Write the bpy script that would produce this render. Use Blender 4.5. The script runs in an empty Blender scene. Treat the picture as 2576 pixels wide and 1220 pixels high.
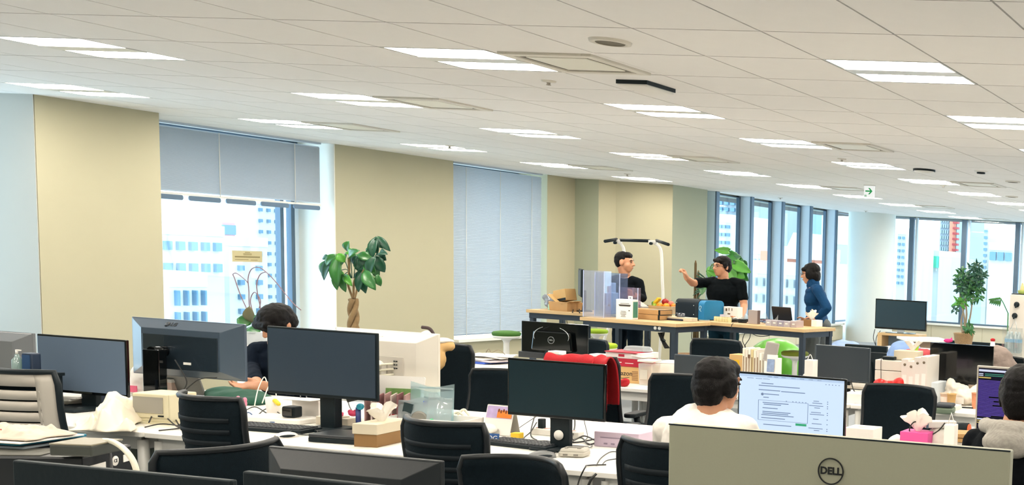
import bpy, bmesh, math, random
from math import sin, cos, pi, radians, sqrt
from mathutils import Vector, Matrix, Euler, noise
S = bpy.context.scene
C = S.collection
random.seed(11)
V = Vector
# ------------------------------------------------------------------ camera, world, exposure
HC = 1.76                                     # eye height
FOC, PPX, PPY = 2797.6, 2871.4, 954.1         # focal length and principal point in pixels (the photo is the left part of a wider frame)
YAW, PITCH, ROLL = -.14570, -.0933, .0551
def cam_axes():
    cy, sy, cp, sp, cr, sr = cos(YAW), sin(YAW), cos(PITCH), sin(PITCH), cos(ROLL), sin(ROLL)
    f = V((sy*cp, cy*cp, sp)); r = V((cy, -sy, 0)); u = r.cross(f)
    return cr*r + sr*u, -(cr*u - sr*r), f     # right, down, forward
RT, DN, FW = cam_axes()
cam = bpy.data.objects.new('camera', bpy.data.cameras.new('camera')); C.objects.link(cam)
cam.matrix_world = Matrix(((RT.x, -DN.x, -FW.x, 0), (RT.y, -DN.y, -FW.y, 0), (RT.z, -DN.z, -FW.z, HC), (0, 0, 0, 1)))
cam.data.sensor_fit = 'HORIZONTAL'; cam.data.sensor_width = 36; cam.data.lens = FOC/2576*36
cam.data.shift_x = (1288 - PPX)/2576; cam.data.shift_y = (PPY - 610)/2576
cam.data.clip_start = .05; cam.data.clip_end = 400
S.camera = cam
def ray(x, y): return RT*((x - PPX)/FOC) + DN*((y - PPY)/FOC) + FW
def at_z(x, y, z): d = ray(x, y); return d*((z - HC)/d.z) + V((0, 0, HC))
def at_y(x, y, Y): d = ray(x, y); return d*(Y/d.y) + V((0, 0, HC))
def at_x(x, y, X): d = ray(x, y); return d*(X/d.x) + V((0, 0, HC))
w = bpy.data.worlds.new('overcast'); S.world = w; w.use_nodes = True
bg = w.node_tree.nodes['Background']; bg.inputs[0].default_value = (.70, .88, 1, 1); bg.inputs[1].default_value = 5.4
LAMP = 38.0                                    # radiance of the fluorescent diffusers
S.view_settings.view_transform = 'Standard'; S.view_settings.look = 'None'
S.view_settings.exposure = 0.0; S.view_settings.gamma = 1; S.view_settings.use_curve_mapping = False
S.cycles.use_denoising = True
S.cycles.max_bounces = 7; S.cycles.transparent_max_bounces = 12; S.cycles.sample_clamp_indirect = 8
# ------------------------------------------------------------------ materials
def lin(h):
    h = h.lstrip('#'); r = []
    for i in (0, 2, 4):
        c = int(h[i:i+2], 16)/255; r.append(c/12.92 if c <= .04045 else ((c + .055)/1.055)**2.4)
    return (*r, 1)
MATS = {}
def mat(name, col, rough=.5, metal=0., var=.0, scale=12., bump=0., bscale=80., emit=0., alpha=1., coat=0., spec=.5, stretch=None, sheen=0.):
    if name in MATS: return MATS[name]
    m = bpy.data.materials.new(name); m.use_nodes = True; nt = m.node_tree; b = nt.nodes['Principled BSDF']
    c = lin(col) if isinstance(col, str) else (*col, 1)
    b.inputs['Base Color'].default_value = c; b.inputs['Roughness'].default_value = rough; b.inputs['Metallic'].default_value = metal
    b.inputs['Specular IOR Level'].default_value = spec; b.inputs['Coat Weight'].default_value = coat
    if sheen: b.inputs['Sheen Weight'].default_value = sheen
    if emit:
        if emit < 2: b.inputs['Base Color'].default_value = tuple(k*.08 for k in c[:3]) + (1,)
        b.inputs['Emission Color'].default_value = c; b.inputs['Emission Strength'].default_value = emit
    if alpha < 1: b.inputs['Alpha'].default_value = alpha
    if var or bump:
        tc = nt.nodes.new('ShaderNodeTexCoord'); mp = nt.nodes.new('ShaderNodeMapping')
        nt.links.new(tc.outputs['Object'], mp.inputs[0])
        if stretch: mp.inputs['Scale'].default_value = stretch
    if var:
        n = nt.nodes.new('ShaderNodeTexNoise'); n.inputs['Scale'].default_value = scale; n.inputs['Detail'].default_value = 4
        nt.links.new(mp.outputs[0], n.inputs['Vector'])
        mx = nt.nodes.new('ShaderNodeMix'); mx.data_type = 'RGBA'
        mx.inputs[6].default_value = tuple(max(0, k*(1 - var)) for k in c[:3]) + (1,); mx.inputs[7].default_value = tuple(min(1, k*(1 + var)) for k in c[:3]) + (1,)
        nt.links.new(n.outputs[0], mx.inputs[0]); nt.links.new(mx.outputs[2], b.inputs['Base Color'])
    if bump:
        n = nt.nodes.new('ShaderNodeTexNoise'); n.inputs['Scale'].default_value = bscale; nt.links.new(mp.outputs[0], n.inputs['Vector'])
        bp = nt.nodes.new('ShaderNodeBump'); bp.inputs['Strength'].default_value = bump; bp.inputs['Distance'].default_value = .01
        nt.links.new(n.outputs[0], bp.inputs['Height']); nt.links.new(bp.outputs[0], b.inputs['Normal'])
    MATS[name] = m; return m
def see_through(name, col, gloss=.06, tint=.9, rough=.02, diffuse=0.):
    """thin clear sheet: tinted transparency, a little mirror and an optional milky share"""
    m = bpy.data.materials.new(name); m.use_nodes = True; nt = m.node_tree; nt.nodes.clear()
    o = nt.nodes.new('ShaderNodeOutputMaterial'); t = nt.nodes.new('ShaderNodeBsdfTransparent'); g = nt.nodes.new('ShaderNodeBsdfGlossy'); mx = nt.nodes.new('ShaderNodeMixShader')
    c = lin(col); t.inputs[0].default_value = c; g.inputs[0].default_value = (1, 1, 1, 1); g.inputs['Roughness'].default_value = rough; mx.inputs[0].default_value = gloss
    src = t.outputs[0]
    if diffuse:
        d = nt.nodes.new('ShaderNodeBsdfDiffuse'); d.inputs[0].default_value = c; m2 = nt.nodes.new('ShaderNodeMixShader'); m2.inputs[0].default_value = diffuse
        nt.links.new(src, m2.inputs[1]); nt.links.new(d.outputs[0], m2.inputs[2]); src = m2.outputs[0]
    nt.links.new(src, mx.inputs[1]); nt.links.new(g.outputs[0], mx.inputs[2]); nt.links.new(mx.outputs[0], o.inputs[0])
    MATS[name] = m; return m
def translucent(name, col, f=.35):
    m = bpy.data.materials.new(name); m.use_nodes = True; nt = m.node_tree; nt.nodes.clear()
    o = nt.nodes.new('ShaderNodeOutputMaterial'); d = nt.nodes.new('ShaderNodeBsdfDiffuse'); t = nt.nodes.new('ShaderNodeBsdfTranslucent'); mx = nt.nodes.new('ShaderNodeMixShader')
    d.inputs[0].default_value = lin(col); t.inputs[0].default_value = lin(col); mx.inputs[0].default_value = f
    nt.links.new(d.outputs[0], mx.inputs[1]); nt.links.new(t.outputs[0], mx.inputs[2]); nt.links.new(mx.outputs[0], o.inputs[0]); MATS[name] = m; return m
BLK = mat('black_plastic', '#0f1b20', .5, var=.1, scale=30, bump=.05, spec=.25)
GLOSS = mat('gloss_black', '#06090b', .08, coat=.3, spec=.4)
SCR = mat('screen_black', '#14272e', .35, spec=.3)
SCRG = mat('screen_matte_grey', '#343c42', .4, spec=.3)
MESH = mat('black_mesh_fabric', '#0b171d', .8, var=.25, scale=60, bump=.25, bscale=260, spec=.12)
GREYP = mat('grey_chair_plastic', '#b3ada2', .45, var=.05)
SILV = mat('silver_grey_plastic', '#9a9a86', .5, metal=.1, var=.03, scale=200, bump=.02, bscale=300)
WHT = mat('white_plastic', '#e9e6df', .4, var=.02)
DESKM = mat('white_laminate', '#efece4', .38, var=.02, scale=6)
DESKE = mat('desk_edge_band', '#cfc8ba', .5)
LEGM = mat('white_steel', '#d9d8d2', .4, var=.02)
OAK = mat('light_oak', '#c9a878', .5, var=.18, scale=5, stretch=(1, 9, 9))
BSTEEL = mat('dark_blue_steel', '#1d2733', .45, var=.08)
CARD = mat('corrugated_cardboard', '#b8905f', .85, var=.08, scale=15, bump=.1, bscale=60)
CARDL = mat('light_cardboard', '#c9a46c', .85, var=.06)
PAPER = mat('white_paper', '#efece6', .8, var=.02, bump=.05, bscale=30)
CREAM = mat('cream_box_board', '#cdc3ac', .75, var=.04)
KRAFT = mat('kraft_board', '#86653c', .8, var=.08)
TISS = mat('tissue_paper', '#f3eee4', .9, bump=.1, bscale=40)
CABLE = mat('black_cable', '#1c1d1c', .5)
CABLEW = mat('white_cable', '#dcd8c4', .5)
CHROME = mat('chrome', '#c8cdd2', .15, metal=1)
LIME = mat('lime_fabric', '#8fae1e', .8, var=.1, scale=40, bump=.15, bscale=200)
GREENF = mat('olive_green_fabric', '#3c6a22', .8, var=.1, scale=40, bump=.15, bscale=200)
SKIN = mat('skin', '#c68f6e', .55, var=.06, scale=25)
HAIR = mat('black_hair', '#0b0808', .55, spec=.2, var=.4, scale=60, bump=.5, bscale=120, stretch=(4, 4, 1))
LEAF = mat('leaf_green', '#2c6a2a', .35, var=.35, scale=7, spec=.6)
LEAFD = mat('leaf_dark', '#1f4f38', .4, var=.3, scale=9)
LEAFL = mat('leaf_light', '#488f26', .4, var=.25, scale=6)
BARK = mat('bark', '#8d7350', .9, var=.35, scale=18, bump=.5, bscale=40)
RED = mat('red_fabric', '#a8101c', .85, var=.12, scale=12, bump=.2, bscale=90)
PINK = mat('pink_card', '#d84f96', .6, var=.03)
GLASS = see_through('window_glass', '#eef6fa', .05)
# ------------------------------------------------------------------ mesh builder
def rz(a): return Matrix.Rotation(a, 4, 'Z')
def rx(a): return Matrix.Rotation(a, 4, 'X')
def ry(a): return Matrix.Rotation(a, 4, 'Y')
def tr(x, y=0, z=0): return Matrix.Translation(V((x, y, z)) if not isinstance(x, (Vector, tuple)) else V(x))
class M:
    def __init__(s): s.v = []; s.f = []; s.mi = []; s.sm = []
    def add(s, vs, fs, mi=0, sm=False, mx=None):
        n = len(s.v); s.v += [(mx @ V(p)) if mx else V(p) for p in vs]
        for f in fs: s.f.append([i + n for i in f]); s.mi.append(mi); s.sm.append(sm)
        return s
    def box(s, c, d, mi=0, mx=None, top=1., topy=None):
        x, y, z = (k/2 for k in d); t = top; ty = t if topy is None else topy
        vs = [(-x, -y, -z), (x, -y, -z), (x, y, -z), (-x, y, -z), (-x*t, -y*ty, z), (x*t, -y*ty, z), (x*t, y*ty, z), (-x*t, y*ty, z)]
        vs = [V(p) + V(c) for p in vs]
        return s.add(vs, [(3, 2, 1, 0), (4, 5, 6, 7), (0, 1, 5, 4), (1, 2, 6, 5), (2, 3, 7, 6), (3, 0, 4, 7)], mi, False, mx)
    def prism(s, poly, z0, z1, mi=0, mx=None, sm=False, scale=1.):
        n = len(poly); cx = sum(p[0] for p in poly)/n; cy = sum(p[1] for p in poly)/n
        vs = [(p[0], p[1], z0) for p in poly] + [(cx + (p[0] - cx)*scale, cy + (p[1] - cy)*scale, z1) for p in poly]
        s.add(vs, [list(range(n))[::-1], list(range(n, 2*n))], mi, False, mx)
        s.v = s.v[:-2*n] + s.v[-2*n:]
        k = len(s.v) - 2*n
        for i in range(n):
            j = (i + 1) % n; s.f.append([k + i, k + j, k + n + j, k + n + i]); s.mi.append(mi); s.sm.append(sm)
        return s
    def rplate(s, c, w, h, t, r, mi=0, mx=None, n=5, scale=1.):
        """rounded rectangle w x h in local XY, thickness t along z starting at c.z"""
        poly = []
        for qx, qy, a0 in ((1, 1, 0), (-1, 1, 90), (-1, -1, 180), (1, -1, 270)):
            for i in range(n + 1):
                a = radians(a0 + 90*i/n); poly.append((c[0] + qx*(w/2 - r) + r*cos(a), c[1] + qy*(h/2 - r) + r*sin(a)))
        return s.prism(poly, c[2], c[2] + t, mi, mx, False, scale)
    def lathe(s, prof, c=(0, 0, 0), n=24, mi=0, mx=None, sm=True, caps=True):
        vs = []; fs = []
        for r, z in prof:
            for i in range(n): a = 2*pi*i/n; vs.append((c[0] + r*cos(a), c[1] + r*sin(a), c[2] + z))
        for k in range(len(prof) - 1):
            for i in range(n): j = (i + 1) % n; fs.append([k*n + i, k*n + j, (k + 1)*n + j, (k + 1)*n + i])
        s.add(vs, fs, mi, sm, mx)
        if not caps: return s
        if prof[0][0] > 1e-5: s.add([(c[0] + prof[0][0]*cos(2*pi*i/n), c[1] + prof[0][0]*sin(2*pi*i/n), c[2] + prof[0][1]) for i in range(n)], [list(range(n))[::-1]], mi, False, mx)
        if prof[-1][0] > 1e-5: s.add([(c[0] + prof[-1][0]*cos(2*pi*i/n), c[1] + prof[-1][0]*sin(2*pi*i/n), c[2] + prof[-1][1]) for i in range(n)], [list(range(n))], mi, False, mx)
        return s
    def tube(s, pts, r, n=8, mi=0, mx=None, sm=True):
        pts = [V(p) for p in pts]; rs = r if isinstance(r, (list, tuple)) else [r]*len(pts)
        t = (pts[1] - pts[0]).normalized(); a = t.orthogonal().normalized(); vs = []; fs = []
        for i, p in enumerate(pts):
            t2 = (pts[min(i + 1, len(pts) - 1)] - pts[max(i - 1, 0)])
            t2 = t2.normalized() if t2.length > 1e-9 else t
            a = (a - t2*a.dot(t2)); a = a.normalized() if a.length > 1e-6 else t2.orthogonal().normalized(); b = t2.cross(a); t = t2
            for k in range(n): q = 2*pi*k/n; vs.append(p + (a*cos(q) + b*sin(q))*rs[i])
        for i in range(len(pts) - 1):
            for k in range(n): j = (k + 1) % n; fs.append([i*n + k, i*n + j, (i + 1)*n + j, (i + 1)*n + k])
        s.add(vs, fs, mi, sm, mx); k = len(s.v) - len(vs)
        for ring, rev in ((0, True), (len(pts) - 1, False)):
            f = [k + ring*n + i for i in range(n)]; s.f.append(f[::-1] if rev else f); s.mi.append(mi); s.sm.append(False)
        return s
    def cyl(s, p0, p1, r, r1=None, n=14, mi=0, mx=None): return s.tube([p0, p1], [r, r if r1 is None else r1], n, mi, mx)
    def ell(s, c, r, mi=0, mx=None, n=14, m=9, lo=-1., hi=1.):
        r = (r, r, r) if isinstance(r, (int, float)) else r; vs = []; fs = []
        for i in range(m + 1):
            th = -pi/2 + pi*i/m; z = max(lo, min(hi, sin(th))); q = sqrt(max(1e-6, 1 - z*z)) if lo < sin(th) < hi else cos(th)
            for k in range(n): a = 2*pi*k/n; vs.append((c[0] + r[0]*max(q, 1e-3)*cos(a), c[1] + r[1]*max(q, 1e-3)*sin(a), c[2] + r[2]*z))
        for i in range(m):
            for k in range(n): j = (k + 1) % n; fs.append([i*n + k, i*n + j, (i + 1)*n + j, (i + 1)*n + k])
        fs += [list(range(n))[::-1], [m*n + k for k in range(n)]]
        return s.add(vs, fs, mi, True, mx)
    def sheet(s, fn, nu, nv, t=.0, mi=0, mx=None, sm=True):
        """surface fn(u, v); with t it gets a back side t away along its normals"""
        P = [[V(fn(i/nu, j/nv)) for j in range(nv + 1)] for i in range(nu + 1)]; vs = [p for r_ in P for p in r_]; W = nv + 1
        fs = [[i*W + j, (i + 1)*W + j, (i + 1)*W + j + 1, i*W + j + 1] for i in range(nu) for j in range(nv)]
        if not t: return s.add(vs, fs, mi, sm, mx)
        N = [V((0, 0, 0)) for _ in vs]
        for f in fs:
            nn = (vs[f[1]] - vs[f[0]]).cross(vs[f[3]] - vs[f[0]])
            if nn.length < 1e-12: nn = (vs[f[2]] - vs[f[1]]).cross(vs[f[3]] - vs[f[1]])
            for k in f: N[k] += nn
        L = len(vs); bk = [p - (n_.normalized() if n_.length > 0 else V((0, 0, 1)))*t for p, n_ in zip(vs, N)]
        fs2 = [[k + L for k in f[::-1]] for f in fs]
        rim = [i*W for i in range(nu + 1)] + [nu*W + j for j in range(1, W)] + [i*W + nv for i in range(nu - 1, -1, -1)] + [j for j in range(nv - 1, 0, -1)]
        side = [[rim[(i + 1) % len(rim)], rim[i], rim[i] + L, rim[(i + 1) % len(rim)] + L] for i in range(len(rim))]
        return s.add(vs + bk, fs + fs2 + side, mi, sm, mx)
    def cap(s, p0, p1, r0, r1=None, mi=0, mx=None):
        r1 = r0 if r1 is None else r1; p0 = V(p0); p1 = V(p1)
        s.ell(p0, r0, mi, mx, 12, 8); s.ell(p1, r1, mi, mx, 12, 8)
        if (p1 - p0).length > 1e-5: s.tube([p0, p1], [r0, r1], 12, mi, mx)
        return s
    def mesh(s, name):
        me = bpy.data.meshes.new(name); me.from_pydata([tuple(p) for p in s.v], [], s.f)
        me.polygons.foreach_set('material_index', s.mi); me.polygons.foreach_set('use_smooth', s.sm); me.update(); return me
def link(name, me, mats, parent=None, bevel=0., label=None, kind=None, mx=None, seg=2):
    o = bpy.data.objects.new(name, me); C.objects.link(o)
    if mats and not me.materials:
        for m in (mats if isinstance(mats, (list, tuple)) else [mats]): me.materials.append(m)
    if parent: o.parent = parent
    if mx is not None: o.matrix_basis = mx
    if bevel:
        b = o.modifiers.new('bevel', 'BEVEL'); b.width = bevel; b.segments = seg; b.limit_method = 'ANGLE'; b.angle_limit = radians(40); b.harden_normals = False
    if label: o['label'] = label
    if kind: o['kind'] = kind
    return o
def obj(name, m, mats, parent=None, **k): return link(name, m.mesh(name), mats, parent, **k)
def tag(o, label, cat, group=None, kind=None):
    o['label'] = label; o['category'] = cat
    if group: o['group'] = group
    if kind: o['kind'] = kind
    return o
def thing(name, label, cat, loc=(0, 0, 0), a=0., group=None, mx=None):
    o = bpy.data.objects.new(name, None); C.objects.link(o); o.empty_display_size = .1
    o.matrix_basis = mx if mx is not None else tr(V(loc)) @ rz(a)
    return tag(o, label, cat, group)
def copy_tree(o, parent=None):
    c = o.copy(); C.objects.link(c); c.parent = parent
    for ch in list(o.children): copy_tree(ch, c)
    return c
def struct(name, m, mats, parent=None, **k):
    o = obj(name, m, mats, parent, **k)
    if not parent: o['kind'] = 'structure'
    return o
def blob(name, m, mats, parent=None, voxel=.008, it=4, label=None, fac=.5, disp=0., dscale=.1):
    """one continuous skin over overlapping closed pieces"""
    o = obj(name, m, mats, parent, label=label)
    r = o.modifiers.new('skin', 'REMESH'); r.mode = 'VOXEL'; r.voxel_size = voxel; r.use_smooth_shade = True
    if it:
        q = o.modifiers.new('smooth', 'SMOOTH'); q.iterations = it; q.factor = fac
    if disp:
        tx = bpy.data.textures.new(name, 'CLOUDS'); tx.noise_scale = dscale
        d = o.modifiers.new('folds', 'DISPLACE'); d.texture = tx; d.strength = disp; d.mid_level = .5; d.texture_coords = 'GLOBAL'
    return o
def text(s, size, m, parent, mx, name='lettering', ext=.0006, bold=0., align='CENTER', sx=1., label=None):
    cu = bpy.data.curves.new(name, 'FONT'); cu.body = s; cu.size = size; cu.extrude = ext; cu.align_x = align; cu.align_y = 'CENTER'; cu.offset = bold; cu.resolution_u = 3
    cu.materials.append(m); o = bpy.data.objects.new(name, cu); C.objects.link(o); o.parent = parent
    o.matrix_basis = mx @ Matrix.Diagonal((sx, 1, 1, 1))
    if label: o['label'] = label
    return o
UP_FRONT = rx(pi/2)                               # text / plate lying in XY -> standing, facing -Y
UP_BACK = rz(pi) @ rx(pi/2)                       # ... facing +Y
def bez(pts, n=8):
    """smooth curve through points (Catmull-Rom)"""
    P = [V(p) for p in pts]; out = []
    for i in range(len(P) - 1):
        a, b, c_, d = P[max(i - 1, 0)], P[i], P[i + 1], P[min(i + 2, len(P) - 1)]
        for k in range(n):
            t = k/n; out.append(.5*((2*b) + (c_ - a)*t + (2*a - 5*b + 4*c_ - d)*t*t + (3*b - a - 3*c_ + d)*t**3))
    return out + [P[-1]]
# ------------------------------------------------------------------ room shell
ZC = 2.7706; T = .64; GX, GY = -6.3974, 4.2314          # ceiling height, tile size, grid origin
WALLM = mat('beige_wall_paint', '#b3ad92', .8, var=.02, scale=3, bump=.03, bscale=150)
WALLP = mat('pale_wall_paint', '#a9ad96', .8, var=.02, scale=3, bump=.03, bscale=150)
COLM = mat('white_column_paint', '#e3e8e2', .7, var=.02, scale=3)
CEILM = mat('ceiling_board', '#eeebe6', .95, var=.02, scale=9, bump=.06, bscale=300)
SEAM = mat('ceiling_seam', '#4c463e', .95)
ALU = mat('window_aluminium', '#5d6f80', .4, metal=.5)
FIN = mat('window_fin_paint', '#ccdbe6', .55, var=.02)
SILLM = mat('sill_paint', '#e6e4da', .5, var=.02)
PANELM = mat('low_wall_panel', '#dcd3b8', .7, var=.02, scale=2)
CARPET = mat('grey_carpet', '#a9adb0', .95, var=.15, scale=90, bump=.4, bscale=400)
struct('floor', M().box((-2.5, 11, -.05), (19.5, 31, .1)), CARPET)
struct('ceiling', M().box((-2.5, 11, ZC + .09), (19.5, 31, .1)), SEAM)
CEIL = bpy.data.objects['ceiling']
def wall(name, p, q, z0, z1, t, m, side=1):
    """vertical slab on the plan line p-q, thickened to its outer side"""
    p = V((*p, 0)); q = V((*q, 0)); d = (q - p); n = V((-d.y, d.x, 0)).normalized()*t*side
    poly = [p, q, q + n, p + n]
    if side < 0: poly = poly[::-1]
    return struct(name, M().prism([(a.x, a.y) for a in poly], z0, z1), m)
wall('wall_left', (-12.2, 8.09), (-10.82, 8.09), 0, ZC, .005, mat('grey_return_paint', '#b2aea4', .8, var=.02, scale=3))
wall('wall_left', (-10.82, 8.1), (-10.82, 9.14), 0, ZC, 1.2, WALLM)
wall('wall_left', (-11.42, 11.66), (-11.42, 13.50), 0, ZC, .65, WALLM)
wall('wall_left', (-11.42, 15.36), (-11.42, 16.0), 0, ZC, .65, WALLM)
wall('wall_left', (-11.42, 9.14), (-11.42, 11.66), 0, .34, .65, WALLM)
wall('wall_left', (-11.42, 13.50), (-11.42, 15.36), 0, .34, .65, WALLM)
wall('wall_left', (-12.1, 16.0), (-11.02, 16.0), 0, ZC, .8, WALLP)
wall('wall_left', (-11.02, 16.0), (-10.86, 16.2), 0, ZC, .8, WALLM)
wall('wall_left', (-10.86, 16.2), (-10.02, 16.40), 0, ZC, .9, WALLM)
wall('wall_left', (-10.02, 16.40), (-10.0, 17.38), 0, ZC, .5, WALLP)
wall('wall_left', (-10.0, 17.38), (-10.0, 22.9), 0, .335, .3, WALLP)
wall('wall_left', (-10.25, 17.38), (-10.25, 22.9), ZC - .03, ZC + .03, .3, WALLP)
wall('wall_left', (-11.9, 5.2), (-11.9, 8.1), 0, .36, .2, WALLP)
wall('wall_left', (-11.9, -4), (-11.9, 5.2), 0, ZC, .2, WALLP)
wall('wall_back', (-9.8, 23.9), (7, 23.9), 0, .40, .2, PANELM)
wall('wall_back', (-9.8, 23.9), (7, 23.9), 2.762, ZC, .2, WALLP)
wall('wall_right', (7, 24), (7, -4), 0, ZC, .2, WALLP)
wall('wall_front', (7, -4), (-12.1, -4), 0, ZC, .2, WALLP)
p0, p1 = at_y(2140, 531, 23.1), at_y(2263, 542, 23.1)
struct('column', M().lathe([(.50, 0), (.50, ZC)], ((p0.x + p1.x)/2 - .12, 23.25, 0), 40), COLM)
# low wall panels with seams under the windows
pn = M().rplate((0, 0, 0), 1.17, .36, .012, .004)
pme = pn.mesh('panel')
for i in range(14):
    link('panel', pme, PANELM, bpy.data.objects['wall_back'], mx=tr(-8.9 + i*1.18, 23.9, .2) @ UP_FRONT)
pme2 = M().rplate((0, 0, 0), 1.10, .30, .012, .004).mesh('panel')
for i in range(5):
    link('panel', pme2, PANELM, bpy.data.objects['wall_left.010'], mx=tr(-10.0, 17.95 + i*1.115, .165) @ rz(pi/2) @ UP_FRONT)
def trim(m, mm): return struct('trim_%d' % (len([o for o in C.objects if o.name.startswith('trim_')]) + 1), m, mm, bevel=.004)
trim(M().box((-11.65, 10.4, .36), (.62, 2.52, .04)), SILLM); trim(M().box((-11.65, 14.43, .36), (.62, 1.86, .04)), SILLM)
trim(M().box((-10.07, 20.1, .355), (.34, 5.5, .04)), SILLM); trim(M().box((-1.4, 23.93, .42), (16.8, .3, .04)), SILLM)
struct('baseboard_left', M().box((-11.41, 12.58, .05), (.02, 1.84, .1)), BLK); struct('baseboard_back', M().box((-1.4, 23.88, .04), (16.8, .03, .08)), BLK)
NW = 0
def window(mframe, mglass, child=()):
    global NW; NW += 1
    o = struct('window_%d' % NW, mframe, ALU)
    obj('pane', mglass, GLASS, o)
    for n, m_, mm in child: obj(n, m_, mm, o)
    return o
# two windows in the left wall
f = M(); X = -11.93
for y in (9.0, 11.43, 11.57): f.box((X, y, 1.56), (.07, .045, 2.4))
f.box((X, 10.3, 2.74), (.07, 2.72, .06)); f.box((X, 10.3, .40), (.07, 2.72, .04))
window(f, M().box((X, 10.3, 1.57), (.012, 2.7, 2.3)), [('jamb', M().box((X + .01, 11.625, 1.57), (.05, .06, 2.34)), FIN)])
trim(M().box((-11.66, 11.652, 1.56), (.50, .014, 2.42)), SILLM)  # added white panel: its pale colour stands in for daylight on the reveal
f = M(); X2 = -11.95
for y in (5.22, 6.6, 8.08): f.box((X2, y, 1.56), (.07, .05, 2.4))
window(f, M().box((X2, 6.65, 1.57), (.012, 2.8, 2.3))); X = -11.93
f = M()
for y in (13.52, 14.9, 15.34): f.box((X, y, 1.56), (.07, .05, 2.4))
f.box((X, 14.43, 2.74), (.07, 1.86, .06)); f.box((X, 14.43, .40), (.07, 1.86, .04))
window(f, M().box((X, 14.43, 1.57), (.012, 1.8, 2.3)))
# five tall windows between deep fins
XG = -10.22
gl = [(1803, 1860), (1892, 1941), (1971, 2015), (2042, 2078), (2104, 2138)]
fins = [(1782, 1800), (1861, 1888), (1942, 1967), (2017, 2038), (2080, 2102), (2140, 2146)]
for i, (a, b) in enumerate(gl):
    ya = at_x(fins[i][1], 520, -10.0).y; yb = at_x(b, 520, XG).y
    y0, y1 = ya - .02, yb + .06; f = M()
    for y in (y0, y1): f.box((XG, y, 1.56), (.06, .05, 2.4))
    f.box((XG, (y0 + y1)/2, 2.738), (.06, y1 - y0, .014)); f.box((XG, (y0 + y1)/2, .39), (.06, y1 - y0, .04))
    window(f, M().box((XG, (y0 + y1)/2, 1.56), (.012, y1 - y0, 2.36)))
for a, b in fins[:-1]:
    y = at_x(b, 520, -10.0).y
    trim(M().box((-10.12, y + .04, 1.56), (.24, .08, 2.42)), FIN)
    trim(M().box((-9.99, y + .04, 1.56), (.03, .1, 2.42)), ALU)
# window band in the back wall
xs = [at_y(p, 700, 23.9).x for p in (2285, 2415, 2551)]; st = (xs[2] - xs[0])/2
for i in range(-1, 10):
    xl, xr = xs[0] + i*st, xs[0] + (i + 1)*st
    if i < 0: xl = -9.75
    f = M().box((xl + .03, 23.95, 1.59), (.1, .1, 2.34)).box((xl + .13, 23.98, 1.59), (.05, .06, 2.34), 1).box(((xl + xr)/2, 23.98, 2.757), (xr - xl, .05, .012)).box(((xl + xr)/2, 23.98, .46), (xr - xl, .06, .04))
    o = window(f, M().box(((xl + xr)/2, 23.99, 1.595), (xr - xl, .012, 2.33))); o.data.materials.append(FIN)
# venetian blinds
BLIND = translucent('blind_slat', '#d3d8dc', .44)
def blind(label, x, y0, y1, zb, n, bars):
    t = thing('venetian_blind', label, 'blind', (x, (y0 + y1)/2, zb)); H = ZC - zb; Wd = y1 - y0
    obj('headrail', M().box((0, 0, H - .012), (.05, Wd, .022)), BLIND, t)
    m = M()
    for i in range(n):
        z = .05 + (H - .11)*i/(n - 1)
        m.box((0, 0, 0), (.026, Wd, .0012), mx=tr(0, 0, z) @ ry(radians(58)))
    obj('slats', m, BLIND, t, kind='stuff')
    obj('bottom_rail', M().box((0, 0, .015), (.03, Wd, .025)), WHT, t)
    for k in bars: obj('ladder_cord', M().tube([(.018, -Wd/2 + Wd*k, .02), (.018, -Wd/2 + Wd*k, H - .05)], .004, 6), WHT, t)
    return t
b1 = blind('grey venetian blind drawn halfway over the left window with city view', -11.52, 9.16, 11.56, 2.03, 46, (.08, .49, .86))
for k in range(6): obj('hold_down', M().rplate((0, 0, 0), .34, .05, .012, .02), ALU, b1, mx=tr(.02, -1.0 + k*.4, -.02) @ rz(pi/2) @ UP_FRONT, label='dark bottom clip strip')
blind('pale blue venetian blind lowered to the sill beside the rear beige pier', -11.46, 13.53, 15.28, .40, 112, (.13, .5, .87))
# ceiling tiles, lamps and air conditioners
lamps = [(b, a) for a in range(2, 30, 3) for b in (-6, -2, 2, 6, 10) if not (b == -6 and a > 17)]  # the rightmost row lies out of view, added for illumination
lamps += [(b, a) for a in (-1, -4, -7) for b in (-2, 2, 6, 10)]  # unseen lamps overhead and behind, added to light the room
acs = [(3, 2), (-1, 5), (-5, 8), (3, 8), (-1, 11), (-5, 14), (3, 14), (-1, 17), (3, 20), (-1, 23), (-1, 29)]
tile_me = M().box((0, 0, 0), (T - .011, T - .011, .02)).mesh('ceiling_tile')
used = set(lamps) | set(acs); cells = []
for a in range(-13, 31):
    for b in range(-9, 21):
        if (b, a) in used: continue
        x, y = GX + (b + .5)*T, GY + (a + .5)*T
        if x < -11.9 or y > 23.8 or (x < -10.3 and y > 17) : continue
        d = V((x, y, ZC - HC)); z = d.dot(FW)
        px = PPX + FOC*d.dot(RT)/z if z > .1 else 9e9; py = PPY + FOC*d.dot(DN)/z if z > .1 else 9e9
        cells.append((y if (-150 < px < 2720 and -60 < py < 700) else 999, x, y))
cells.sort(); rest = M()
for i, (k, x, y) in enumerate(cells):
    if i < 300 and k < 999: link('ceiling_tile', tile_me, CEILM, CEIL, mx=tr(x, y, ZC + .01))
    else: rest.box((x, y, ZC + .01), (T - .011, T - .011, .02))
obj('ceiling_tiles_far', rest, CEILM, CEIL, kind='stuff')
TUBE = mat('lamp_diffuser', '#fff6e8', .5, emit=LAMP); REFL = mat('lamp_reflector', '#dcdcd6', .35, metal=.3)
L0 = None
LPOS = {-6: 'along the window wall', -2: 'second row from the window wall', 2: 'third row from the window wall', 6: 'fourth row', 10: 'added unseen fifth row'}
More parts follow.
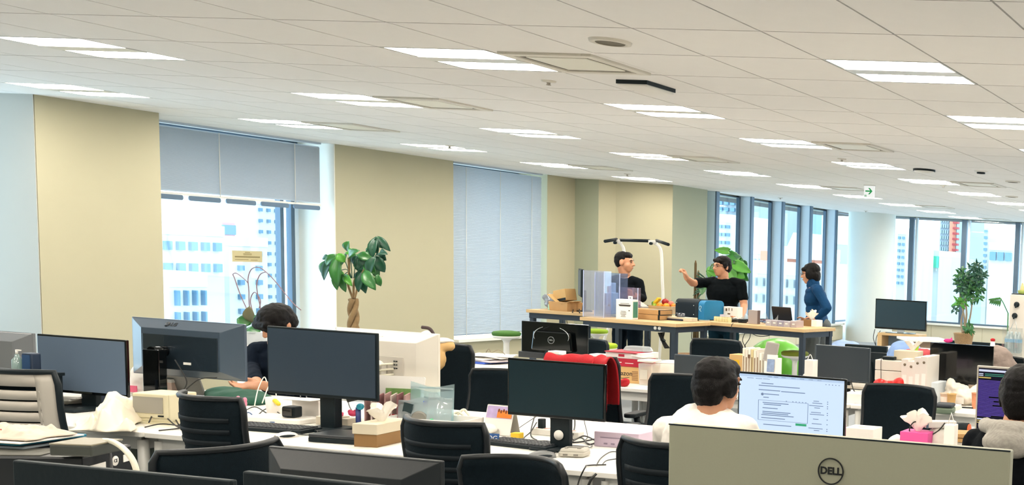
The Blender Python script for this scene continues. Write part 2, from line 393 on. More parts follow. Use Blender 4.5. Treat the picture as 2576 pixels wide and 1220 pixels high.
for b, a in lamps:
    x, y = GX + (b + .5)*T, GY + (a + .5)*T
    lab = 'twin tube ceiling lamp, %s, %s' % ({-6: 'row beside the left windows', -2: 'second row from left windows', 2: 'third row from left windows', 6: 'fourth row from left windows', 10: 'added unseen fifth row from left windows'}[b],
        {2: 'nearest lit one', 5: 'second away', 8: 'third away', 11: 'fourth away', 14: 'fifth away', 17: 'sixth away', 20: 'seventh away', 23: 'eighth away', 26: 'ninth away', 29: 'farthest', -1: 'overhead, added unseen light', -4: 'behind, added unseen light', -7: 'far back, added unseen light'}[a])
    if L0 is None:
        L0 = t = thing('ceiling_lamp', lab, 'ceiling lamp', (x, y, ZC), 0, 'twin tube ceiling lamps')
        m = M().box((0, 0, .035), (T - .01, T - .01, .01))
        for sx in (-1, 1): m.box((sx*(T/2 - .012), 0, .015), (.012, T - .01, .03)); m.box((0, sx*(T/2 - .012), .015), (T - .03, .012, .03))
        m.box((0, 0, .010), (T - .02, .125, .026)); obj('housing', m, REFL, t)
        for s in (-1, 1): obj('diffuser', M().rplate((0, s*.185, .006), T - .036, .215, .012, .07), TUBE, t)
    else:
        t = copy_tree(L0); t.location = (x, y, ZC); t['label'] = lab
ACM = mat('ac_grille', '#d9d4c8', .6); ACD = mat('ac_slot_dark', '#5d5748', .6); ACI = mat('ac_centre_panel', '#e9e6d8', .4)
A0 = None
for b, a in acs:
    x, y = GX + (b + .5)*T, GY + (a + .5)*T
    lab = 'ceiling air conditioner beside the %s lamp of the %s row' % ({2: 'first', 5: 'second', 8: 'third', 11: 'fourth', 14: 'fifth', 17: 'sixth', 20: 'seventh', 23: 'eighth', 29: 'last'}[a], {3: 'third', -1: 'second', -5: 'window-side'}[b])
    if A0 is None:
        A0 = t = thing('air_conditioner', lab, 'air conditioner', (x, y, ZC), 0, 'ceiling air conditioners')
        obj('ceiling_panel', M().box((0, 0, .012), (T - .011, T - .011, .02)), CEILM, t); m = M().box((0, 0, .0), (.55, .55, .006))
        for s in (-1, 1): m.box((s*.25, 0, -.004), (.055, .555, .016)); m.box((0, s*.25, -.004), (.445, .055, .016))
        obj('frame', m, ACM, t, bevel=.006)
        obj('centre_grille', M().box((0, 0, -.003), (.36, .36, .012)), ACI, t, bevel=.004)
        for s, q in ((1, 0), (-1, 0), (1, 1), (-1, 1)):
            obj('air_slot', M().box((s*.2, 0, -.003), (.03, .40, .004), mx=rz(pi/2*q)), ACD, t)
    else:
        t = copy_tree(A0); t.location = (x, y, ZC); t['label'] = lab
def ceil_at(px, py): p = at_z(px, py, ZC); return (p.x, p.y, ZC)
def round_speaker(px, py, r, label):
    t = thing('ceiling_speaker', label, 'speaker', ceil_at(px, py))
    obj('grille', M().lathe([(r, 0), (r*.96, -.012), (r*.75, -.014), (r*.72, -.008), (.001, -.01)], n=28), ACM, t)
    obj('inner_ring', M().lathe([(r*.7, -.009), (r*.66, -.014), (r*.62, -.010)], n=28), ACD, t)
round_speaker(1535, 103, .10, 'round flush ceiling speaker above the first air conditioner')
round_speaker(2548, 456, .09, 'round ceiling speaker near the right edge behind the fifth lamp row')
round_speaker(2545, 494, .09, 'round ceiling speaker near the right edge, farther than its twin')
def sprinkler(px, py, label, r=.045):
    t = thing('sprinkler_head', label, 'sprinkler', ceil_at(px, py), 0, 'ceiling sprinkler heads')
    obj('cover_plate', M().lathe([(r, 0), (r*.9, -.008), (r*.4, -.012), (.001, -.012)], n=18), ACM, t)
    obj('nozzle', M().lathe([(.012, -.012), (.009, -.022), (.014, -.025), (.014, -.028), (.001, -.03)], n=12), mat('brass_grey', '#a8a298', .5, metal=.3), t)
for px, py, l in ((1380, 203, 'grey sprinkler head behind the first lit lamp'), (1131, 366, 'tiny sprinkler head over the window-side lamp'), (1578, 437, 'tiny sprinkler head above the sixth window-side lamp'),
                  (2118, 399, 'tiny sprinkler head above the fourth lamp of the third row'), (1963, 497, 'tiny sprinkler head near the tall narrow windows'), (2373, 466, 'tiny sprinkler head just past the fifth lamp of the third row'), (2178, 530, 'tiny sprinkler head near the round white column')):
    sprinkler(px, py, l)
t = thing('access_point', 'white ceiling device with a black bent side band behind the first air conditioner', 'access point', ceil_at(1625, 212), 0)
obj('body', M().box((0, 0, -.02), (.20, .30, .04)), WHT, t, bevel=.01); obj('side_band', M().box((0, -.152, -.012), (.20, .006, .024)).box((.102, 0, -.012), (.006, .31, .024)), BLK, t)
t = thing('smoke_detector', 'round ceiling device with a dark collar beside the third row lamps', 'detector', ceil_at(2325, 426))
obj('collar', M().lathe([(.12, 0), (.12, -.02), (.09, -.022)], n=28), BLK, t); obj('dome', M().lathe([(.11, -.018), (.1, -.035), (.05, -.045), (.001, -.046)], n=28), WHT, t)
t = thing('smoke_detector', 'small white ceiling detector with a dark band near the right edge', 'detector', ceil_at(2468, 430))
obj('base', M().lathe([(.075, 0), (.07, -.012), (.045, -.014)], n=24), WHT, t); obj('chamber', M().lathe([(.045, -.012), (.045, -.03), (.001, -.034)], n=20), BLK, t)
# exit sign
e = at_y(2187, 482, 14.5)
t = thing('exit_sign', 'white hanging sign with a green arrow pointing right', 'sign', (e.x, 14.5, e.z))
obj('lamp_box', M().box((0, 0, 0), (.145, .03, .155)), mat('sign_white', '#f6f8f4', .4, emit=.9), t, bevel=.004)
SG = mat('sign_green', '#12c060', .4, emit=.5)
obj('arrow', M().prism([(-.05, -.009), (.018, -.009), (-.01, -.042), (.012, -.042), (.05, 0), (.012, .042), (-.01, .042), (.018, .009), (-.05, .009)], 0, .002, mx=tr(0, -.0155, .005) @ UP_FRONT), SG, t)
g = M()
for i in range(3): g.box((-.058 + i*.012, -.016, -.058), (.004, .002, .024)); g.box((-.05, -.016, -.05 - .008*i), (.024, .002, .003))
obj('symbol', g, SG, t); obj('hanger', M().box((0, 0, .09), (.16, .02, .03)), WHT, t)
# ------------------------------------------------------------------ city outside
BW = mat('pale_facade', '#bcbcb8', .8, var=.03, scale=.3); BG_ = mat('grey_facade', '#929a9e', .8, var=.05, scale=.3); BB = mat('blue_glass_facade', '#5d819c', .3, var=.1, scale=.2)
BO = mat('orange_balcony', '#d5876a', .8); BR = mat('red_steel', '#c98080', .7); BWIN = mat('far_window', '#567890', .25, var=.2, scale=.5); BGR = mat('green_awning', '#3fae86', .8); ROOF = mat('roof_grey', '#c4c6c6', .9, var=.05, scale=.5)
def tower(label, c, d, zt, face, mw, nx, nz, ww, wh, mwin=BWIN, z0=-30., zlow=-8., a=0., extra=()):
    """block with its windows set into the face that looks at us ('x': +X side, 'y': -Y side)"""
    t = thing('building', label, 'building', (c[0], c[1], z0), a)
    obj('wall', M().box((0, 0, (zt - z0)/2), (d[0], d[1], zt - z0)), mw, t)
    obj('roof_parapet', M().box((0, 0, zt - z0 + .2), (d[0]*1.01, d[1]*1.01, .4)), ROOF, t)
    me = M().box((0, 0, 0), (ww, .3, wh)).mesh('window')
    for i in range(nx):
        for j in range(nz):
            u = (i + .5)/nx - .5; z = zlow + (zt - zlow)*(j + .5)/nz - z0
            for fc in face:
                mx = tr(u*d[0]*.94, -d[1]/2, z) if fc == 'y' else tr(d[0]/2, u*d[1]*.94, z) @ rz(pi/2)
                link('window', me, mwin, t, mx=mx)
    for n, m_, mm in extra: obj(n, m_, mm, t)
    return t
def P(px, py, Y): return at_y(px, py, Y)
def PX(px, py, X): return at_x(px, py, X)
def tpx(label, x0, x1, y0, y1, dist, dep, mw, nx, nz, mwin=BWIN, plane='y', fx=.62, fz=.55, extra=()):
    """block whose visible front spans x0..x1 with its roof line at y0; windows down to y1"""
    g_ = at_y if plane == 'y' else at_x
    a, b = g_(x0, y0, dist), g_(x1, y0, dist); zt = (a.z + b.z)/2; zl = g_((x0 + x1)/2, y1, dist).z
    if plane == 'y': c, d = ((a.x + b.x)/2, dist + dep/2), (abs(b.x - a.x), dep)
    else: c, d = (dist - dep/2, (a.y + b.y)/2), (dep, abs(b.y - a.y))
    u = d[0] if plane == 'y' else d[1]
    return tower(label, c, d, zt, plane, mw, nx, nz, u*.94/nx*fx, (zt - zl)/nz*fz, mwin, zlow=zl, extra=extra), zt, d
tpx('white apartment house with pale blue windows behind the half-drawn blind', 395, 562, 592, 700, -42, 9, BW, 5, 2, plane='x', fx=.5, fz=.4)
tpx('low white block with narrow dark windows at the foot of the left window', 425, 520, 722, 830, -30, 5, BW, 4, 2, plane='x', fx=.18, fz=.7)
tpx('white block right of the pink lattice, under the tan plate', 575, 672, 620, 800, -46, 8, BW, 2, 5, plane='x', fx=.25, fz=.35)
tpx('tall pale block with faint windows right of the pink lattice', 640, 704, 515, 760, -60, 8, BW, 3, 9, plane='x', fx=.3, fz=.3)
tpx('low grey roofs behind the white apartment house', 440, 640, 572, 600, -74, 8, BW, 9, 1, plane='x', fx=.5, fz=.6)
a, b = at_x(522, 600, -56), at_x(592, 600, -56); wd = b.y - a.y
t = thing('lattice_tower', 'pink red stepped steel frame rising over the white roofs', 'tower', (-57, (a.y + b.y)/2, a.z - 8))
obj('support', M().box((0, 0, -10), (2, wd*.9, 30)), BW, t)
for k in range(4):
    y0_ = -wd/2 + wd*.18*k; obj('steel_tier', M().box((0, (y0_ + wd/2)/2, 5.4 + k*1.0), (2, wd/2 - y0_, .95)), BR, t); obj('opening', M().box((1.02, y0_ + wd*.22, 5.5 + k*1.0), (.1, .7, .5)), BWIN, t)
PANE = mat('office_pane', '#8ba6b8', .15); TPANE = mat('tower_pane', '#98a5ae', .3)
tpx('grey tower with square windows behind the first tall pane', 1806, 1872, 470, 618, 57, 7, BG_, 4, 9, BB)
tpx('small white roof house in front of the grey tower', 1800, 1840, 560, 640, 50, 5, BW, 4, 4, fz=.4)
tpx('glass office tower with a grid of blue windows behind the second tall pane', 1874, 1948, 470, 632, 76, 8, BB, 6, 12, PANE, fx=.8, fz=.7)
tpx('pale block with small windows behind the third tall pane', 1966, 2022, 552, 640, 98, 8, BW, 6, 5, BB, fx=.5, fz=.5)
tpx('blue grey mid-rise behind the third and fourth tall panes', 1960, 2098, 610, 690, 66, 8, BG_, 10, 4, BB, fx=.7, fz=.6)
tpx('grey topped slim block behind the fourth tall pane', 2040, 2082, 548, 606, 110, 7, BW, 2, 3, BB, fx=.5, fz=.3)
tpx('low white hall with dark window and an orange wall below the tall panes', 1880, 1962, 640, 700, 44, 6, BW, 3, 1, BG_, fx=.6, fz=.6, extra=[])
tpx('low white house with a steel window frame below the tall panes', 1885, 2070, 692, 775, 32, 5, BW, 9, 2, BG_, fx=.6, fz=.5)
p_ = at_y(1935, 668, 43.5); t = thing('roof_sign', 'orange red wall panel of the low hall behind the tall panes', 'panel', (p_.x, 43.6, p_.z)); obj('board', M().box((0, 0, 0), (.75, .3, 1.2)), BO, t); obj('frame', M().box((0, .2, -1.0), (.8, .2, 1.0)), BW, t)
p_ = at_y(1990, 668, 31.6); t = thing('roof_gable', 'white gabled roof house with an orange side behind the third tall pane', 'house', (p_.x, 33, p_.z - 3)); obj('wall', M().box((0, 0, 1.2), (.9, 1.5, 4)), BO, t); obj('gable_roof', M().prism([(-.55, 0), (.55, 0), (.2, .8), (-.2, .8)], -.9, .9, mx=tr(0, 0, 3.2) @ UP_FRONT), BW, t)
t, zt, d = tpx('apartment tower with an orange red balcony strip behind the rear windows', 2366, 2408, 548, 648, 80, 7, BG_, 7, 7, TPANE, fx=.55, fz=.6)
a, b = at_y(2394, 552, 80), at_y(2402, 648, 80); o_ = V((t.location.x, t.location.y, -30)); sx_ = (a.x + b.x)/2 - o_.x; hz = a.z - b.z
obj('balcony_strip', M().box((sx_, -d[1]/2 - .2, (a.z + b.z)/2 + 30), (b.x - a.x, .4, hz)), BO, t)
for k in range(7): obj('balcony', M().box((sx_ + .30, -d[1]/2 - .35, b.z + 30 + (k + .4)*hz/7), (.36, .5, hz/7*.4)), mat('balcony_red', '#a83a3a', .7), t)
t, zt, d = tpx('long low hall with a mint green roof behind the rear windows', 2296, 2362, 644, 690, 70, 6, BW, 5, 1, BW)
obj('green_roof', M().box((0, -d[1]/2 - .2, zt + 30 - .35), (d[0], .5, .75)), BGR, t)
tpx('pale blue block with wide windows behind the rear right pane', 2488, 2550, 630, 660, 56, 6, BW, 3, 1, BB, fx=.8, fz=.7)
tpx('slim stair tower behind the rear right pane', 2476, 2487, 575, 680, 60, 3, BW, 1, 7, BB, fx=.7, fz=.45)
tpx('pale blue facade seen left of the first rear window frame', 2258, 2280, 590, 720, 64, 5, BW, 2, 8, BB, fx=.5, fz=.4)
tpx('pale wide block far off to the right of the rear windows', 2600, 2760, 600, 700, 74, 8, BW, 8, 5)
city = M().box((-45, 90, -32), (200, 160, 2)); struct('ground', city, ROOF)
# ------------------------------------------------------------------ desks
DZ = .70
def make_desk(name, wd, dp, h, label, loc, a=0, group=None, top=DESKM, leg=LEGM, r=.024, th=.026, cat='desk'):
    t = thing(name, label, cat, (loc[0], loc[1], 0), a, group)
    obj('tabletop', M().rplate((0, 0, h - th), wd - .006, dp - .004, th, .02), [top], t, bevel=.003)
    obj('apron', M().box((0, -dp/2 + .05, h - th - .035), (wd - .1, .02, .07)).box((0, dp/2 - .05, h - th - .035), (wd - .1, .02, .07)).box((-wd/2 + .06, 0, h - th - .035), (.02, dp - .1, .07)).box((wd/2 - .06, 0, h - th - .035), (.02, dp - .1, .07)), leg, t)
    for sx in (-1, 1):
        for sy in (-1, 1): obj('leg', M().cyl((sx*(wd/2 - .05), sy*(dp/2 - .05), 0), (sx*(wd/2 - .05), sy*(dp/2 - .05), h - th - .02), r), leg, t)
    return t
J1 = [-8.14, -6.94, -5.74, -4.57, -3.28, -2.1, -.9, .3]
N1 = ['at the far left under the cream cloth', 'left under the beige instrument', 'with the white mouse and black keyboards', 'with the game console and mechanical keyboard', 'before the white shirt person', 'in front of the hooded person']
for i in range(6):
    make_desk('desk', J1[i+2] - J1[i+1], .7, DZ, 'white desk of the nearer row, camera side, ' + N1[i], ((J1[i+1] + J1[i+2])/2, 5.07), 0, 'white desks of the nearer double row')
N1b = ['at the left edge below the reflecting monitor', 'under the large dark rear-facing monitor', 'under the white rear-facing monitor', 'behind the unlit black monitor', 'behind the lit monitor', 'holding the pink tissue box', 'holding cardboard at the right edge']
for i in range(7):
    make_desk('desk', J1[i+1] - J1[i], .7, DZ, 'white desk of the nearer row, far side, ' + N1b[i], ((J1[i] + J1[i+1])/2, 5.772), 0, 'white desks of the nearer double row')
J2 = [-7.56, -6.385, -5.34, -4.31, -3.27, -2.1, -.95]
N2 = ['at its left end with the paper pile', 'under the glossy black rear-facing monitor', 'with the cardboard box stack', 'behind the white shirt', 'with the white file boxes', 'with the plastic bag and cups']
for k, y in ((0, 8.02), (1, 8.722)):
    for i in range(6):
        make_desk('desk', J2[i+1] - J2[i], .7, DZ, 'white desk of the middle row, %s side, %s' % (('camera', 'far')[k], N2[i]), ((J2[i] + J2[i+1])/2, y), 0, 'white desks of the middle double row')
for i, (x0, x1) in enumerate(((-4.9, -3.75), (-3.75, -2.6), (-2.6, -1.5), (-1.5, -.3))):
    make_desk('desk', x1 - x0, .9, DZ, 'white desk nearest the camera, under the %s' % ('black desktop computer', 'vented black monitor', 'chair side of the silver monitor', 'big silver monitor')[i], ((x0 + x1)/2, 2.72), 0, 'white desks nearest the camera')
# ------------------------------------------------------------------ office chairs
def make_chair(label, loc, a=0, top=.98, wid=.46, ribs=7, fm=BLK, slat=None, group=None, lean=.10, arms=True, name='office_chair'):
    """sitter faces +Y; the backrest stands at y = 0"""
    t = thing(name, label, 'chair', (loc[0], loc[1], 0), a, group)
    z0 = .50; H = top - z0; r = .07
    def back(u, v):                                # u across, v up
        x = (u - .5)*wid*(.94 + .1*v if slat is None else 1); z = z0 + v*H
        if v > .8:                                 # rounded upper corners
            q = (v - .8)/.2; x *= 1 - .10*q**3
        return V((x, -.012*0 + .10*(2*u - 1)**2 - lean*v - .03*sin(v*pi), z))
    if slat is None:
        obj('backrest', M().sheet(back, 16, 12, .012), MESH, t)
    else:
        m = M().sheet(lambda u, v: back(u*.13, v), 3, 12, .02).sheet(lambda u, v: back(.87 + u*.13, v), 3, 12, .02).sheet(lambda u, v: back(.13 + u*.74, .88 + v*.12), 8, 2, .02).sheet(lambda u, v: back(.13 + u*.74, v*.10), 8, 2, .02)
        obj('backrest', m, fm, t); obj('mesh_lining', M().sheet(lambda u, v: back(.03 + u*.94, .02 + v*.95) + V((0, .025, 0)), 12, 8, .006), MESH, t)
        sm_ = None
        for k in range(slat):
            v0 = .13 + k*(.73/slat); 
            obj('slat', M().sheet(lambda u, v: back(.11 + u*.78, v0 + v*.60/slat), 8, 1, .016), fm, t)
    for k in range(ribs if slat is None else 0):
        v0 = .08 + k*.8/ribs
        obj('rib', M().sheet(lambda u, v: back(.1 + u*.8, v0 + v*.045) + V((0, -.004, 0)), 10, 1, .004), mat('chair_rib', '#121a1f', .7, spec=.2), t)
    edge = [back(0, v/10) for v in range(11)] + [back(u/10, 1) for u in range(1, 11)] + [back(1, 1 - v/10) for v in range(1, 11)]
    obj('back_frame', M().tube(edge + [back(.5, 0)], .013, 8), mat('chair_frame', '#10161a', .45, spec=.4) if slat is None else BLK, t)
    obj('seat', M().rplate((0, .29, .42), .5, .48, .07, .1), MESH, t, bevel=.02)
    obj('spine', M().tube([(0, .02, .62), (0, -.01, .5), (0, .06, .41), (0, .26, .40)], .028), fm if slat else BLK, t)
    if arms:
        for s in (-1, 1):
            ar = obj('armrest', M().tube([(s*.25, .24, .42), (s*.29, .24, .46), (s*.29, .18, .59)], .022), BLK, t)
            obj('arm_pad', M().rplate((s*.29, .17, .585), .08, .22, .03, .035), BLK, ar, bevel=.008)
    obj('gas_column', M().cyl((0, .26, .12), (0, .26, .42), .028), CHROME, t)
    for k in range(5):
        an = 2*pi*k/5 + .3; p = V((cos(an)*.3, .26 + sin(an)*.3, .085))
        sp = obj('base_spoke', M().tube([(0, .26, .12), p], [.03, .018]), BLK, t)
        obj('caster', M().cyl(p + V((-.02*sin(an), .02*cos(an), -.055)), p + V((.02*sin(an), -.02*cos(an), -.055)), .03), BLK, sp)
    return t
def cpos(px, py, Y): p = at_y(px, py, Y); return (p.x, Y)
def ctop(px, py, Y): return at_y(px, py, Y).z
make_chair('black mesh chair pushed to the desk with the white mouse, seen from behind', cpos(534, 1010, 4.42), -.22, .97, .44)
make_chair('black mesh chair between the tissue box and the desk calendar, seen from behind', cpos(1118, 1050, 4.35), -.14, .955, .46)
make_chair('black mesh chair of the white shirt person, half behind the big silver monitor', cpos(1700, 1080, 4.0), 0, 1.01, .47)
make_chair('light grey plastic slatted chair at the left edge', cpos(40, 950, 4.25), -.06, 1.05, .50, fm=GREYP, slat=8)
make_chair('light grey slatted chair of the hooded person at the lower right corner', cpos(2590, 1148, 3.8), 0, .97, .48, fm=GREYP, slat=8)
make_chair('black chair turned sideways behind the vented black monitor', (-4.22, 3.78), radians(81), .885, .46, ribs=0, lean=.08, arms=False)
make_chair('plain black chair back at the bottom centre of the picture', cpos(1322, 1165, 3.85), pi, .925, .43, ribs=0, lean=.02)
make_chair('black chair with a beige bag hung over it beside the white monitor', cpos(1092, 875, 6.75), pi + .45, 1.02, .46, ribs=9)
make_chair('plain black chair back below the paper pile, left of the unlit monitor', cpos(1268, 937, 6.6), pi, .895, .48, ribs=0)
make_chair('black chair with a red jacket over its back', cpos(1464, 900, 6.9), .12, 1.0, .50, ribs=3)
make_chair('black mesh chair behind the white shirt person', cpos(1722, 945, 6.75), pi, .93, .48, ribs=4)
make_chair('black mesh chair behind the white cube box in the right half', cpos(2263, 975, 6.75), pi, .965, .47, ribs=5)
make_chair('plain black chair back in front of the grey printer table legs', cpos(1803, 857, 9.7), pi, ctop(1803, 857, 9.7), .50, ribs=0)
make_chair('black chair of the bowed person by the window', (-6.80, 6.76), pi - .2, .92, .46, ribs=4)
make_chair('black chair whose side shows right of the glossy monitor', cpos(1470, 850, 9.6), pi, .86, .48, ribs=0)
# ------------------------------------------------------------------ monitors
def monitor(label, p, a, W, H, back='flat', hm=BLK, screen=SCR, neck=(.05, .03), base=(.24, .18), zlow=None, table=DZ, tilt=0., bez=.010, chin=.016, name='monitor', neck_dx=0., neck_y=.05, nm=BLK, nh=.5):
    """p: middle of the panel's top edge; the screen faces local -Y"""
    zb = p[2] - H - table
    t = thing(name, label, 'monitor', (p[0], p[1], table), a)
    B = tr(0, 0, zb + H/2) @ rx(tilt)
    D = .016 if back != 'flatthick' else .03
    obj('housing', M().box((0, D/2, 0), (W, D, H)), hm, t, bevel=.004, mx=B)
    obj('screen', M().box((0, -.0015, (chin - bez)/2), (W - 2*bez, .004, H - bez - chin)), screen, t, mx=B)
    if back == 'chamfer' or back == 'vents':
        obj('back_shell', M().prism([(-W/2 + .004, -H/2 + .004), (W/2 - .004, -H/2 + .004), (W/2 - .004, H/2 - .004), (-W/2 + .004, H/2 - .004)], 0, .045, mx=tr(0, D, 0) @ UP_BACK @ rz(0), scale=.70), hm, t, mx=B, bevel=.002)
    elif back == 'bulge':
        obj('back_shell', M().box((0, D + .02, -.02), (W*.62, .04, H*.62), top=.9), hm, t, bevel=.012, mx=B)
    yb = D + (.05 if back in ('chamfer', 'vents', 'bulge') else .012)
    sn = obj('stand_neck', M().box((neck_dx, yb + neck[1]/2 + neck_y - .05, (zb + H*nh)/2), (neck[0]*2, neck[1], zb + H*nh)), nm, t, bevel=.006)
    obj('hinge', M().cyl((neck_dx, D, zb + H*(nh - .05)), (neck_dx, yb + .02 + neck_y - .05 + neck[1]/2, zb + H*(nh - .05)), .032), nm, sn)
    obj('stand_base', M().rplate((neck_dx, yb + .0, 0), base[0], base[1], .012, .03), nm, t, bevel=.003)
    return t, B, D, zb
def mid(x0, y0, x1, y1, Y): a = at_y(x0, y0, Y); b = at_y(x1, y1, Y); return V(((a.x + b.x)/2, Y, (a.z + b.z)/2)), abs(b.x - a.x)
# nearer double row, screens towards us
p, W = mid(92, 840, 317, 855, 5.2); monitor('blue grey unlit monitor behind the light grey chair', p, 0, W, .32, hm=GLOSS, screen=mat('screen_blue_grey', '#5c6c80', .4, spec=.3))
p, W = mid(671, 825, 948, 833, 5.15); t, B, D, zb = monitor('large dark unlit monitor standing in front of the bowed person', p, 0, W, .36, screen=mat('screen_slate', '#303d4b', .4, spec=.3), neck=(.045, .05), base=(.2, .2))
p, W = mid(1277, 905, 1523, 912, 5.15); t, B, D, zb = monitor('unlit black monitor in the middle above the mechanical keyboard', p, 0, W, .295, screen=SCR, hm=GLOSS, neck=(.055, .03))
obj('neck_hole', M().lathe([(.026, 0), (.026, .004), (.001, .004)], n=24), WHT, t, mx=tr(0, D + .012 - .0035, .075) @ UP_FRONT)
# browser monitor, lit
p, W = mid(1855, 936, 2131, 952, 5.15); BRW = mat('screen_lit_white', '#c4d8f0', .4, spec=.1, emit=1.12)
t, B, D, zb = monitor('lit monitor showing a white web form beside the white shirt person', p, -.03, W, .33, screen=BRW, hm=GLOSS)
IB = mat('screen_ink', '#6d83a3', .4, emit=.9); IG = mat('screen_green_button', '#2fa877', .4, emit=.9); IL = mat('screen_toolbar', '#b0c8e4', .4, emit=1.0)
ink = M(); tb = M()
def SB(u, v, w_, h_, m): m.box(((u - .5)*W, -.0045, (.5 - v)*.33), (w_*W, .002, h_*.33))
SB(.5, .045, .97, .035, tb)
for u in (.30, .36, .43, .52, .60, .68, .76): SB(u, .045, .04, .010, ink)
for u in (.12, .2, .27): SB(u, .085, .06, .006, ink)
for u, v, wd in ((.28, .15, .11), (.39, .185, .38), (.30, .25, .2), (.52, .255, .22), (.32, .31, .14), (.27, .36, .05), (.36, .44, .24), (.33, .465, .16), (.31, .52, .14), (.37, .575, .26), (.36, .60, .24), (.38, .625, .30), (.34, .67, .22), (.38, .77, .26)): SB(u, v, wd, .011, ink)
for u, v, wd in ((.43, .405, .46), (.43, .705, .46)): SB(u, v, wd, .004, ink)
for u in (.2, .66): SB(u, .555, .003, .3, ink)
for k, v in enumerate((.36, .39, .43, .46, .53, .56, .63, .70, .77, .80, .87, .90, .96)): SB(.745 - (.0 if k % 2 else .01), v, (.05, .09, .13)[k % 3], .009, ink); SB(.84, v, .008, .012, ink)
for u in (.24, .38, .52, .68): SB(u, .955, .05, .010, ink)
for u in (.46, .52, .55, .58, .61, .64, .82, .85, .88, .91, .94): SB(u, .10 if u > .7 else .395, .008, .010, ink)
obj('page_text', ink, IB, t, mx=B, kind='stuff'); obj('browser_bar', tb, IL, t, mx=B); g = M(); SB(.60, .735, .1, .035, g); obj('green_button', g, IG, t, mx=B)
g = M(); g.lathe([(.007, 0), (.007, .002), (.0005, .002)], mx=tr((.235 - .5)*W, -.0035, (.5 - .315)*.33) @ UP_FRONT, n=14); obj('avatar_dot', g, IB, t, mx=B)
# code monitor at the right edge
pl = at_y(2458, 921, 5.15); W = .57; p = V((pl.x + W/2, 5.15, pl.z + .004))
t, B, D, zb = monitor('monitor with purple code lines in front of the hooded person', p, 0, W, .335, screen=mat('screen_code_dark', '#17142e', .35, spec=.2, emit=.5), hm=GREYP)
cp = mat('code_purple', '#6a4fc4', .4, emit=.7); cg = mat('code_green', '#3f8f78', .4, emit=.8); cy_ = mat('code_yellow', '#c9b060', .4, emit=.9); cw = mat('code_white', '#d4daf0', .4, emit=.95)
m1, m2, m3, m4 = M(), M(), M(), M(); random.seed(4)
def CB(u0, v, w_, h_, m): m.box((-W/2 + .012 + (u0 + w_/2), -.0045, .335/2 - v), (w_, .002, h_))
CB(.0, .022, .5, .010, m4)
for k in range(2): CB(.03, .038 + k*.008, .2, .004, m2); CB(0, .038 + k*.008, .022, .004, m4)
CB(0, .056, .06, .006, m3)
for k in range(27):
    z = .070 + k*.0066; n_ = .24 if k not in (12, 15, 18, 26) else .08; CB(0, z, n_*random.uniform(.6, 1), .0032, m1)
    if k % 4 == 1: CB(.26, z, .12, .0032, m1)
CB(0, .256, .08, .005, m4); CB(0, .264, .03, .004, m3); CB(.033, .264, .07, .004, m4); CB(0, .274, .055, .004, m3)
obj('code_lines', m1, cp, t, mx=B, kind='stuff'); obj('code_comment', m2, cg, t, mx=B); obj('code_prompt', m3, cy_, t, mx=B); obj('title_bar', m4, cw, t, mx=B)
# nearer double row, backs towards us
p, W = mid(338, 797, 621, 815, 5.62); LGM = mat('monitor_back_slate', '#42505f', .3, coat=.3)
t, B, D, zb = monitor('big slate monitor seen from behind with a round logo near its top', p, pi, W, .335, 'chamfer', LGM, neck=(.055, .05), base=(.28, .22), neck_dx=.10, neck_y=.085, nm=GLOSS)
obj('inset_panel', M().box((0, D + .047, -.02), (W*.66, .006, .20)), mat('monitor_back_dark', '#1f2a33', .25, coat=.4), t, mx=B, bevel=.002)
LOGO = mat('logo_dark', '#10151a', .4)
TL = B @ tr(.065, D + .0235, .140) @ rx(.74) @ UP_BACK; text('LG', .034, LOGO, t, TL, bold=.001)
lg = M().lathe([(.0005, 0), (.017, 0), (.017, .003), (.0005, .003)], n=24); obj('round_emblem', lg, LOGO, t, mx=TL @ tr(-.045, 0, -.002))
obj('emblem_face', M().box((.004, -.003, .004), (.004, .012, .001)).box((.001, .005, .004), (.010, .003, .001)).box((-.006, .005, .004), (.004, .004, .001)), LGM, t, mx=TL @ tr(-.045, 0, -.002))
obj('label_plate', M().box((-.05, D + .051, -.08), (.05, .002, .014)), PAPER, t, mx=B)
p, W = mid(868, 822, 1088, 840, 5.60); WM = mat('monitor_back_white', '#e8e2d6', .35)
t, B, D, zb = monitor('white monitor seen from behind with cables in its ports', p, pi, W + .10, .36, 'chamfer', WM, neck=(.05, .04), base=(.24, .2), nm=WHT)
obj('port_panel', M().box((-.05, D + .046, -.04), (.20, .006, .16)), mat('port_panel_grey', '#cfc9be', .45), t, mx=B, bevel=.002)
g = M()
for k in range(3):
    for j in range(2): g.box((-.11 + j*.014, D + .050, .015 - k*.02), (.009, .004, .006))
obj('port', g, BLK, t, mx=B)
for k in range(3): obj('white_plug_cable', M().tube(bez([(-.09, D + .05, .0 - k*.03), (-.06, D + .10, -.005 - k*.03), (.0, D + .09, -.04 - k*.02), (.04, D + .08, -.14), (.03, D + .09, -.24)], 6), .006), CABLEW, t, mx=B)
g = M()
for k in range(4): g.box((.0 + k*.011, D + .024, .145), (.008, .004, .008 - .002*(k % 2)))
obj('wordmark', g, PAPER, t, mx=B)
pr = at_y(90, 838, 5.55); t, B, D, zb = monitor('reflecting grey monitor back cut off by the left edge', V((pr.x - .29, 5.55, pr.z)), pi, .58, .34, 'chamfer', mat('monitor_back_greygloss', '#74777a', .12, coat=.5), nm=GLOSS)
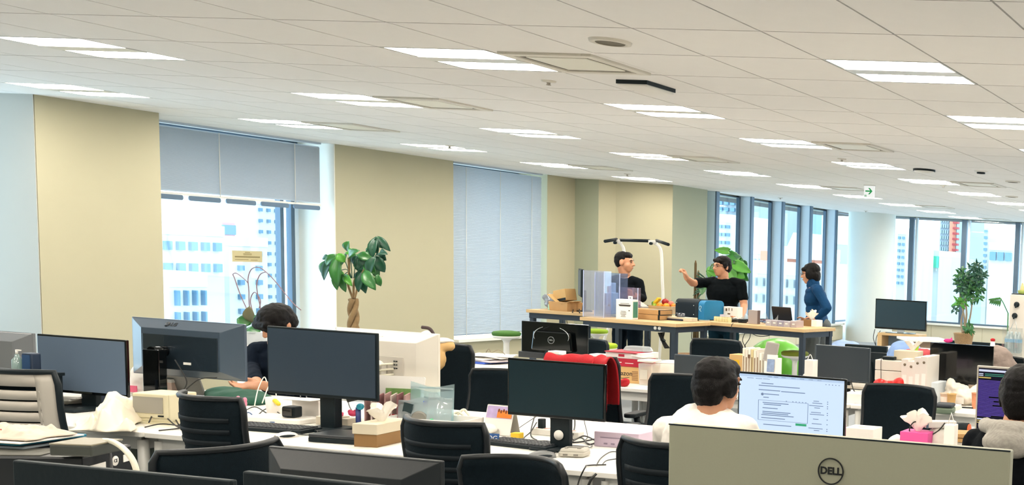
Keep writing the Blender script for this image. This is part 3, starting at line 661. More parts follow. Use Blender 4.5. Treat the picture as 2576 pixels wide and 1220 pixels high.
# middle double row
p, W = mid(1315, 812, 1482, 812, 8.45); t, B, D, zb = monitor('glossy black monitor seen from behind with a ring logo and swoosh', p, pi, W, .265, 'bulge', GLOSS, base=(.30, .2), neck=(.04, .03), nh=.08)
RING = mat('logo_silver', '#b9bdc0', .25, metal=.8)
def ring(r, th, n=36, ex=.002): return M().lathe([(r - th, 0), (r, 0), (r, ex), (r - th, ex), (r - th, 0)], n=n, caps=False, sm=False)
obj('ring_logo', ring(.030, .004), RING, t, mx=B @ tr(0, D + .041, -.01) @ UP_BACK)
text('DELL', .017, RING, t, B @ tr(0, D + .041, -.01) @ UP_BACK, bold=.0005)
for s in (-1, 1): obj('swoosh', M().tube([(s*.16*sin(a), D + .040, .02 + .085*cos(a)) for a in [k*.11 + .5 for k in range(14)]], [.001 + .003*sin(pi*k/13) for k in range(14)], 6), RING, t, mx=B)
obj('lower_bar', M().box((0, D + .02, -.265/2 - .012), (W*.98, .05, .05)), mat('bar_charcoal', '#2a2d31', .3), t, mx=B, bevel=.004)
p, W = mid(1700, 890, 1800, 897, 8.2); monitor('small grey unlit monitor behind the white shirt person', V((p.x + .05, p.y, p.z)), .12, .44, .27, screen=SCRG, hm=mat('frame_slate', '#3a454e', .4))
p, W = mid(2053, 866, 2188, 876, 8.1); monitor('dark grey unlit monitor behind the lit browser monitor', p, -.06, W + .02, .27, screen=SCRG, hm=mat('frame_slate', '#3a454e', .4))
p, W = mid(2148, 880, 2222, 884, 8.75); monitor('black monitor back standing behind the dark grey monitor', V((p.x - .10, p.y, p.z - .01)), pi, .52, .28, 'bulge', BLK)
p, W = mid(2340, 862, 2500, 870, 8.3); t, B, D, zb = monitor('glossy black monitor with pink toys on top beside the white file boxes', p, 0, W, .31, screen=GLOSS, hm=GLOSS, chin=.03)
# nearest row, backs towards us
p, W = mid(1702, 1072, 2549, 1120, 2.45); W = .835
t, B, D, zb = monitor('big silver ultrawide monitor seen from behind in the foreground', p, pi, W, .365, 'flatthick', SILV, base=(.3, .22), neck=(.05, .04))
DK = mat('logo_black', '#17191c', .35)
lg = at_y(2104, 1180, 2.45); lx = -(lg.x - p.x)
obj('ring_logo', ring(.0315, .0028, 48), DK, t, mx=B @ tr(lx, D + .0005, (lg.z - DZ) - zb - .365/2) @ UP_BACK)
text('DELL', .0235, DK, t, B @ tr(lx, D + .0006, (lg.z - DZ) - zb - .365/2) @ UP_BACK, bold=.0008, sx=1.0)
obj('edge_rim', M().box((0, D - .001, .365/2 - .0005), (W, .003, .003)), BLK, t, mx=B)
p, W = mid(686, 1125, 1120, 1153, 2.85); VB = mat('vented_black', '#12181c', .45, bump=.03, spec=.4)
t, B, D, zb = monitor('black vented monitor seen from behind at the bottom left of centre', p, pi, W, .34, 'chamfer', VB)
g = M()
for k in range(9): g.box((0, D + .046, .085 - k*.009), (W*.66, .003, .0035))
obj('vent_slats', g, BLK, t, mx=B, kind='stuff'); obj('carry_bar', M().box((-.02, D + .055, -.012), (.33, .05, .03)), mat('bar_grey_green', '#4a504c', .5), t, mx=B, bevel=.006)
p, W = mid(50, 1169, 598, 1191, 2.2); monitor('black monitor top edge along the bottom left', p, pi, W, .34, 'flat', BLK)
p0 = at_y(590, 1193, 2.0); p1 = at_y(815, 1222, 2.0); p = V((p0.x + .26, 2.02, p0.z + .004)); monitor('black monitor top edge tilting out of the bottom frame', p, pi - .05, .52, .32, 'flat', BLK)
# ------------------------------------------------------------------ small things on the desks
def kb(label, p, a, W, D_, m=BLK, laptop=False, rows=6, cols=17):
    t = thing('keyboard', label, 'keyboard', p, a)
    obj('base', M().box((0, 0, .010), (W, D_, .020), topy=.94), m, t, bevel=.004)
    k = M()
    for r in range(rows):
        for c_ in range(cols): k.box((-W/2 + .014 + (c_ + .5)*(W - .028)/cols, -D_/2 + .012 + (r + .5)*(D_ - .024)/rows, .023), ((W - .028)/cols*.86, (D_ - .024)/rows*.84, .008), top=.8)
    obj('keys', k, mat('key_caps', '#2e3338', .5), t, kind='stuff'); return t
kb('black keyboard in front of the large dark monitor', at_z(690, 1082, DZ), .06, .42, .15)
p = at_z(850, 1107, DZ); p.x += .05
t = thing('laptop', 'closed black laptop left of the tissue box', 'laptop', p, .08)
obj('base', M().rplate((0, 0, .002), .26, .19, .022, .012), BLK, t, bevel=.003); obj('lid', M().rplate((0, 0, .025), .26, .19, .016, .012), mat('laptop_lid', '#2c3034', .4, bump=.05, bscale=300), t, bevel=.004); obj('battery', M().box((0, .10, .016), (.2, .03, .03)), BLK, t)
kb('black mechanical keyboard under the unlit middle monitor', at_z(1318, 1122, DZ), -.10, .40, .145)
def mouse(label, p, a, m1, m2, s=1.):
    t = thing('mouse', label, 'mouse', p, a)
    f = lambda u, v: V(((u - .5)*.062*s*(1 - .25*(2*v - 1)**2), (v - .5)*.11*s, .034*s*(1 - (2*u - 1)**2)**.5*(1 - .6*(2*v - 1)**4)**.5*(.75 + .25*sin(v*pi))))
    obj('shell', M().sheet(f, 12, 12, .002), m1, t)
    obj('side_grip', M().ell((.006*s, 0, .010*s), (.030*s, .050*s, .012*s)), m2, t); obj('wheel', M().cyl((-.004, .03*s, .030*s), (.004, .03*s, .030*s), .008), BLK, t)
mouse('white mouse with dark sides in front of the black keyboard', at_z(720, 1100, DZ), -.5, WHT, BLK, .85)
mouse('grey mouse half hidden by the black chair back below the mechanical keyboard', at_z(1362, 1152, DZ), -.7, mat('mouse_grey', '#77797a', .35), BLK, 1.1)
# tissue box on kraft box
p = at_z(953, 1127, DZ)
def px_box(name, label, cat, px, py, z, size, a, m, bevel=.003, dx=0, dy=0):
    q = at_z(px, py, z); t = thing(name, label, cat, (q.x + dx, q.y + dy, z), a); o = obj('body', M().box((0, 0, size[2]/2), size), m, t, bevel=bevel); return t
t = thing('tissue_box', 'cream and brown tissue box at the desk edge in the lower left', 'tissue box', (p.x - .085, p.y + .10, DZ), .15)
obj('brown_base', M().box((0, 0, .032), (.115, .215, .064)), KRAFT, t, bevel=.003); obj('cream_lid', M().box((0, 0, .090), (.125, .225, .052)), CREAM, t, bevel=.003)
def tuft(name, parent, mx, s=1., seed=1, m=TISS):
    random.seed(seed); g = M(); ph = [random.uniform(0, 6) for _ in range(4)]
    def f2(u, v):
        a = u*2*pi; r = s*(.010 + .040*v)*(1 + .40*sin(3*a + ph[0])*v + .22*sin(7*a + ph[1])*v); q_ = V((r*cos(a)*1.15, r*sin(a)*.75, s*.078*v*(1 + .22*sin(2*a + ph[2]) + .14*sin(5*a + ph[3]))))
        return q_ + noise.noise_vector(q_*45 + V((seed, 0, 0)))*.010*v*s
    g.sheet(f2, 44, 9)
    return obj(name, g, m, parent, mx=mx)
tuft('tissue', t, tr(0, .01, .112), 1.0, 3)
# stand of booklets, bags and basket right of it
q = at_y(985, 1075, 5.38)
t = thing('magazine_holder', 'stand of booklets with a white calendar sheet behind the tissue box', 'magazine holder', (q.x, 5.38, DZ), .25)
obj('white_board', M().rplate((0, 0, 0), .27, .26, .006, .012, mx=tr(0, .06, .15) @ rx(radians(-12)) @ UP_FRONT), PAPER, t)
obj('green_table', M().box((.03, .045, .19), (.18, .004, .05), mx=rx(radians(-4))), mat('print_green', '#7fa860', .7, var=.25, scale=60), t)
for k in range(7): obj('booklet', M().box((-.10 + k*.03, -.03 - .01*(k % 3), .095 + .006*(k % 2)), (.007, .14, .19), mx=rz(.3)), mat('booklet_%d' % (k % 3), ('#b58f8c', '#d8c7be', '#8f5f62')[k % 3], .7, var=.15, scale=30), t)
obj('clip_bar', M().box((-.10, -.02, .20), (.12, .02, .02), mx=ry(-.3)), mat('clip_grey', '#5a5d5a', .5), t); obj('red_pouch', M().ell((.06, -.09, .05), (.06, .02, .04)), RED, t)
CLEAR = see_through('clear_plastic', '#e4ecee', .08, diffuse=.32); CLEARB = see_through('clear_blue_plastic', '#dceef2', .08, diffuse=.30)
q = at_y(1100, 1085, 5.32)
t = thing('basket', 'white perforated basket with plastic pouches in front of the white monitor', 'basket', (q.x - .02, 5.32, DZ), .12)
b = M()
for s in (-1, 1): b.box((0, s*.10, .045), (.42, .006, .09)); b.box((s*.21, 0, .045), (.006, .20, .09))
b.box((0, 0, .004), (.42, .2, .006)); obj('body', b, WHT, t, bevel=.002)
g = M()
for k in range(16):
    for j in range(3): g.box((-.19 + k*.025, -.1035, .03 + j*.02), (.010, .002, .008))
obj('holes', g, mat('basket_hole', '#a9a294', .8), t, kind='stuff')
def pouch(label, p, a, w_, h_, m, items=(), lean=.2, sd=1):
    t = thing('plastic_pouch', label, 'pouch', p, a)
    f = lambda s: (lambda u, v: V(((u - .5)*w_, s*.016*sin(pi*u)*sin(pi*min(1, v*1.15)) + lean*h_*v*.5 + .006*sin(7*u + sd), v*h_ + .012*sin(5*u + sd)*v)))
    obj('sheet', M().sheet(f(-1), 12, 8).sheet(f(1), 12, 8), m, t); obj('zip', M().box((0, lean*h_*.46, h_*.92), (w_*.96, .004, .008)), CLEAR, t)
    for n, mm, mt in items: obj(n, mm, mt, t)
    return t
pouch('pale blue clear folder standing in the basket', (q.x - .09, 5.38, DZ + .01), .15, .24, .245, CLEARB, [], .1, 2)
pouch('zip pouch with a dark strip standing at the front of the basket', (q.x - .13, 5.30, DZ + .01), .1, .17, .17, CLEAR, [('dark_strip', M().box((-.05, .0, .085), (.05, .006, .11), mx=ry(.2)), mat('strip_dark', '#2c3e42', .4)), ('grey_coil', M().lathe([(.04, 0), (.05, .004), (.04, .008)], n=20, mx=tr(.04, .0, .06) @ UP_FRONT), mat('coil_grey', '#8b8880', .5)), ('blue_tab', M().box((.06, .012, .155), (.014, .006, .016)), mat('tab_blue', '#2a4fc0', .5))], .15, 4)
pouch('zip pouch with green labels leaning out of the basket', (q.x + .03, 5.28, DZ + .01), .05, .14, .20, CLEAR, [('green_label', M().box((.03, -.012, .03), (.05, .004, .04)), mat('label_green', '#3aa46a', .5)), ('green_cap', M().ell((-.02, -.01, .06), (.014, .01, .02)), mat('label_green', '#3aa46a', .5))], .3, 7)
q = at_y(1135, 1040, 5.5)
t = thing('cable_bundle', 'tangle of white adapters right of the plastic pouches', 'cables', (q.x, 5.5, DZ))
for k in range(5): obj('white_lead', M().tube(bez([(-.12 + .03*k, -.02, .01), (-.05 + .02*k, .02*(k - 2), .05 + .012*k), (.05, .03*(k - 2), .045 + .01*k), (.12 + .01*k, .0, .02)], 6), .007), CABLEW, t)
obj('plug', M().box((.10, 0, .06), (.05, .03, .03)), WHT, t, bevel=.004)
q = at_y(1195, 1060, 5.36); t = thing('paper_bag', 'crumpled white paper lying behind the black chair back', 'paper', (q.x - .02, 5.36, DZ)); blob('paper', M().ell((0, 0, .03), (.13, .09, .035)).ell((.05, .02, .035), (.08, .06, .03)), PAPER, t, .008, 3, disp=.03, dscale=.05)
# desk calendar, card, power strip
q = at_z(1250, 1095, DZ)
t = thing('desk_calendar', 'desk calendar with an orange autumn picture left of the unlit monitor', 'calendar', (q.x, q.y + .03, DZ), -.02)
obj('front_page', M().box((0, -.035, .075), (.165, .003, .16), mx=tr(0, 0, 0)), PAPER, t, mx=rx(radians(-14))); obj('rear_page', M().box((0, .045, .075), (.165, .003, .16)), mat('calendar_grey', '#b5b3ab', .8), t, mx=rx(radians(14)))
obj('picture', M().box((.0, -.0375, .118), (.155, .002, .066)), mat('picture_lilac', '#b9a5cf', .6, var=.3, scale=30), t, mx=rx(radians(-14)))
obj('orange_patch', M().box((.032, -.039, .108), (.088, .0015, .040)), mat('picture_orange', '#e07f28', .6, var=.25, scale=40), t, mx=rx(radians(-14)))
g = M()
for k in range(6): g.ell((-.005 + k*.015, -.0395, .128 - .006*(k % 2)), (.006, .001, .010))
obj('brown_trees', g, mat('picture_brown', '#7a3c18', .7), t, mx=rx(radians(-14)))
q = at_z(1238, 1118, DZ); t = thing('card', 'small blue card with white letters left of the mechanical keyboard', 'card', (q.x - .02, q.y + .02, DZ), .1)
obj('board', M().box((0, 0, .028), (.075, .003, .05)), mat('card_blue', '#1f4f8c', .5), t, mx=rx(-.15)); text('IDG', .036, PAPER, t, rx(-.15) @ tr(0, -.002, .028) @ UP_FRONT)
q = at_z(1385, 1098, DZ); t = thing('power_strip', 'white power strip with red outlet marks under the middle monitor', 'power strip', (q.x + .02, q.y + .03, DZ), -.06)
obj('body', M().box((0, 0, .018), (.30, .05, .036)), WHT, t, bevel=.005)
for k in range(5): obj('outlet', M().lathe([(.015, 0), (.015, .003), (.001, .003)], n=16), mat('outlet_red', '#d8a39a', .6), t, mx=tr(-.12 + k*.055, 0, .036))
obj('black_plug', M().box((-.10, -.0, .062), (.03, .03, .055)), BLK, t, bevel=.004)
q = at_z(1300, 1098, DZ); t = px_box('sticky_note_block', 'yellow block of notes between the calendar and the keyboard', 'notes', 1301, 1102, DZ, (.05, .04, .03), .1, mat('note_yellow', '#dcb62a', .7))
def cable(label, pts, r=.0035, m=CABLE, name='cable', group=None):
    mm = M().tube(bez(pts, 7), r, 7); o = obj(name, mm, m); return tag(o, label, 'cable', group)
def zc(pts, h=.006): return [at_z(a, b, DZ) + V((0, 0, k + h)) for a, b, k in pts]
cable('black cable looping down from the middle monitor to the power strip', zc([(1372, 1080, .08), (1360, 1075, .13), (1345, 1085, .08), (1335, 1100, .01), (1350, 1110, 0)]))
cable('thin black cable swung left of the middle monitor stand', zc([(1365, 1085, .1), (1340, 1078, .05), (1310, 1085, .02), (1290, 1092, 0)]), .002)
cable('black cable from the middle monitor past its stand to the right', zc([(1375, 1075, .12), (1395, 1095, .03), (1420, 1112, 0), (1455, 1115, 0), (1495, 1112, .01)]), .004)
cable('black cable dropping beside the stand of the middle monitor', zc([(1443, 1080, .12), (1446, 1095, .05), (1440, 1108, 0), (1470, 1104, 0.01), (1500, 1112, 0)]), .004)
cable('black cable lying in a wave behind the mechanical keyboard', zc([(1395, 1100, 0), (1425, 1118, .0), (1460, 1108, .01), (1480, 1120, 0), (1500, 1116, 0)]), .004)
cable('thin black cable drooping right of the middle monitor stand', zc([(1462, 1070, .12), (1470, 1085, .05), (1478, 1100, 0), (1472, 1112, 0), (1490, 1125, 0), (1470, 1132, 0)]), .002)
cable('black cable crossing left of the power strip', zc([(1350, 1092, .06), (1335, 1098, .02), (1318, 1106, 0), (1340, 1112, 0), (1375, 1112, 0), (1410, 1120, 0)]), .003)
cable('thin dark cable running from the game console', zc([(1383, 1150, 0), (1395, 1142, 0), (1410, 1132, 0), (1430, 1128, 0)]), .0025)
cable('thin black cable arching over the desk joint by the right chair', zc([(1500, 1174, 0), (1512, 1155, 0), (1535, 1140, 0), (1558, 1140, 0)]), .0025)
cable('thin black cable beside the arching one near the desk joint', zc([(1515, 1172, 0), (1525, 1162, 0), (1545, 1158, 0), (1566, 1160, 0.01)]), .0025)
p = at_z(1525, 1172, DZ)
cable('black charging cable hanging over the desk joint at the bottom', [p + V((0, 0, .006)), p + V((-.06, -.05, .006)), at_y(1472, 1178, 4.695) + V((0, 0, .004)), at_y(1458, 1205, 4.68), at_y(1450, 1235, 4.66)], .0035)
cable('black plug lead hanging below the desk joint', [at_y(1500, 1192, 4.69), at_y(1488, 1205, 4.67), at_y(1480, 1222, 4.67)], .006)
# lavender box, game console
q = at_z(1530, 1125, DZ); t = thing('storage_box', 'pale lavender flat box right of the power strip', 'box', (q.x + .04, q.y + .09, DZ), .04)
obj('body', M().box((0, 0, .04), (.25, .17, .08)), mat('lavender_card', '#c9b7c9', .6), t, bevel=.003)
obj('front_print', M().box((-.02, -.086, .05), (.14, .002, .004)).box((-.06, -.086, .018), (.02, .002, .008)).box((-.02, -.086, .018), (.02, .002, .008)).box((.02, -.086, .018), (.02, .002, .008)), mat('lavender_ink', '#8d7f93', .6), t)
q = at_z(1442, 1148, DZ); t = thing('game_console', 'grey retro game console on the desk right of the mechanical keyboard', 'game console', (q.x, q.y + .01, DZ), .25)
GC = mat('console_grey', '#b9b5aa', .5); obj('lower_shell', M().rplate((0, 0, .004), .125, .10, .022, .016), GC, t, bevel=.004); obj('upper_shell', M().rplate((0, .004, .026), .122, .09, .016, .012, scale=.88), GC, t, bevel=.004)
obj('cartridge_flap', M().box((0, .01, .043), (.07, .03, .004)), mat('console_dark', '#77736b', .5), t); obj('button', M().box((-.03, -.02, .043), (.016, .010, .004)).box((.03, -.02, .043), (.016, .010, .004)), mat('console_dark', '#77736b', .5), t)
obj('port', M().box((-.025, -.0505, .014), (.022, .003, .008)).box((.025, -.0505, .014), (.022, .003, .008)), mat('console_dark', '#77736b', .5), t)
# clutter under the large dark monitor
q = at_z(830, 1068, DZ); t = thing('food_box', 'low clear box with a pink cloth on it right of the black keyboard', 'box', (q.x, q.y + .02, DZ), -.05)
obj('body', M().rplate((0, 0, 0), .13, .10, .045, .012), mat('frosted_box', '#cfc6b4', .4), t, bevel=.003); blob('pink_cloth', M().ell((0, .0, .05), (.055, .04, .014)).ell((.02, .01, .06), (.03, .03, .012)), mat('pink_cloth', '#e0567c', .8), t, .006, 2, disp=.012, dscale=.03); obj('side_box', M().box((.095, .01, .02), (.05, .07, .04)), mat('frosted_box', '#cfc6b4', .4), t, bevel=.003)
q = at_y(775, 1048, 5.45); t = thing('white_carton', 'white carton standing left of the dark monitor stand', 'box', (q.x + .03, 5.45, DZ), 0.05); obj('body', M().box((0, 0, .055), (.16, .10, .11)), PAPER, t, bevel=.002); obj('open_flap', M().box((0, -.06, .115), (.16, .09, .003), mx=rx(0)), PAPER, t)
q = at_y(735, 1040, 5.30); t = thing('clock_speaker', 'small black rounded cube on the white tray under the dark monitor', 'speaker', (q.x, 5.30, DZ + .03), 0); obj('body', M().rplate((0, 0, 0), .075, .06, .06, .01), BLK, t, bevel=.008); obj('front_face', M().box((0, -.031, .03), (.06, .003, .04)), GLOSS, t)
t = thing('tray', 'white plastic tray of leads under the dark monitor', 'tray', (q.x - .06, 5.30, DZ), 0); obj('body', M().rplate((0, 0, 0), .34, .16, .028, .03), WHT, t, bevel=.006)
q = at_y(690, 1030, 5.42); t = thing('paper_cup', 'white paper cup with a yellow strip under the dark monitor', 'cup', (q.x + .0, 5.42, DZ), 0); obj('cup', M().lathe([(.032, 0), (.042, .11), (.038, .11), (.03, .01), (.001, .008)], n=24), WHT, t); blob('yellow_wrapper', M().cap((.02, -.02, .10), (.07, -.04, .08), .012), mat('yellow_wrap', '#e5cf2e', .6), t, .006, 2)
for k, (pp, m_) in enumerate((([(640, 1035, .02), (650, 1015, .08), (665, 1000, .12), (672, 1005, .1)], CABLEW), ([(660, 1030, .03), (680, 1012, .10), (695, 1020, .06), (690, 1040, .01)], CABLEW), ([(600, 1048, 0), (640, 1040, .03), (680, 1050, .01), (720, 1042, .02)], CABLE), ([(640, 1058, 0), (670, 1045, .03), (700, 1050, .02), (715, 1060, 0)], CABLE),
                              ([(760, 1010, .1), (772, 1030, .06), (765, 1050, .01), (775, 1062, 0)], CABLE), ([(755, 1012, .1), (758, 1035, .05), (770, 1050, .0), (790, 1058, 0)], CABLE), ([(745, 1095, 0), (775, 1098, 0), (800, 1090, .0), (780, 1085, .01)], CABLE), ([(870, 1010, .08), (880, 1040, .03), (905, 1060, 0), (880, 1062, 0)], CABLE), ([(605, 1060, 0), (625, 1050, .02), (650, 1060, .0), (690, 1066, .0)], mat('cable_blue', '#3a5f8f', .5)))):
    cable(('white lead curling up by the green cloth', 'white looped lead beside the paper cup', 'dark lead lying on the white tray', 'dark lead curled before the white tray', 'black lead dropping behind the dark monitor, left one', 'black lead dropping behind the dark monitor, right one', 'black mouse lead coiled by the laptop', 'black lead right of the dark monitor stand', 'blue grey lead behind the black keyboard')[k], zc(pp, .008), .003, m_)
q = at_y(608, 1050, 5.25); t = thing('plush_toy', 'small pink figurine beside the black chair back', 'toy', (q.x, 5.25, DZ)); blob('body', M().ell((0, 0, .04), (.022, .02, .04)).ell((0, 0, .09), (.028, .025, .028)).ell((-.02, 0, .115), (.012, .01, .018)).ell((.022, 0, .112), (.012, .01, .016)).ell((.0, -.02, .05), (.03, .012, .014)), mat('toy_pink', '#e58aa6', .6, var=.3, scale=50), t, .005, 2)
q = at_y(893, 1045, 5.2); t = thing('toy_figure', 'small red and blue toys hanging right of the dark monitor', 'toy', (q.x + .02, 5.2, DZ + .0)); obj('stem', M().cyl((0, 0, 0), (0, 0, .13), .012), mat('toy_navy', '#1d2f66', .5), t); blob('red_body', M().ell((-.03, 0, .095), (.026, .02, .016)).ell((-.045, -.005, .105), (.012, .01, .012)).ell((-.015, 0, .108), (.012, .01, .012)), mat('toy_crimson', '#b32a50', .5), t, .004, 2); obj('blue_ball', M().ell((.012, 0, .135), .018), mat('toy_cyan', '#1f93ad', .4), t)
q = at_z(600, 1010, DZ); tag(blob('green_cloth', M().ell((q.x, q.y, .725), (.20, .13, .05)).ell((q.x - .12, q.y + .04, .735), (.13, .1, .045)).ell((q.x + .12, q.y - .05, .72), (.12, .1, .035)), mat('green_cloth', '#1d5140', .85, var=.1), None, .012, 3, disp=.03, dscale=.12), 'dark green cloth heap in front of the typing hands', 'cloth')
# left end of the nearer row
q = at_z(388, 1065, DZ)
t = thing('display_unit', 'beige boxy instrument with a grey screen at the left desk end', 'instrument', (q.x, q.y + .06, DZ), .08)
BEI = mat('aged_beige_plastic', '#cfc8aa', .5); obj('case', M().box((0, 0, .085), (.205, .16, .15)), BEI, t, bevel=.006); obj('face_frame', M().box((0, -.081, .095), (.195, .008, .125)), BEI, t, bevel=.003); obj('grey_screen', M().box((-.01, -.086, .10), (.165, .004, .085)), mat('lcd_grey', '#8f8c84', .4), t); obj('foot_bar', M().box((0, -.02, .006), (.22, .15, .014)), BEI, t); obj('button_row', M().box((.06, -.086, .045), (.03, .004, .008)), BLK, t)
q = at_z(480, 1020, DZ); t = thing('keyboard_tray', 'cream keyboard lying behind the beige instrument', 'keyboard', (q.x, q.y + .1, DZ), .1); obj('base', M().box((0, 0, .012), (.32, .12, .024)), BEI, t, bevel=.003)
g = M()
for r_ in range(5):
    for c_ in range(15): g.box((-.145 + c_*.0207, -.045 + r_*.0225, .026), (.017, .018, .007), top=.8)
obj('keys', g, mat('cream_keys', '#ddd6bd', .5), t, kind='stuff')
q = at_y(492, 990, 5.85); t = thing('laptop', 'open grey laptop seen from behind below the slate monitor', 'laptop', (q.x, 5.75, DZ), pi); obj('lid', M().rplate((0, 0, 0), .33, .20, .012, .012), mat('laptop_grey', '#7f7f7c', .4), t, mx=tr(0, .02, .12) @ rx(radians(-18)) @ UP_FRONT, bevel=.003); obj('base', M().rplate((0, -.11, .002), .33, .22, .014, .012), mat('laptop_grey', '#7f7f7c', .4), t, bevel=.003)
cable('black lead hanging in a bow before the open grey laptop', [at_y(440, 905, 5.5), at_y(470, 960, 5.5), at_y(455, 990, 5.5), at_y(500, 955, 5.52), at_y(545, 950, 5.5)], .003)
for k, pp in enumerate(([(375, 1075, .02), (400, 1050, .06), (430, 1060, .04), (450, 1072, .0)], [(365, 1080, .005), (410, 1074, .01), (460, 1078, .0), (400, 1086, 0)], [(400, 1052, .05), (420, 1068, .03), (445, 1080, .01), (470, 1084, 0)])):
    cable(('black lead arched in front of the beige instrument', 'black lead lying flat before the beige instrument', 'black lead slanting right of the beige instrument')[k], zc(pp), .0035)
# cream cloth over the left desk end
c0, c1, c2, c3 = at_z(170, 1088, DZ), at_z(318, 1092, DZ), at_z(352, 1058, DZ), at_z(225, 1045, DZ)
def cloth_s(u, v):
    p = c0.lerp(c1, u).lerp(c3.lerp(c2, u), v); k = math.exp(-((u - .80 + .35*(1 - v))/.20)**2); e_ = min(1, 6*min(u, 1 - u, v, 1 - v))
    return p + V((.02*sin(9*v), .02*sin(8*u), .012 + e_*(.030*abs(sin(9*u - 6*v + .8*sin(5*v)))*(.3 + u) + .135*k*(.3 + .7*v) + .035*sin(8*u - 5*v + 1)**2*u + .02*abs(noise.noise(V((u*5, v*3.5, 1)))) + .045*noise.noise(V((u*4 + v*3, v*2.5 - u*2, 4))) + .014*noise.noise(V((u*13, v*9, 7))))))
o = obj('cloth', M().sheet(cloth_s, 60, 40, .005), mat('cream_cotton', '#efe6d2', .9, bump=.15, bscale=60)); tag(o, 'cream cloth heaped on the left desk end beside the beige instrument', 'cloth')
q = at_y(335, 960, 5.7); t = thing('paper_bag', 'white and pink carrier bag between the two left monitors', 'bag', (q.x, 5.75, DZ)); blob('bag', M().ell((0, 0, .10), (.07, .05, .09)).ell((.0, 0, .04), (.08, .06, .05)), PAPER, t, .008, 3, disp=.02, dscale=.06); obj('pink_print', M().box((.0, -.066, .045), (.09, .004, .04)), mat('print_pink', '#d9607f', .7), t)
t = thing('storage_box', 'peach lidded box beside the white carrier bag on the left', 'box', (q.x + .16, 5.78, DZ)); obj('body', M().box((0, 0, .05), (.17, .12, .10)), mat('peach_card', '#dcc3b5', .7), t, bevel=.003); obj('lid', M().box((0, 0, .105), (.18, .13, .02)), PAPER, t, bevel=.003)
q = at_y(210, 1015, 5.3); t = thing('paper_stack', 'pile of papers and a dark box under the blue grey monitor', 'papers', (q.x, 5.32, DZ))
for k in range(5): obj('sheet', M().box((-.12 + .02*k, .0, .006 + .012*k), (.21, .29, .010), mx=rz(.1*k - .2)), PAPER, t)
obj('dark_box', M().box((.12, -.05, .06), (.09, .07, .12)), mat('navy_box', '#1b2c44', .5), t, bevel=.003); obj('label', M().box((.12, -.087, .085), (.05, .002, .02)), PAPER, t)
t = thing('desk_shelf', 'thin black monitor shelf edge under the blue grey monitor', 'shelf', (q.x + .02, 5.12, DZ)); obj('board', M().box((0, 0, .008), (.5, .16, .012)), BLK, t, bevel=.003)
q = at_y(52, 938, 5.0); hr = q.z - DZ; t = thing('bottle', 'small clear pump bottle left of the light grey chair top', 'bottle', (q.x - .02, 5.0, DZ + hr)); obj('body', M().lathe([(.02, 0), (.022, .02), (.022, .07), (.01, .085), (.008, .1), (.001, .1)], n=18), see_through('bottle_clear', '#c9e0dc', .08, diffuse=.4), t); obj('pump', M().cyl((0, 0, .1), (0, 0, .12), .006).box((.01, 0, .122), (.03, .008, .006)), WHT, t)
t = thing('speaker_box', 'small navy box beside the pump bottle at the left', 'box', (q.x + .045, 5.02, DZ + hr)); obj('body', M().box((0, 0, .055), (.065, .05, .11)), mat('navy_box', '#1b2c44', .5), t, bevel=.008); obj('front_face', M().box((0, -.026, .06), (.05, .002, .08)), mat('navy_face', '#27456b', .4), t)
t = thing('desk_riser', 'dark riser under the pump bottle at the left edge', 'shelf', (q.x - .1, 5.02, DZ)); obj('board', M().box((0, 0, hr - .008), (.45, .2, .016)), BLK, t); obj('foot', M().box((-.2, 0, hr/2 - .008), (.016, .2, hr - .016)).box((.2, 0, hr/2 - .008), (.016, .2, hr - .016)), BLK, t)
# desktop computer, folders and router in the lower left
zt = 1.02; pa0, pb0, pc0 = at_z(205, 1150, zt), at_z(331, 1117, zt), at_z(-190, 1130, zt)
pw, pd = .46, (pb0 - pa0).length; pang = math.atan2((pb0 - pa0).y, (pb0 - pa0).x) - pi/2
PF = tr(pa0.x, pa0.y, 0) @ rz(pang) @ tr(-pw/2, pd/2, 0)
t = thing('desktop_computer', 'black desktop computer with white stickers in the lower left corner', 'computer', mx=PF @ tr(0, 0, DZ))
h = zt - DZ; PCM = mat('pc_case', '#14181c', .35, var=.1, bump=.02); obj('case', M().box((0, 0, h/2), (pw, pd, h)), PCM, t, bevel=.006); SD = tr(pw/2 + .001, 0, h) @ rz(pi/2)
obj('sticker', M().box((-.10, -.001, -.045), (.17, .002, .022)), PAPER, t, mx=SD); obj('small_sticker', M().box((-.10, -.001, -.075), (.09, .002, .012)), PAPER, t, mx=SD); obj('ce_badge', M().lathe([(.016, 0), (.016, .002), (.001, .002)], n=20), PAPER, t, mx=SD @ tr(.035, 0, -.04) @ UP_FRONT); obj('square_badge', M().box((.095, -.001, -.04), (.036, .002, .024)), PAPER, t, mx=SD)
text('CE', .016, BLK, t, SD @ tr(.035, -.0025, -.04) @ UP_FRONT); obj('vent_strip', M().box((-.02, -.05, h + .001), (pw*.6, pd*.5, .004)), mat('pc_vent', '#55544c', .6), t)
R_ = PF @ tr(0, 0, zt)
t = thing('router', 'flat dark network box on top of the desktop computer', 'router', mx=tr(at_z(218, 1115, zt + .04)) @ tr(0, 0, -.036) @ rz(.25)); obj('case', M().box((0, 0, .022), (.118, .12, .034)), mat('router_grey', '#3c3f3a', .45), t, bevel=.004); obj('lid', M().box((0, 0, .041), (.118, .12, .004)), mat('router_lid', '#8c8674', .5), t)
for k, (m_, dz, nm_) in enumerate(((mat('folder_teal', '#1a7f9e', .5), .012, 'teal folder under the paper heap on the desktop computer'), (mat('folder_grey', '#7b8388', .5), 0, 'grey folder lying lowest on the desktop computer'))):
    t = thing('folder', nm_, 'folder', mx=tr(at_z(40, 1108, zt + .01)) @ tr(0, 0, dz - .006) @ rz(.1 + .06*k)); obj('cover', M().rplate((0, 0, 0), .26, .22, .008, .008), m_, t, bevel=.002)
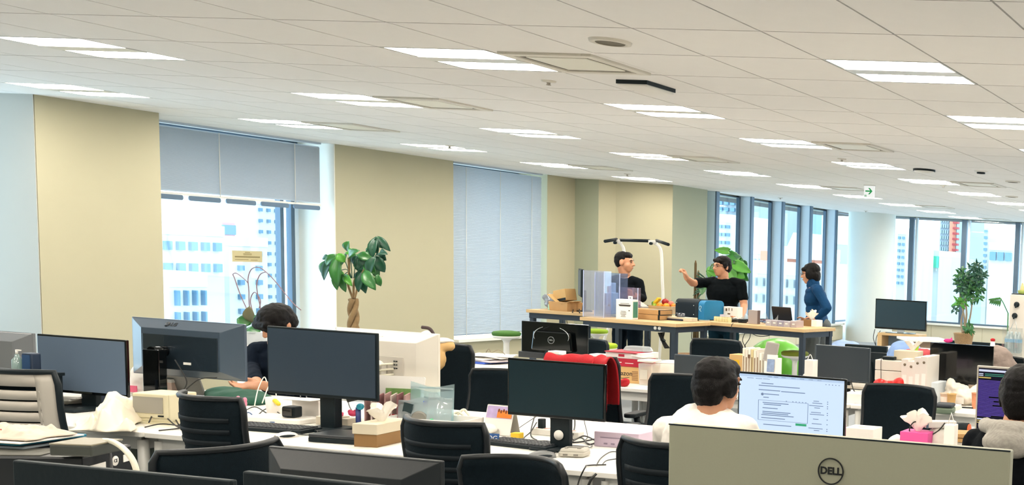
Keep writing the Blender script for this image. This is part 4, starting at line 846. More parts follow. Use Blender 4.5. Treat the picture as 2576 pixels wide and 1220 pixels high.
t = thing('paper_heap', 'crinkled pale wrapping paper with red print at the left edge', 'paper', mx=tr(at_z(40, 1096, zt + .03)) @ tr(0, 0, .0) @ rz(.1)); obj('wrapping', M().sheet(lambda u, v: V(((u - .5)*.24 + .01*sin(9*v), (v - .5)*.16, .004 + min(1, 5*min(u, 1 - u, v, 1 - v))*(.018 + .022*abs(noise.noise(V((u*6, v*5, 2)))) + .012*noise.noise(V((u*14, v*11, 5)))))), 40, 28, .003), mat('wrap_beige', '#d8c9b8', .85, var=.1, scale=20), t); obj('flat_sheet', M().box((.0, .0, -.004), (.25, .20, .003)), PAPER, t); obj('red_print', M().box((-.05, -.03, .024), (.05, .015, .004), mx=rz(.5)), mat('print_red', '#b3544a', .7), t)
pa = at_y(258, 1108, 2.96); cable('thick cream network cable bending down from the router', [pa, at_y(280, 1110, 2.92), at_y(305, 1124, 2.89), at_y(328, 1148, 2.87), at_y(342, 1178, 2.86), at_y(346, 1215, 2.86)], .008, CABLEW)
pa2 = R_ @ V((pw/2 - .0, -.02, .02)); cable('thin dark lead hanging over the computer front', [pa2, pa2 + V((.02, -.0, .005)), pa2 + V((.03, -.0, -.1)), pa2 + V((.03, .0, -.2))], .004, mat('cable_grey', '#55565a', .5))
q = at_y(415, 1150, 5.2); t = thing('waste_bin', 'dark green bin under the left desk', 'bin', (q.x, 5.25, 0)); obj('body', M().box((0, 0, .27), (.36, .3, .54), top=1.06), mat('bin_green', '#1b2a1c', .6), t, bevel=.01); obj('rim', M().box((0, 0, .54), (.39, .33, .02)), mat('bin_green', '#1b2a1c', .6), t)
# far side, right of the white shirt person
Y5 = 5.72
def xz(px, py, Y): a = at_y(px, py, Y); return a.x, a.z
def std(name, label, cat, x0, x1, ytop, Y, dep, m, base=DZ, a=0, bevel=.003):
    xa, za = xz(x0, ytop, Y); xb, _ = xz(x1, ytop, Y); t = thing(name, label, cat, ((xa + xb)/2, Y + dep/2, base), a); h = max(.02, za - base); obj('body', M().box((0, 0, h/2), (xb - xa, dep, h)), m, t, bevel=bevel); return t, xb - xa, h
t, w_, h = std('carton', 'white cube carton with a round emblem right of the lit monitor', 'box', 2126, 2197, 1075, 5.62, .13, PAPER); obj('emblem', M().lathe([(.03, 0), (.03, .001), (.0005, .001)], n=24), mat('emblem_grey', '#c9c5bb', .7), t, mx=tr(0, 0, h))
x, z = xz(2245, 1085, 5.6); t = thing('napkin_heap', 'white crumpled napkins left of the pink tissue box', 'napkins', (x, 5.62, DZ)); blob('napkins', M().ell((0, 0, .05), (.09, .06, .05)).ell((.02, 0, .10), (.05, .04, .04)).ell((-.05, 0, .06), (.04, .04, .05)), TISS, t, .008, 2, disp=.04, dscale=.06)
t, w_, h = std('tissue_box', 'bright pink tissue box in front of the right black chair', 'tissue box', 2264, 2335, 1085, 5.52, .12, PINK); tuft('tissue', t, tr(0, 0, h), 1.1, 5)
text('D', .03, mat('print_pale_pink', '#f0c3d8', .6), t, tr(-.03, -.0615, h*.6) @ UP_FRONT); obj('gold_print', M().ell((.01, -.061, h*.62), (.014, .0015, .012)), mat('print_gold', '#c97b3c', .6), t)
x, z = xz(2358, 1068, 5.6); t = thing('power_brick', 'grey white adapter with coiled black lead beside the pink tissue box', 'adapter', (x, 5.64, z - .02), .5); obj('brick', M().box((0, 0, .018), (.17, .06, .036)), mat('brick_grey', '#c9c6c2', .5), t, bevel=.006); obj('end_band', M().box((-.07, 0, .018), (.012, .062, .038)), mat('band_blue', '#4d6379', .5), t)
obj('lead', M().tube(bez([(-.08, 0, .02), (-.14, -.02, .03), (-.16, -.02, -.02), (-.10, -.03, -.05), (-.02, -.03, -.02), (.02, -.04, .03)], 7), .0035), CABLE, t)
t = thing('pouch_bag', 'grey white soft case under the adapter', 'case', (x, 5.64, DZ)); hh = z - .02 - DZ; blob('case', M().ell((0, 0, hh*.5), (.09, .06, hh*.52)).ell((.06, .02, hh*.4), (.06, .05, hh*.4)), mat('soft_grey', '#cfcbc2', .8), t, .009, 2, disp=.02, dscale=.05)
t, w_, h = std('paper_bag', 'small white paper carrier with a handle right of the adapter', 'bag', 2375, 2402, 1068, 5.5, .06, PAPER); obj('handle', M().tube([(-w_*.3, 0, h), (-.002, 0, h + .06), (w_*.3, 0, h)], .003), PAPER, t)
for k, (y_, dz) in enumerate(((1090, .0), (1082, .025), (1076, .05))):
    x, z = xz(2432, 1090, 5.6); t = thing('cardboard_sheet', ('lowest flat cardboard in the pile beside the hooded person', 'middle flat cardboard in the pile beside the hooded person', 'topmost flat cardboard in the pile beside the hooded person')[k], 'cardboard', (x - .01*k, 5.72, DZ + .10 + dz), .2*k - .15); obj('board', M().box((0, 0, .010), (.20, .15, .020)), (PAPER, CARDL, CARD)[k], t)
t = thing('storage_box', 'white box under the flat cardboard beside the hooded person', 'box', (x, 5.72, DZ)); obj('body', M().box((0, 0, .05), (.18, .15, .098)), PAPER, t, bevel=.002)
x, z = xz(2398, 1062, 5.95); t = thing('speaker', 'round black portable speaker with an orange end behind the adapter', 'speaker', (x, 5.98, z - .04)); obj('body', M().cyl((-.09, 0, 0), (.08, 0, 0), .038), BLK, t); obj('orange_end', M().cyl((.08, 0, 0), (.088, 0, 0), .032), mat('orange_cap', '#d8622c', .5), t)
t = thing('storage_box', 'plain box carrying the round black speaker', 'box', (x, 6.0, DZ)); obj('body', M().box((0, 0, (z - .078 - DZ)/2), (.2, .12, z - .078 - DZ)), CARD, t, bevel=.002)
# ------------------------------------------------------------------ things on the middle row
x, z = xz(1215, 900, 7.95); q = at_z(1210, 912, DZ)
t = thing('paper_pile', 'pile of papers and a blue folder on the middle desk left of the green stool', 'papers', (q.x - .02, q.y + .05, DZ), -.1)
obj('blue_folder', M().box((-.05, -.02, .010), (.44, .30, .016), mx=rz(.05)), mat('folder_blue', '#3355b8', .5), t, bevel=.002); obj('magazine', M().box((.06, .0, .026), (.40, .28, .014), mx=rz(-.1)), mat('magazine_print', '#b9b0b5', .5, var=.3, scale=15), t, bevel=.002)
for k in range(4): obj('sheet', M().sheet(lambda u, v: V(((u - .5)*.36 + .03*k, (v - .5)*.26, .040 + .008*k + .012*sin(5*u + k)*sin(4*v + 2*k))), 10, 8, .003), PAPER, t, mx=rz(.25*k - .3))
obj('blue_tip', M().box((-.20, .10, .05), (.09, .05, .02), mx=rz(.3)), mat('folder_blue', '#3355b8', .5), t); obj('wire_loop', M().tube(bez([(-.12, .14, .05), (-.08, .14, .10), (-.04, .13, .075), (.04, .13, .1), (.12, .12, .06)], 6), .003), mat('wire_brown', '#7a6a50', .5), t)
t = thing('speaker', 'small white cube speaker with a dark round hole beside the red jacket', 'speaker', (*xz(1397, 895, 7.9)[:1], 7.92, DZ)); zt = xz(1397, 883, 7.9)[1] - DZ; obj('cabinet', M().box((0, 0, zt/2), (.095, .09, zt)), WHT, t, bevel=.004)
obj('cone', M().lathe([(.024, 0), (.024, .002), (.012, -.003), (.001, -.003)], n=24), GLOSS, t, mx=tr(0, -.0455, zt*.42) @ UP_FRONT); obj('cone_rim', ring(.027, .003), mat('brick_grey', '#c9c6c2', .5), t, mx=tr(0, -.0455, zt*.42) @ UP_FRONT)
# box stack right of the red jacket
xa, za = xz(1540, 920, 7.95); xb, _ = xz(1612, 920, 7.95); hb = za - DZ; xc = (xa + xb)/2; wb = xb - xa
t = thing('parcel', 'brown delivery carton with black lettering at the bottom of the red box stack', 'box', (xc, 8.06, DZ)); obj('carton', M().box((0, 0, hb/2), (wb + .05, .2, hb)), CARDL, t, bevel=.003); text('amazon', .052, mat('carton_ink', '#3a2d20', .7), t, tr(-.035, -.101, hb*.58) @ UP_FRONT, bold=.0006); obj('smile', M().tube(bez([(-.09, -.101, hb*.36), (-.04, -.102, hb*.28), (.02, -.101, hb*.36)], 5), .002), mat('carton_ink', '#3a2d20', .7), t)
g = M()
for k in range(6): g.box((wb*.5 - .055, -.1005, hb*.22 + k*hb*.1), (.05, .002, hb*.055))
obj('address_label', g, mat('label_brown', '#8f6b44', .7), t)
z1 = za; z2 = xz(1580, 903, 7.95)[1]; t = thing('red_carton', 'flat crimson carton with white lettering on the brown parcel', 'box', (xc - .04, 8.06, z1)); obj('carton', M().box((0, 0, (z2 - z1)/2), (wb + .06, .21, z2 - z1)), mat('crimson_card', '#b01230', .55), t, bevel=.003); obj('white_print', M().box((-.02, -.106, (z2 - z1)*.5), (.03, .001, .006)).box((.06, -.106, (z2 - z1)*.45), (.07, .001, .005)), PAPER, t)
z3 = xz(1580, 888, 7.95)[1]; t = thing('red_carton', 'open white and red carton with a flap on top of the box stack', 'box', (xc - .03, 8.07, z2)); obj('carton', M().box((0, 0, (z3 - z2)/2), (wb + .07, .22, z3 - z2)), mat('carton_white', '#e6dfdc', .6), t, bevel=.003); obj('red_top', M().box((-.02, -.02, z3 - z2 + .003), (wb + .02, .22, .006)), mat('crimson_card', '#c8283c', .55), t); obj('red_mark', M().box((-.02, -.111, (z3 - z2)*.5), (.05, .002, .02)), mat('crimson_card', '#c8283c', .55), t)
obj('white_flap', M().box((wb*.5, -.06, z3 - z2 - .005), (.11, .14, .01), mx=ry(.12)), PAPER, t)
t = thing('clear_tray', 'clear plastic clamshell lying on top of the red box stack', 'tray', (xc + .0, 8.10, z3 + .008)); obj('shell', M().rplate((0, 0, 0), .22, .13, .035, .04, scale=.8), CLEAR, t, bevel=.006); 
t = thing('clear_box', 'clear plastic tub with a lid right of the brown parcel', 'tub', (xz(1628, 935, 7.92)[0], 7.95, DZ)); hh = xz(1628, 908, 7.92)[1] - DZ; FROST = see_through('frosted_tub', '#f6f5f2', .08, diffuse=.38); obj('tub', M().box((0, 0, hh/2 - .01), (.105, .11, hh - .02), top=1.1), FROST, t, bevel=.006); obj('lid', M().box((0, 0, hh), (.125, .13, .016)), WHT, t, bevel=.004); obj('print', M().box((-.01, -.06, hh*.45), (.06, .002, hh*.4)), mat('print_pale', '#c5c1b4', .7), t)
t, w_, h = std('paper_tray', 'white flat paper tray with sheets left of the small grey monitor', 'tray', 1638, 1697, 912, 8.35, .30, PAPER); obj('sheet', M().box((0, -.02, h + .004), (w_*.96, .26, .004), mx=rz(.04)), PAPER, t)
t, w_, h = std('carton', 'small white carton left of the red box stack', 'box', 1482, 1518, 890, 8.1, .1, PAPER); 
t = thing('cup', 'pale tube and sachets between white carton and red box stack', 'cup', (xz(1526, 895, 8.0)[0], 8.0, DZ)); hh = xz(1526, 893, 8.0)[1] - DZ; obj('cup', M().lathe([(.03, 0), (.036, hh), (.032, hh), (.028, .01), (.001, .008)], n=20), WHT, t); obj('sachet', M().box((.02, 0, hh + .01), (.03, .01, .06), mx=ry(.1)), mat('label_green', '#3aa46a', .5), t); obj('blue_sachet', M().box((.035, .02, hh + .03), (.04, .02, .05), mx=ry(.3)), mat('tab_blue', '#2a4fc0', .5), t)
t = thing('red_bag', 'red cloth bundle in front of the brown parcel', 'bag', (xz(1568, 950, 7.72)[0], 7.74, DZ)); blob('bundle', M().ell((-.02, 0, .03), (.05, .04, .03)).ell((.0, 0, .04), (.035, .03, .03)), RED, t, .008, 2, disp=.03, dscale=.05)
# red jacket over a chair
ja = at_y(1487, 900, 6.84); t = thing('jacket', 'red jacket hung over a chair back behind the unlit middle monitor', 'jacket', (ja.x, 6.86, 0), .12)
zt_ = ja.z - .012
def jk(u, v):                                       # hangs over the top edge: front, ridge, back
    x = (u - .56)*.44*(1 + .03*sin(9*v)); cv = .09*(1 - (2*u - 1)**2); f = .010*sin(15*u + 4*v) + .006*sin(31*u + 2)
    if v < .35: k = 1 - v/.35; y, z = -.035 + .05*k**.5, zt_ - .30*k
    elif v < .5: k = (v - .35)/.15; y, z = -.035 - .085*k, zt_ + .028*sin(pi*k)*(.6 + .5*sin(13*u + 1)**2)
    else: k = (v - .5)/.5; y, z = -.12 - .02*k - f*1.2*k**.5, zt_ - .42*k*(1 - .06*sin(7*u))
    return V((x, y + cv - .06 + f*.5, z + f*.4))
obj('shell', M().sheet(jk, 44, 40, .010), RED, t)
obj('hood', M().sheet(lambda u, v: V(((u - .5)*.24 - .05, -.10 + .09*(1 - (2*u - 1)**2) - .05*sin(pi*v)*.6, zt_ + .012 - .11*v + .012*sin(9*u))), 16, 8, .010), RED, t)
obj('sleeve', M().tube(bez([(.11, -.11, zt_ - .04), (.13, -.135, zt_ - .2), (.115, -.12, zt_ - .36)], 6), [.034 + .004*sin(2.1*k) for k in range(13)], 10), RED, t)
# beige cloth bag on the chair by the white monitor
ba = at_y(1110, 880, 6.62); t = thing('tote_bag', 'beige tote bag with a dark strap hung on the chair beside the white monitor', 'bag', (ba.x + .02, 6.58, 0), .45)
blob('bag', M().cap((-.10, 0, ba.z + .02), (.06, 0, ba.z + .03), .035).ell((-.05, -.02, ba.z - .06), (.10, .04, .09)).ell((-.07, -.02, ba.z - .12), (.07, .035, .05)), mat('tote_beige', '#cfa971', .85, var=.08), t, .009, 3, disp=.015, dscale=.08)
blob('white_cloth', M().ell((.0, 0, ba.z + .065), (.09, .04, .02)).ell((-.07, 0, ba.z + .085), (.05, .035, .045)), PAPER, t, .008, 2, disp=.02, dscale=.05); obj('strap', M().tube(bez([(-.10, 0, ba.z + .15), (-.05, -.01, ba.z + .14), (-.02, -.01, ba.z + .08)], 6), .011), mat('strap_dark', '#3b2b2c', .6), t)
# books, boxes behind the white shirt person
t = thing('parcel', 'light cardboard parcel with a yellow sticker behind the white shirt person', 'box', (xz(1853, 915, 8.3)[0], 8.45, DZ), -.12); hh = xz(1853, 895, 8.3)[1] - DZ; obj('carton', M().box((0, 0, hh/2), (.23, .12, hh)), CARDL, t, bevel=.003); obj('yellow_sticker', M().box((-.045, -.061, hh*.72), (.05, .002, .05)), mat('sticker_yellow', '#dcb018', .6), t); obj('barcode_label', M().box((.035, -.061, hh*.66), (.06, .002, .045)), mat('label_tan', '#b59a70', .7), t); obj('white_label', M().box((.02, -.061, hh*.3), (.12, .002, .05)), PAPER, t)
xb0 = xz(1892, 900, 8.25)[0]
for k in range(7):
    hh = (xz(1900, 876, 8.25)[1] - DZ)*(1, .97, 1, .98, .96, .99, .9)[k]
    t = thing('book', ('first white spined book from the left in the row beside the parcel', 'second white spined book in the row beside the parcel', 'third white spined book with a brown mark', 'fourth white spined book in the row', 'fifth white spined book in the row', 'sixth slim white book in the row', 'last yellowish book leaning at the row end')[k], 'book', (xb0 - .045 + k*.0235, 8.28, DZ), 0, 'books behind the white shirt person')
    obj('cover', M().box((0, 0, hh/2), (.021, .16, hh)), mat('book_%d' % (k % 4), ('#e4dbc9', '#d8d0c4', '#e8e2d4', '#cdbd8e')[k % 4 if k < 6 else 3], .6), t, bevel=.002); obj('spine_title', M().box((0, -.081, hh*.55), (.008, .002, hh*.5)), mat('spine_ink', '#7d664d', .7), t)
    if k == 2: obj('brown_mark', M().box((0, -.082, hh*.8), (.016, .002, .03)), mat('spine_brown', '#5a4027', .7), t)
q = xz(1938, 870, 8.2); t = thing('tablet', 'grey tablet propped above the row of books', 'tablet', (q[0], 8.22, DZ + .10)); obj('body', M().rplate((0, 0, 0), .11, .155, .010, .012), mat('tablet_grey', '#a9a49c', .4), t, mx=tr(0, 0, q[1] - DZ - .15) @ ry(.12) @ rx(radians(80)), bevel=.002); obj('holder', M().box((0, .03, (q[1] - DZ - .20)/2 - .05), (.10, .10, q[1] - DZ - .1)), PAPER, t, bevel=.003); obj('screen', M().box((0, 0, .011), (.095, .135, .002)), mat('tablet_screen', '#8f8a86', .3), t, mx=tr(0, 0, q[1] - DZ - .15) @ ry(.12) @ rx(radians(80)))
t = thing('photo_card', 'blue and white photo card leaning right of the books', 'card', (xz(1936, 910, 8.1)[0], 8.12, DZ)); hh = xz(1936, 893, 8.1)[1] - DZ; obj('board', M().box((0, 0, hh/2), (.085, .01, hh), mx=rx(-.1)), PAPER, t); obj('print', M().box((-.005, -.012, hh*.7), (.06, .002, hh*.35), mx=rx(-.1)), mat('card_print', '#7f93b5', .6, var=.5, scale=40), t); obj('red_dot', M().lathe([(.007, 0), (.007, .002), (.0005, .002)], n=14), RED, t, mx=tr(-.02, -.012, hh*.25) @ UP_FRONT)
t = thing('storage_tray', 'clear tray with pink ends right of the photo card', 'tray', (xz(1975, 925, 8.0)[0], 8.1, DZ)); obj('tray', M().box((0, 0, .03), (.2, .16, .06), top=1.05), FROST, t, bevel=.003); obj('pink_end', M().box((-.095, 0, .03), (.01, .15, .05)).box((.095, 0, .03), (.01, .15, .05)), mat('tray_pink', '#e59a8a', .5), t)
x = xz(1992, 925, 7.85)[0]; t = thing('shopping_bag', 'peach carrier bag with white contents right of the books', 'bag', (x + .02, 7.9, DZ)); blob('bag', M().ell((0, 0, .05), (.11, .07, .05)).ell((-.05, 0, .07), (.05, .05, .05)).ell((.06, 0, .06), (.05, .05, .05)), mat('bag_peach', '#e8c4b2', .7, var=.12, scale=25), t, .008, 2, disp=.03, dscale=.05); obj('orange_print', M().box((.09, -.05, .08), (.05, .03, .07)), mat('bag_orange', '#e0663c', .6), t, bevel=.006); obj('handle', M().tube(bez([(.06, -.04, .10), (.075, -.045, .18), (.10, -.04, .10)], 6), .004), PAPER, t); obj('red_handle', M().tube(bez([(-.11, -.04, .06), (-.10, -.05, .15), (-.05, -.05, .12)], 6), .003), RED, t)
t, w_, h = std('paper_bag', 'white paper bag with an orange foot left of the dark grey monitor', 'bag', 2024, 2046, 905, 7.8, .08, PAPER); obj('orange_foot', M().box((0, -.042, .02), (w_, .003, .04)), mat('bag_orange', '#e0663c', .6), t); obj('handle', M().tube(bez([(-w_*.3, -.02, h), (0, -.02, h + .04), (w_*.3, -.02, h)], 6), .003), PAPER, t)
# white file boxes
xa, _ = xz(2203, 900, 8.0); xb, _ = xz(2275, 900, 8.0); h = xz(2240, 906, 8.0)[1] - DZ
t = thing('drawer_unit', 'translucent white drawer box with a dangling black lead', 'drawer box', ((xa + xb)/2, 8.12, DZ)); 
for k in range(4): obj('drawer', M().box((0, 0, h*(k + .5)/4), (xb - xa, .26, h/4 - .004)), mat('drawer_white', '#ddd6cb', .45, var=.06, scale=8), t, bevel=.004)
q = at_y(2230, 905, 7.98); t = thing('hard_drive', 'small black box on the translucent drawer box', 'drive', (q.x, 8.05, DZ + h)); obj('case', M().box((0, 0, .012), (.095, .08, .024)), BLK, t, bevel=.005); obj('lead', M().tube(bez([(-.035, -.04, .01), (-.04, -.075, 0), (-.035, -.08, -.12), (-.03, -.08, -.22)], 6), .0025), CABLE, t)
xc, zc_ = xz(2268, 898, 8.0); t = thing('tissue_box', 'white tissue box on top of the file boxes', 'tissue box', (xc + .01, 8.12, DZ + h + .002)); obj('body', M().box((0, 0, .035), (.19, .12, .07)), CREAM, t, bevel=.003); tuft('tissue', t, tr(.03, 0, .068), .95, 8)
for k in range(4):
    xk = xz(2283 + k*16, 905, 8.0)[0]; hk = xz(2290 + k*16, (904, 910, 900, 898)[k], 7.95)[1] - DZ
    t = thing('binder', ('first', 'second', 'third', 'last tall')[k] + ' white ring binder from the left in the row beside the translucent drawer box', 'binder', (xk, 8.08, DZ), 0, 'white binders'); obj('cover', M().box((0, 0, hk/2), (.055, .27, hk)), mat('binder_white', '#dfdad2', .45), t, bevel=.003); obj('finger_hole', M().lathe([(.010, 0), (.010, .002), (.0005, .002)], n=16), mat('hole_brown', '#6d5f4c', .5), t, mx=tr(.0, -.136, hk*.88) @ UP_FRONT); obj('spine_label', M().box((0, -.136, hk*.45), (.03, .002, hk*.4)), PAPER, t)
t, w_, h2 = std('carton', 'pale blue white carton right of the ring binders', 'box', 2342, 2360, 962, 8.05, .2, mat('carton_pale_blue', '#d7e0e6', .6))
x, z = xz(2235, 951, 7.68); z -= DZ
t = thing('plastic_bag', 'red plastic bag with white letters in front of the drawer box', 'bag', (x, 7.72, DZ)); blob('bag', M().ell((0, 0, z*.45), (.12, .06, z*.45)).ell((.06, 0, z*.80), (.045, .035, z*.22)).ell((-.07, 0, z*.78), (.06, .035, z*.16)), mat('red_plastic', '#d81c18', .35), t, .008, 2, disp=.02, dscale=.05); text('HU', .045, PAPER, t, tr(.05, -.07, z*.72) @ UP_FRONT, bold=.001)
q = xz(2142, 985, 7.8); t = thing('carton', 'flat white carton below the dark grey monitor', 'box', (q[0] + .02, 7.85, DZ)); obj('body', M().box((0, 0, .035), (.16, .14, .07)), PAPER, t, bevel=.003); 
t = thing('monitor_shelf', 'low grey shelf under the dark grey monitor', 'shelf', (xz(2130, 970, 8.05)[0] + .08, 8.2, DZ)); obj('board', M().box((0, 0, .08), (.52, .25, .018)), mat('shelf_grey', '#b5ada0', .5), t); obj('foot', M().box((-.25, 0, .036), (.018, .25, .07)).box((.25, 0, .036), (.018, .25, .07)), BSTEEL, t)
cable('black lead hanging in a bow under the dark grey monitor', [at_y(2140, 955, 8.02), at_y(2150, 985, 8.0), at_y(2175, 990, 7.9), at_y(2165, 1000, 7.8)], .004)
q = at_z(2170, 1012, DZ); t = thing('green_mat', 'lime green mat corner on the desk left of the right black chair', 'mat', (q.x, q.y, DZ)); obj('mat', M().rplate((0, 0, .001), .2, .14, .004, .02), mat('mat_lime', '#8fbf4a', .6), t); 
q = at_z(2178, 1005, DZ); t = thing('dark_box', 'dark slate case on the lime green mat', 'case', (q.x + .03, q.y + .08, DZ + .006)); obj('body', M().box((0, 0, .04), (.12, .1, .08)), mat('frame_slate', '#3a454e', .4), t, bevel=.008)
# plastic bag, cups and plates on the right of the middle row
x = xz(2432, 980, 8.22)[0]; t = thing('plastic_bag', 'crumpled translucent white carrier bag under the glossy monitor', 'bag', (x, 8.18, DZ)); blob('bag', M().ell((0, 0, .06), (.17, .09, .065)).ell((-.12, 0, .13), (.035, .03, .07)).ell((-.05, 0, .11), (.08, .06, .05)).ell((.10, 0, .10), (.07, .05, .06)).ell((.15, 0, .14), (.03, .03, .04)), mat('bag_white', '#e6ddcf', .6), t, .008, 2, disp=.045, dscale=.06)
obj('receipt', M().box((-.02, -.105, .04), (.09, .003, .05)), PAPER, t)
q = at_z(2387, 1010, DZ)
def cup(label, px, py, h, m, r=.036, sleeve=None, lid=False):
    q = at_y(px, py, 7.98); t = thing('paper_cup', label, 'cup', (q.x, 7.98, DZ)); obj('cup', M().lathe([(r*.75, 0), (r, h), (r*1.06, h), (r*1.06, h - .004), (r*.93, h - .004), (r*.7, .006), (.001, .006)], n=28), m, t)
    if sleeve: obj('sleeve', M().lathe([(r*.83, h*.25), (r*.96, h*.75)], n=28), sleeve, t)
    if lid: obj('lid', M().lathe([(r*1.1, h), (r*1.1, h + .006), (r*.9, h + .012), (.001, h + .012)], n=28), PAPER, t)
    return t
cup('kraft paper cup before the translucent carrier bag', 2393, 1010, .10, CARDL)
cup('peach and white paper cup left of the kraft cup', 2377, 1001, .10, mat('cup_peach', '#dcc0a8', .6), sleeve=mat('cup_print', '#e6d2c4', .6))
cup('orange patterned drink cup behind the code monitor edge', 2453, 1023, .12, mat('cup_orange', '#d98f6a', .6, var=.3, scale=40), .03)
q = at_y(2384, 1018, 7.84); t = thing('carton', 'flat white carton in front of the paper cups', 'box', (q.x, q.y, DZ)); obj('body', M().box((0, 0, .018), (.18, .11, .036)), PAPER, t, bevel=.003)
q = at_z(2440, 1028, DZ); t = thing('pen', 'dark pen lying on the desk left of the code monitor', 'pen', (q.x, q.y, DZ)); obj('barrel', M().cyl((-.06, 0, .006), (.05, .01, .006), .005), BLK, t); obj('tip', M().cyl((-.075, -.001, .006), (-.06, 0, .006), .001, .005), CHROME, t)
q = at_z(2385, 1047, DZ); q = at_y(2374, 1040, 7.60); t = thing('tool_case', 'grey green case with a dark padded lid right of the right black chair', 'case', (q.x, 7.62, DZ), .1); obj('case', M().box((0, 0, .022), (.13, .14, .044)), mat('case_green', '#6f7f6b', .6), t, bevel=.012); obj('padded_lid', M().box((0, 0, .058), (.13, .14, .026)), mat('pad_dark', '#3b4046', .8), t, bevel=.015)
for k, (px, n_) in enumerate(((2384, 'pink pig-shaped toy lying on top of the glossy monitor'), (2497, 'red and white toy standing on the corner of the glossy monitor'))):
    q = at_y(px, 862 + 8*k, 8.31); t = thing('toy', n_, 'toy', (q.x, 8.31, q.z))
    if k == 0: blob('body', M().ell((0, 0, .016), (.035, .014, .016)).ell((.025, 0, .02), (.016, .014, .014)), mat('toy_magenta', '#d82c82', .5), t, .004, 2); obj('ear', M().ell((.03, 0, .036), (.006, .004, .006)), mat('toy_magenta', '#d82c82', .5), t)
    else: obj('white_base', M().lathe([(.02, 0), (.016, .03), (.012, .034), (.001, .034)], n=16), PAPER, t); obj('red_top', M().ell((0, 0, .045), (.02, .014, .014)), RED, t)
q = at_y(2303, 865, 8.6); t = thing('toy', 'small yellow green toy left of the glossy monitor top', 'toy', (q.x, 8.62, q.z - .05)); blob('body', M().cap((0, 0, 0), (.01, 0, .04), .016).cap((0, 0, .03), (-.03, 0, .045), .009), mat('toy_lime', '#a8c832', .5), t, .004, 2); obj('post', M().cyl((0, 0, DZ - (q.z - .05)), (0, 0, 0), .008), CHROME, t)
x, z = xz(2305, 880, 9.5); t = thing('jacket', 'dusty red jacket on a chair behind the file boxes', 'jacket', (x, 9.55, 0)); blob('cloth', M().ell((0, 0, z - .04), (.24, .08, .045)).ell((.06, 0, z - .16), (.22, .08, .12)).ell((-.14, .0, z - .05), (.09, .06, .03)).ell((.15, 0, z - .07), (.1, .06, .03)), mat('dusty_red', '#b8444c', .85, bump=.2), t, .012, 2, disp=.04, dscale=.1)
make_chair('black chair under the dusty red jacket', (x, 9.62), pi, z - .03, .44, ribs=0)
x, z = xz(2510, 895, 9.5); t = thing('coat', 'grey brown coat heap right of the glossy monitor', 'coat', (x, 9.5, 0)); blob('cloth', M().ell((0, 0, z), (.14, .1, .09)).ell((.06, 0, z - .14), (.13, .1, .16)).ell((-.04, 0, z - .2), (.13, .1, .16)), mat('coat_grey', '#8f8078', .85, var=.3, scale=8, bump=.2), t, .012, 2, disp=.05, dscale=.1)
make_chair('black chair carrying the grey brown coat', (x + .02, 9.58), pi, z - .02, .42, ribs=0)
# ------------------------------------------------------------------ standing tables
TH = 1.0
def high_table(label, fl, wd, dp, a, name='standing_table'):
    t = thing(name, label, 'table', (fl[0], fl[1], 0), a)
    obj('tabletop', M().box((wd/2, dp/2, TH - .018), (wd, dp, .036)), OAK, t, bevel=.003)
    obj('beam', M().box((wd/2, .05, TH - .066), (wd - .04, .05, .06)).box((wd/2, dp - .05, TH - .066), (wd - .04, .05, .06)).box((.05, dp/2, TH - .066), (.05, dp - .1, .06)).box((wd - .05, dp/2, TH - .066), (.05, dp - .1, .06)), BSTEEL, t)
    for sx in (.05, wd - .05):
        for sy in (.05, dp - .05): obj('leg', M().box((sx, sy, (TH - .09)/2), (.05, .05, TH - .09)), BSTEEL, t, bevel=.003)
    obj('foot_rail', M().box((wd/2, dp - .05, .2), (wd - .15, .03, .04)), BSTEEL, t)
    return t
high_table('oak topped standing table farthest left with the open carton', (-8.68, 11.33), 1.5, .60, 0)
T2 = high_table('oak topped standing table in front of the man with the short hair', (-7.56, 10.68), 1.16, .58, -.09); 
obj('power_outlet', M().lathe([(.018, 0), (.018, .004), (.001, .004)], n=18), WHT, T2, mx=tr(.90, .022, TH - .06) @ UP_FRONT); obj('power_outlet', M().lathe([(.018, 0), (.018, .004), (.001, .004)], n=18), WHT, T2, mx=tr(.95, .022, TH - .06) @ UP_FRONT)
high_table('oak topped standing table running to the right past the pointing man', (-6.56, 11.24), 1.36, .58, -.17)
def on(px, py): return at_z(px, py, TH)
# left table
q = on(1400, 782); t = thing('carton', 'opened cardboard carton with raised flap on the left standing table', 'box', (q.x, q.y + .12, TH), -.2)
obj('tray', M().box((.03, 0, .05), (.26, .2, .10), top=1.08), CARD, t, bevel=.003); obj('raised_lid', M().box((.02, .03, .17), (.18, .15, .13), mx=ry(-.2)), CARDL, t, bevel=.003); obj('black_tape', M().box((.02, -.047, .12), (.17, .004, .03), mx=ry(-.2)), BLK, t); obj('flap', M().box((.16, -.03, .06), (.14, .16, .008), mx=ry(-.25)), CARD, t); obj('left_flap', M().box((-.13, -.02, .08), (.16, .16, .008), mx=ry(.55)), CARDL, t)
q = on(1372, 779); t = thing('plastic_bag', 'grey clear plastic bag left of the opened carton', 'bag', (q.x - .02, q.y + .16, TH)); blob('bag', M().ell((0, 0, .07), (.10, .08, .07)).ell((-.06, 0, .13), (.07, .05, .05)).ell((.06, .03, .15), (.08, .04, .02)), see_through('bag_grey_clear', '#a3a7b0', .1, diffuse=.6), t, .01, 2, disp=.03, dscale=.06)
t = thing('bottle', 'small mint green bottle beside the opened carton', 'bottle', (q.x + .06, q.y + .0, TH)); obj('body', M().lathe([(.022, 0), (.022, .06), (.012, .075), (.012, .09), (.001, .09)], n=16), mat('mint', '#9ccdb0', .4), t); obj('cap', M().cyl((0, 0, .088), (0, 0, .10), .014), WHT, t)
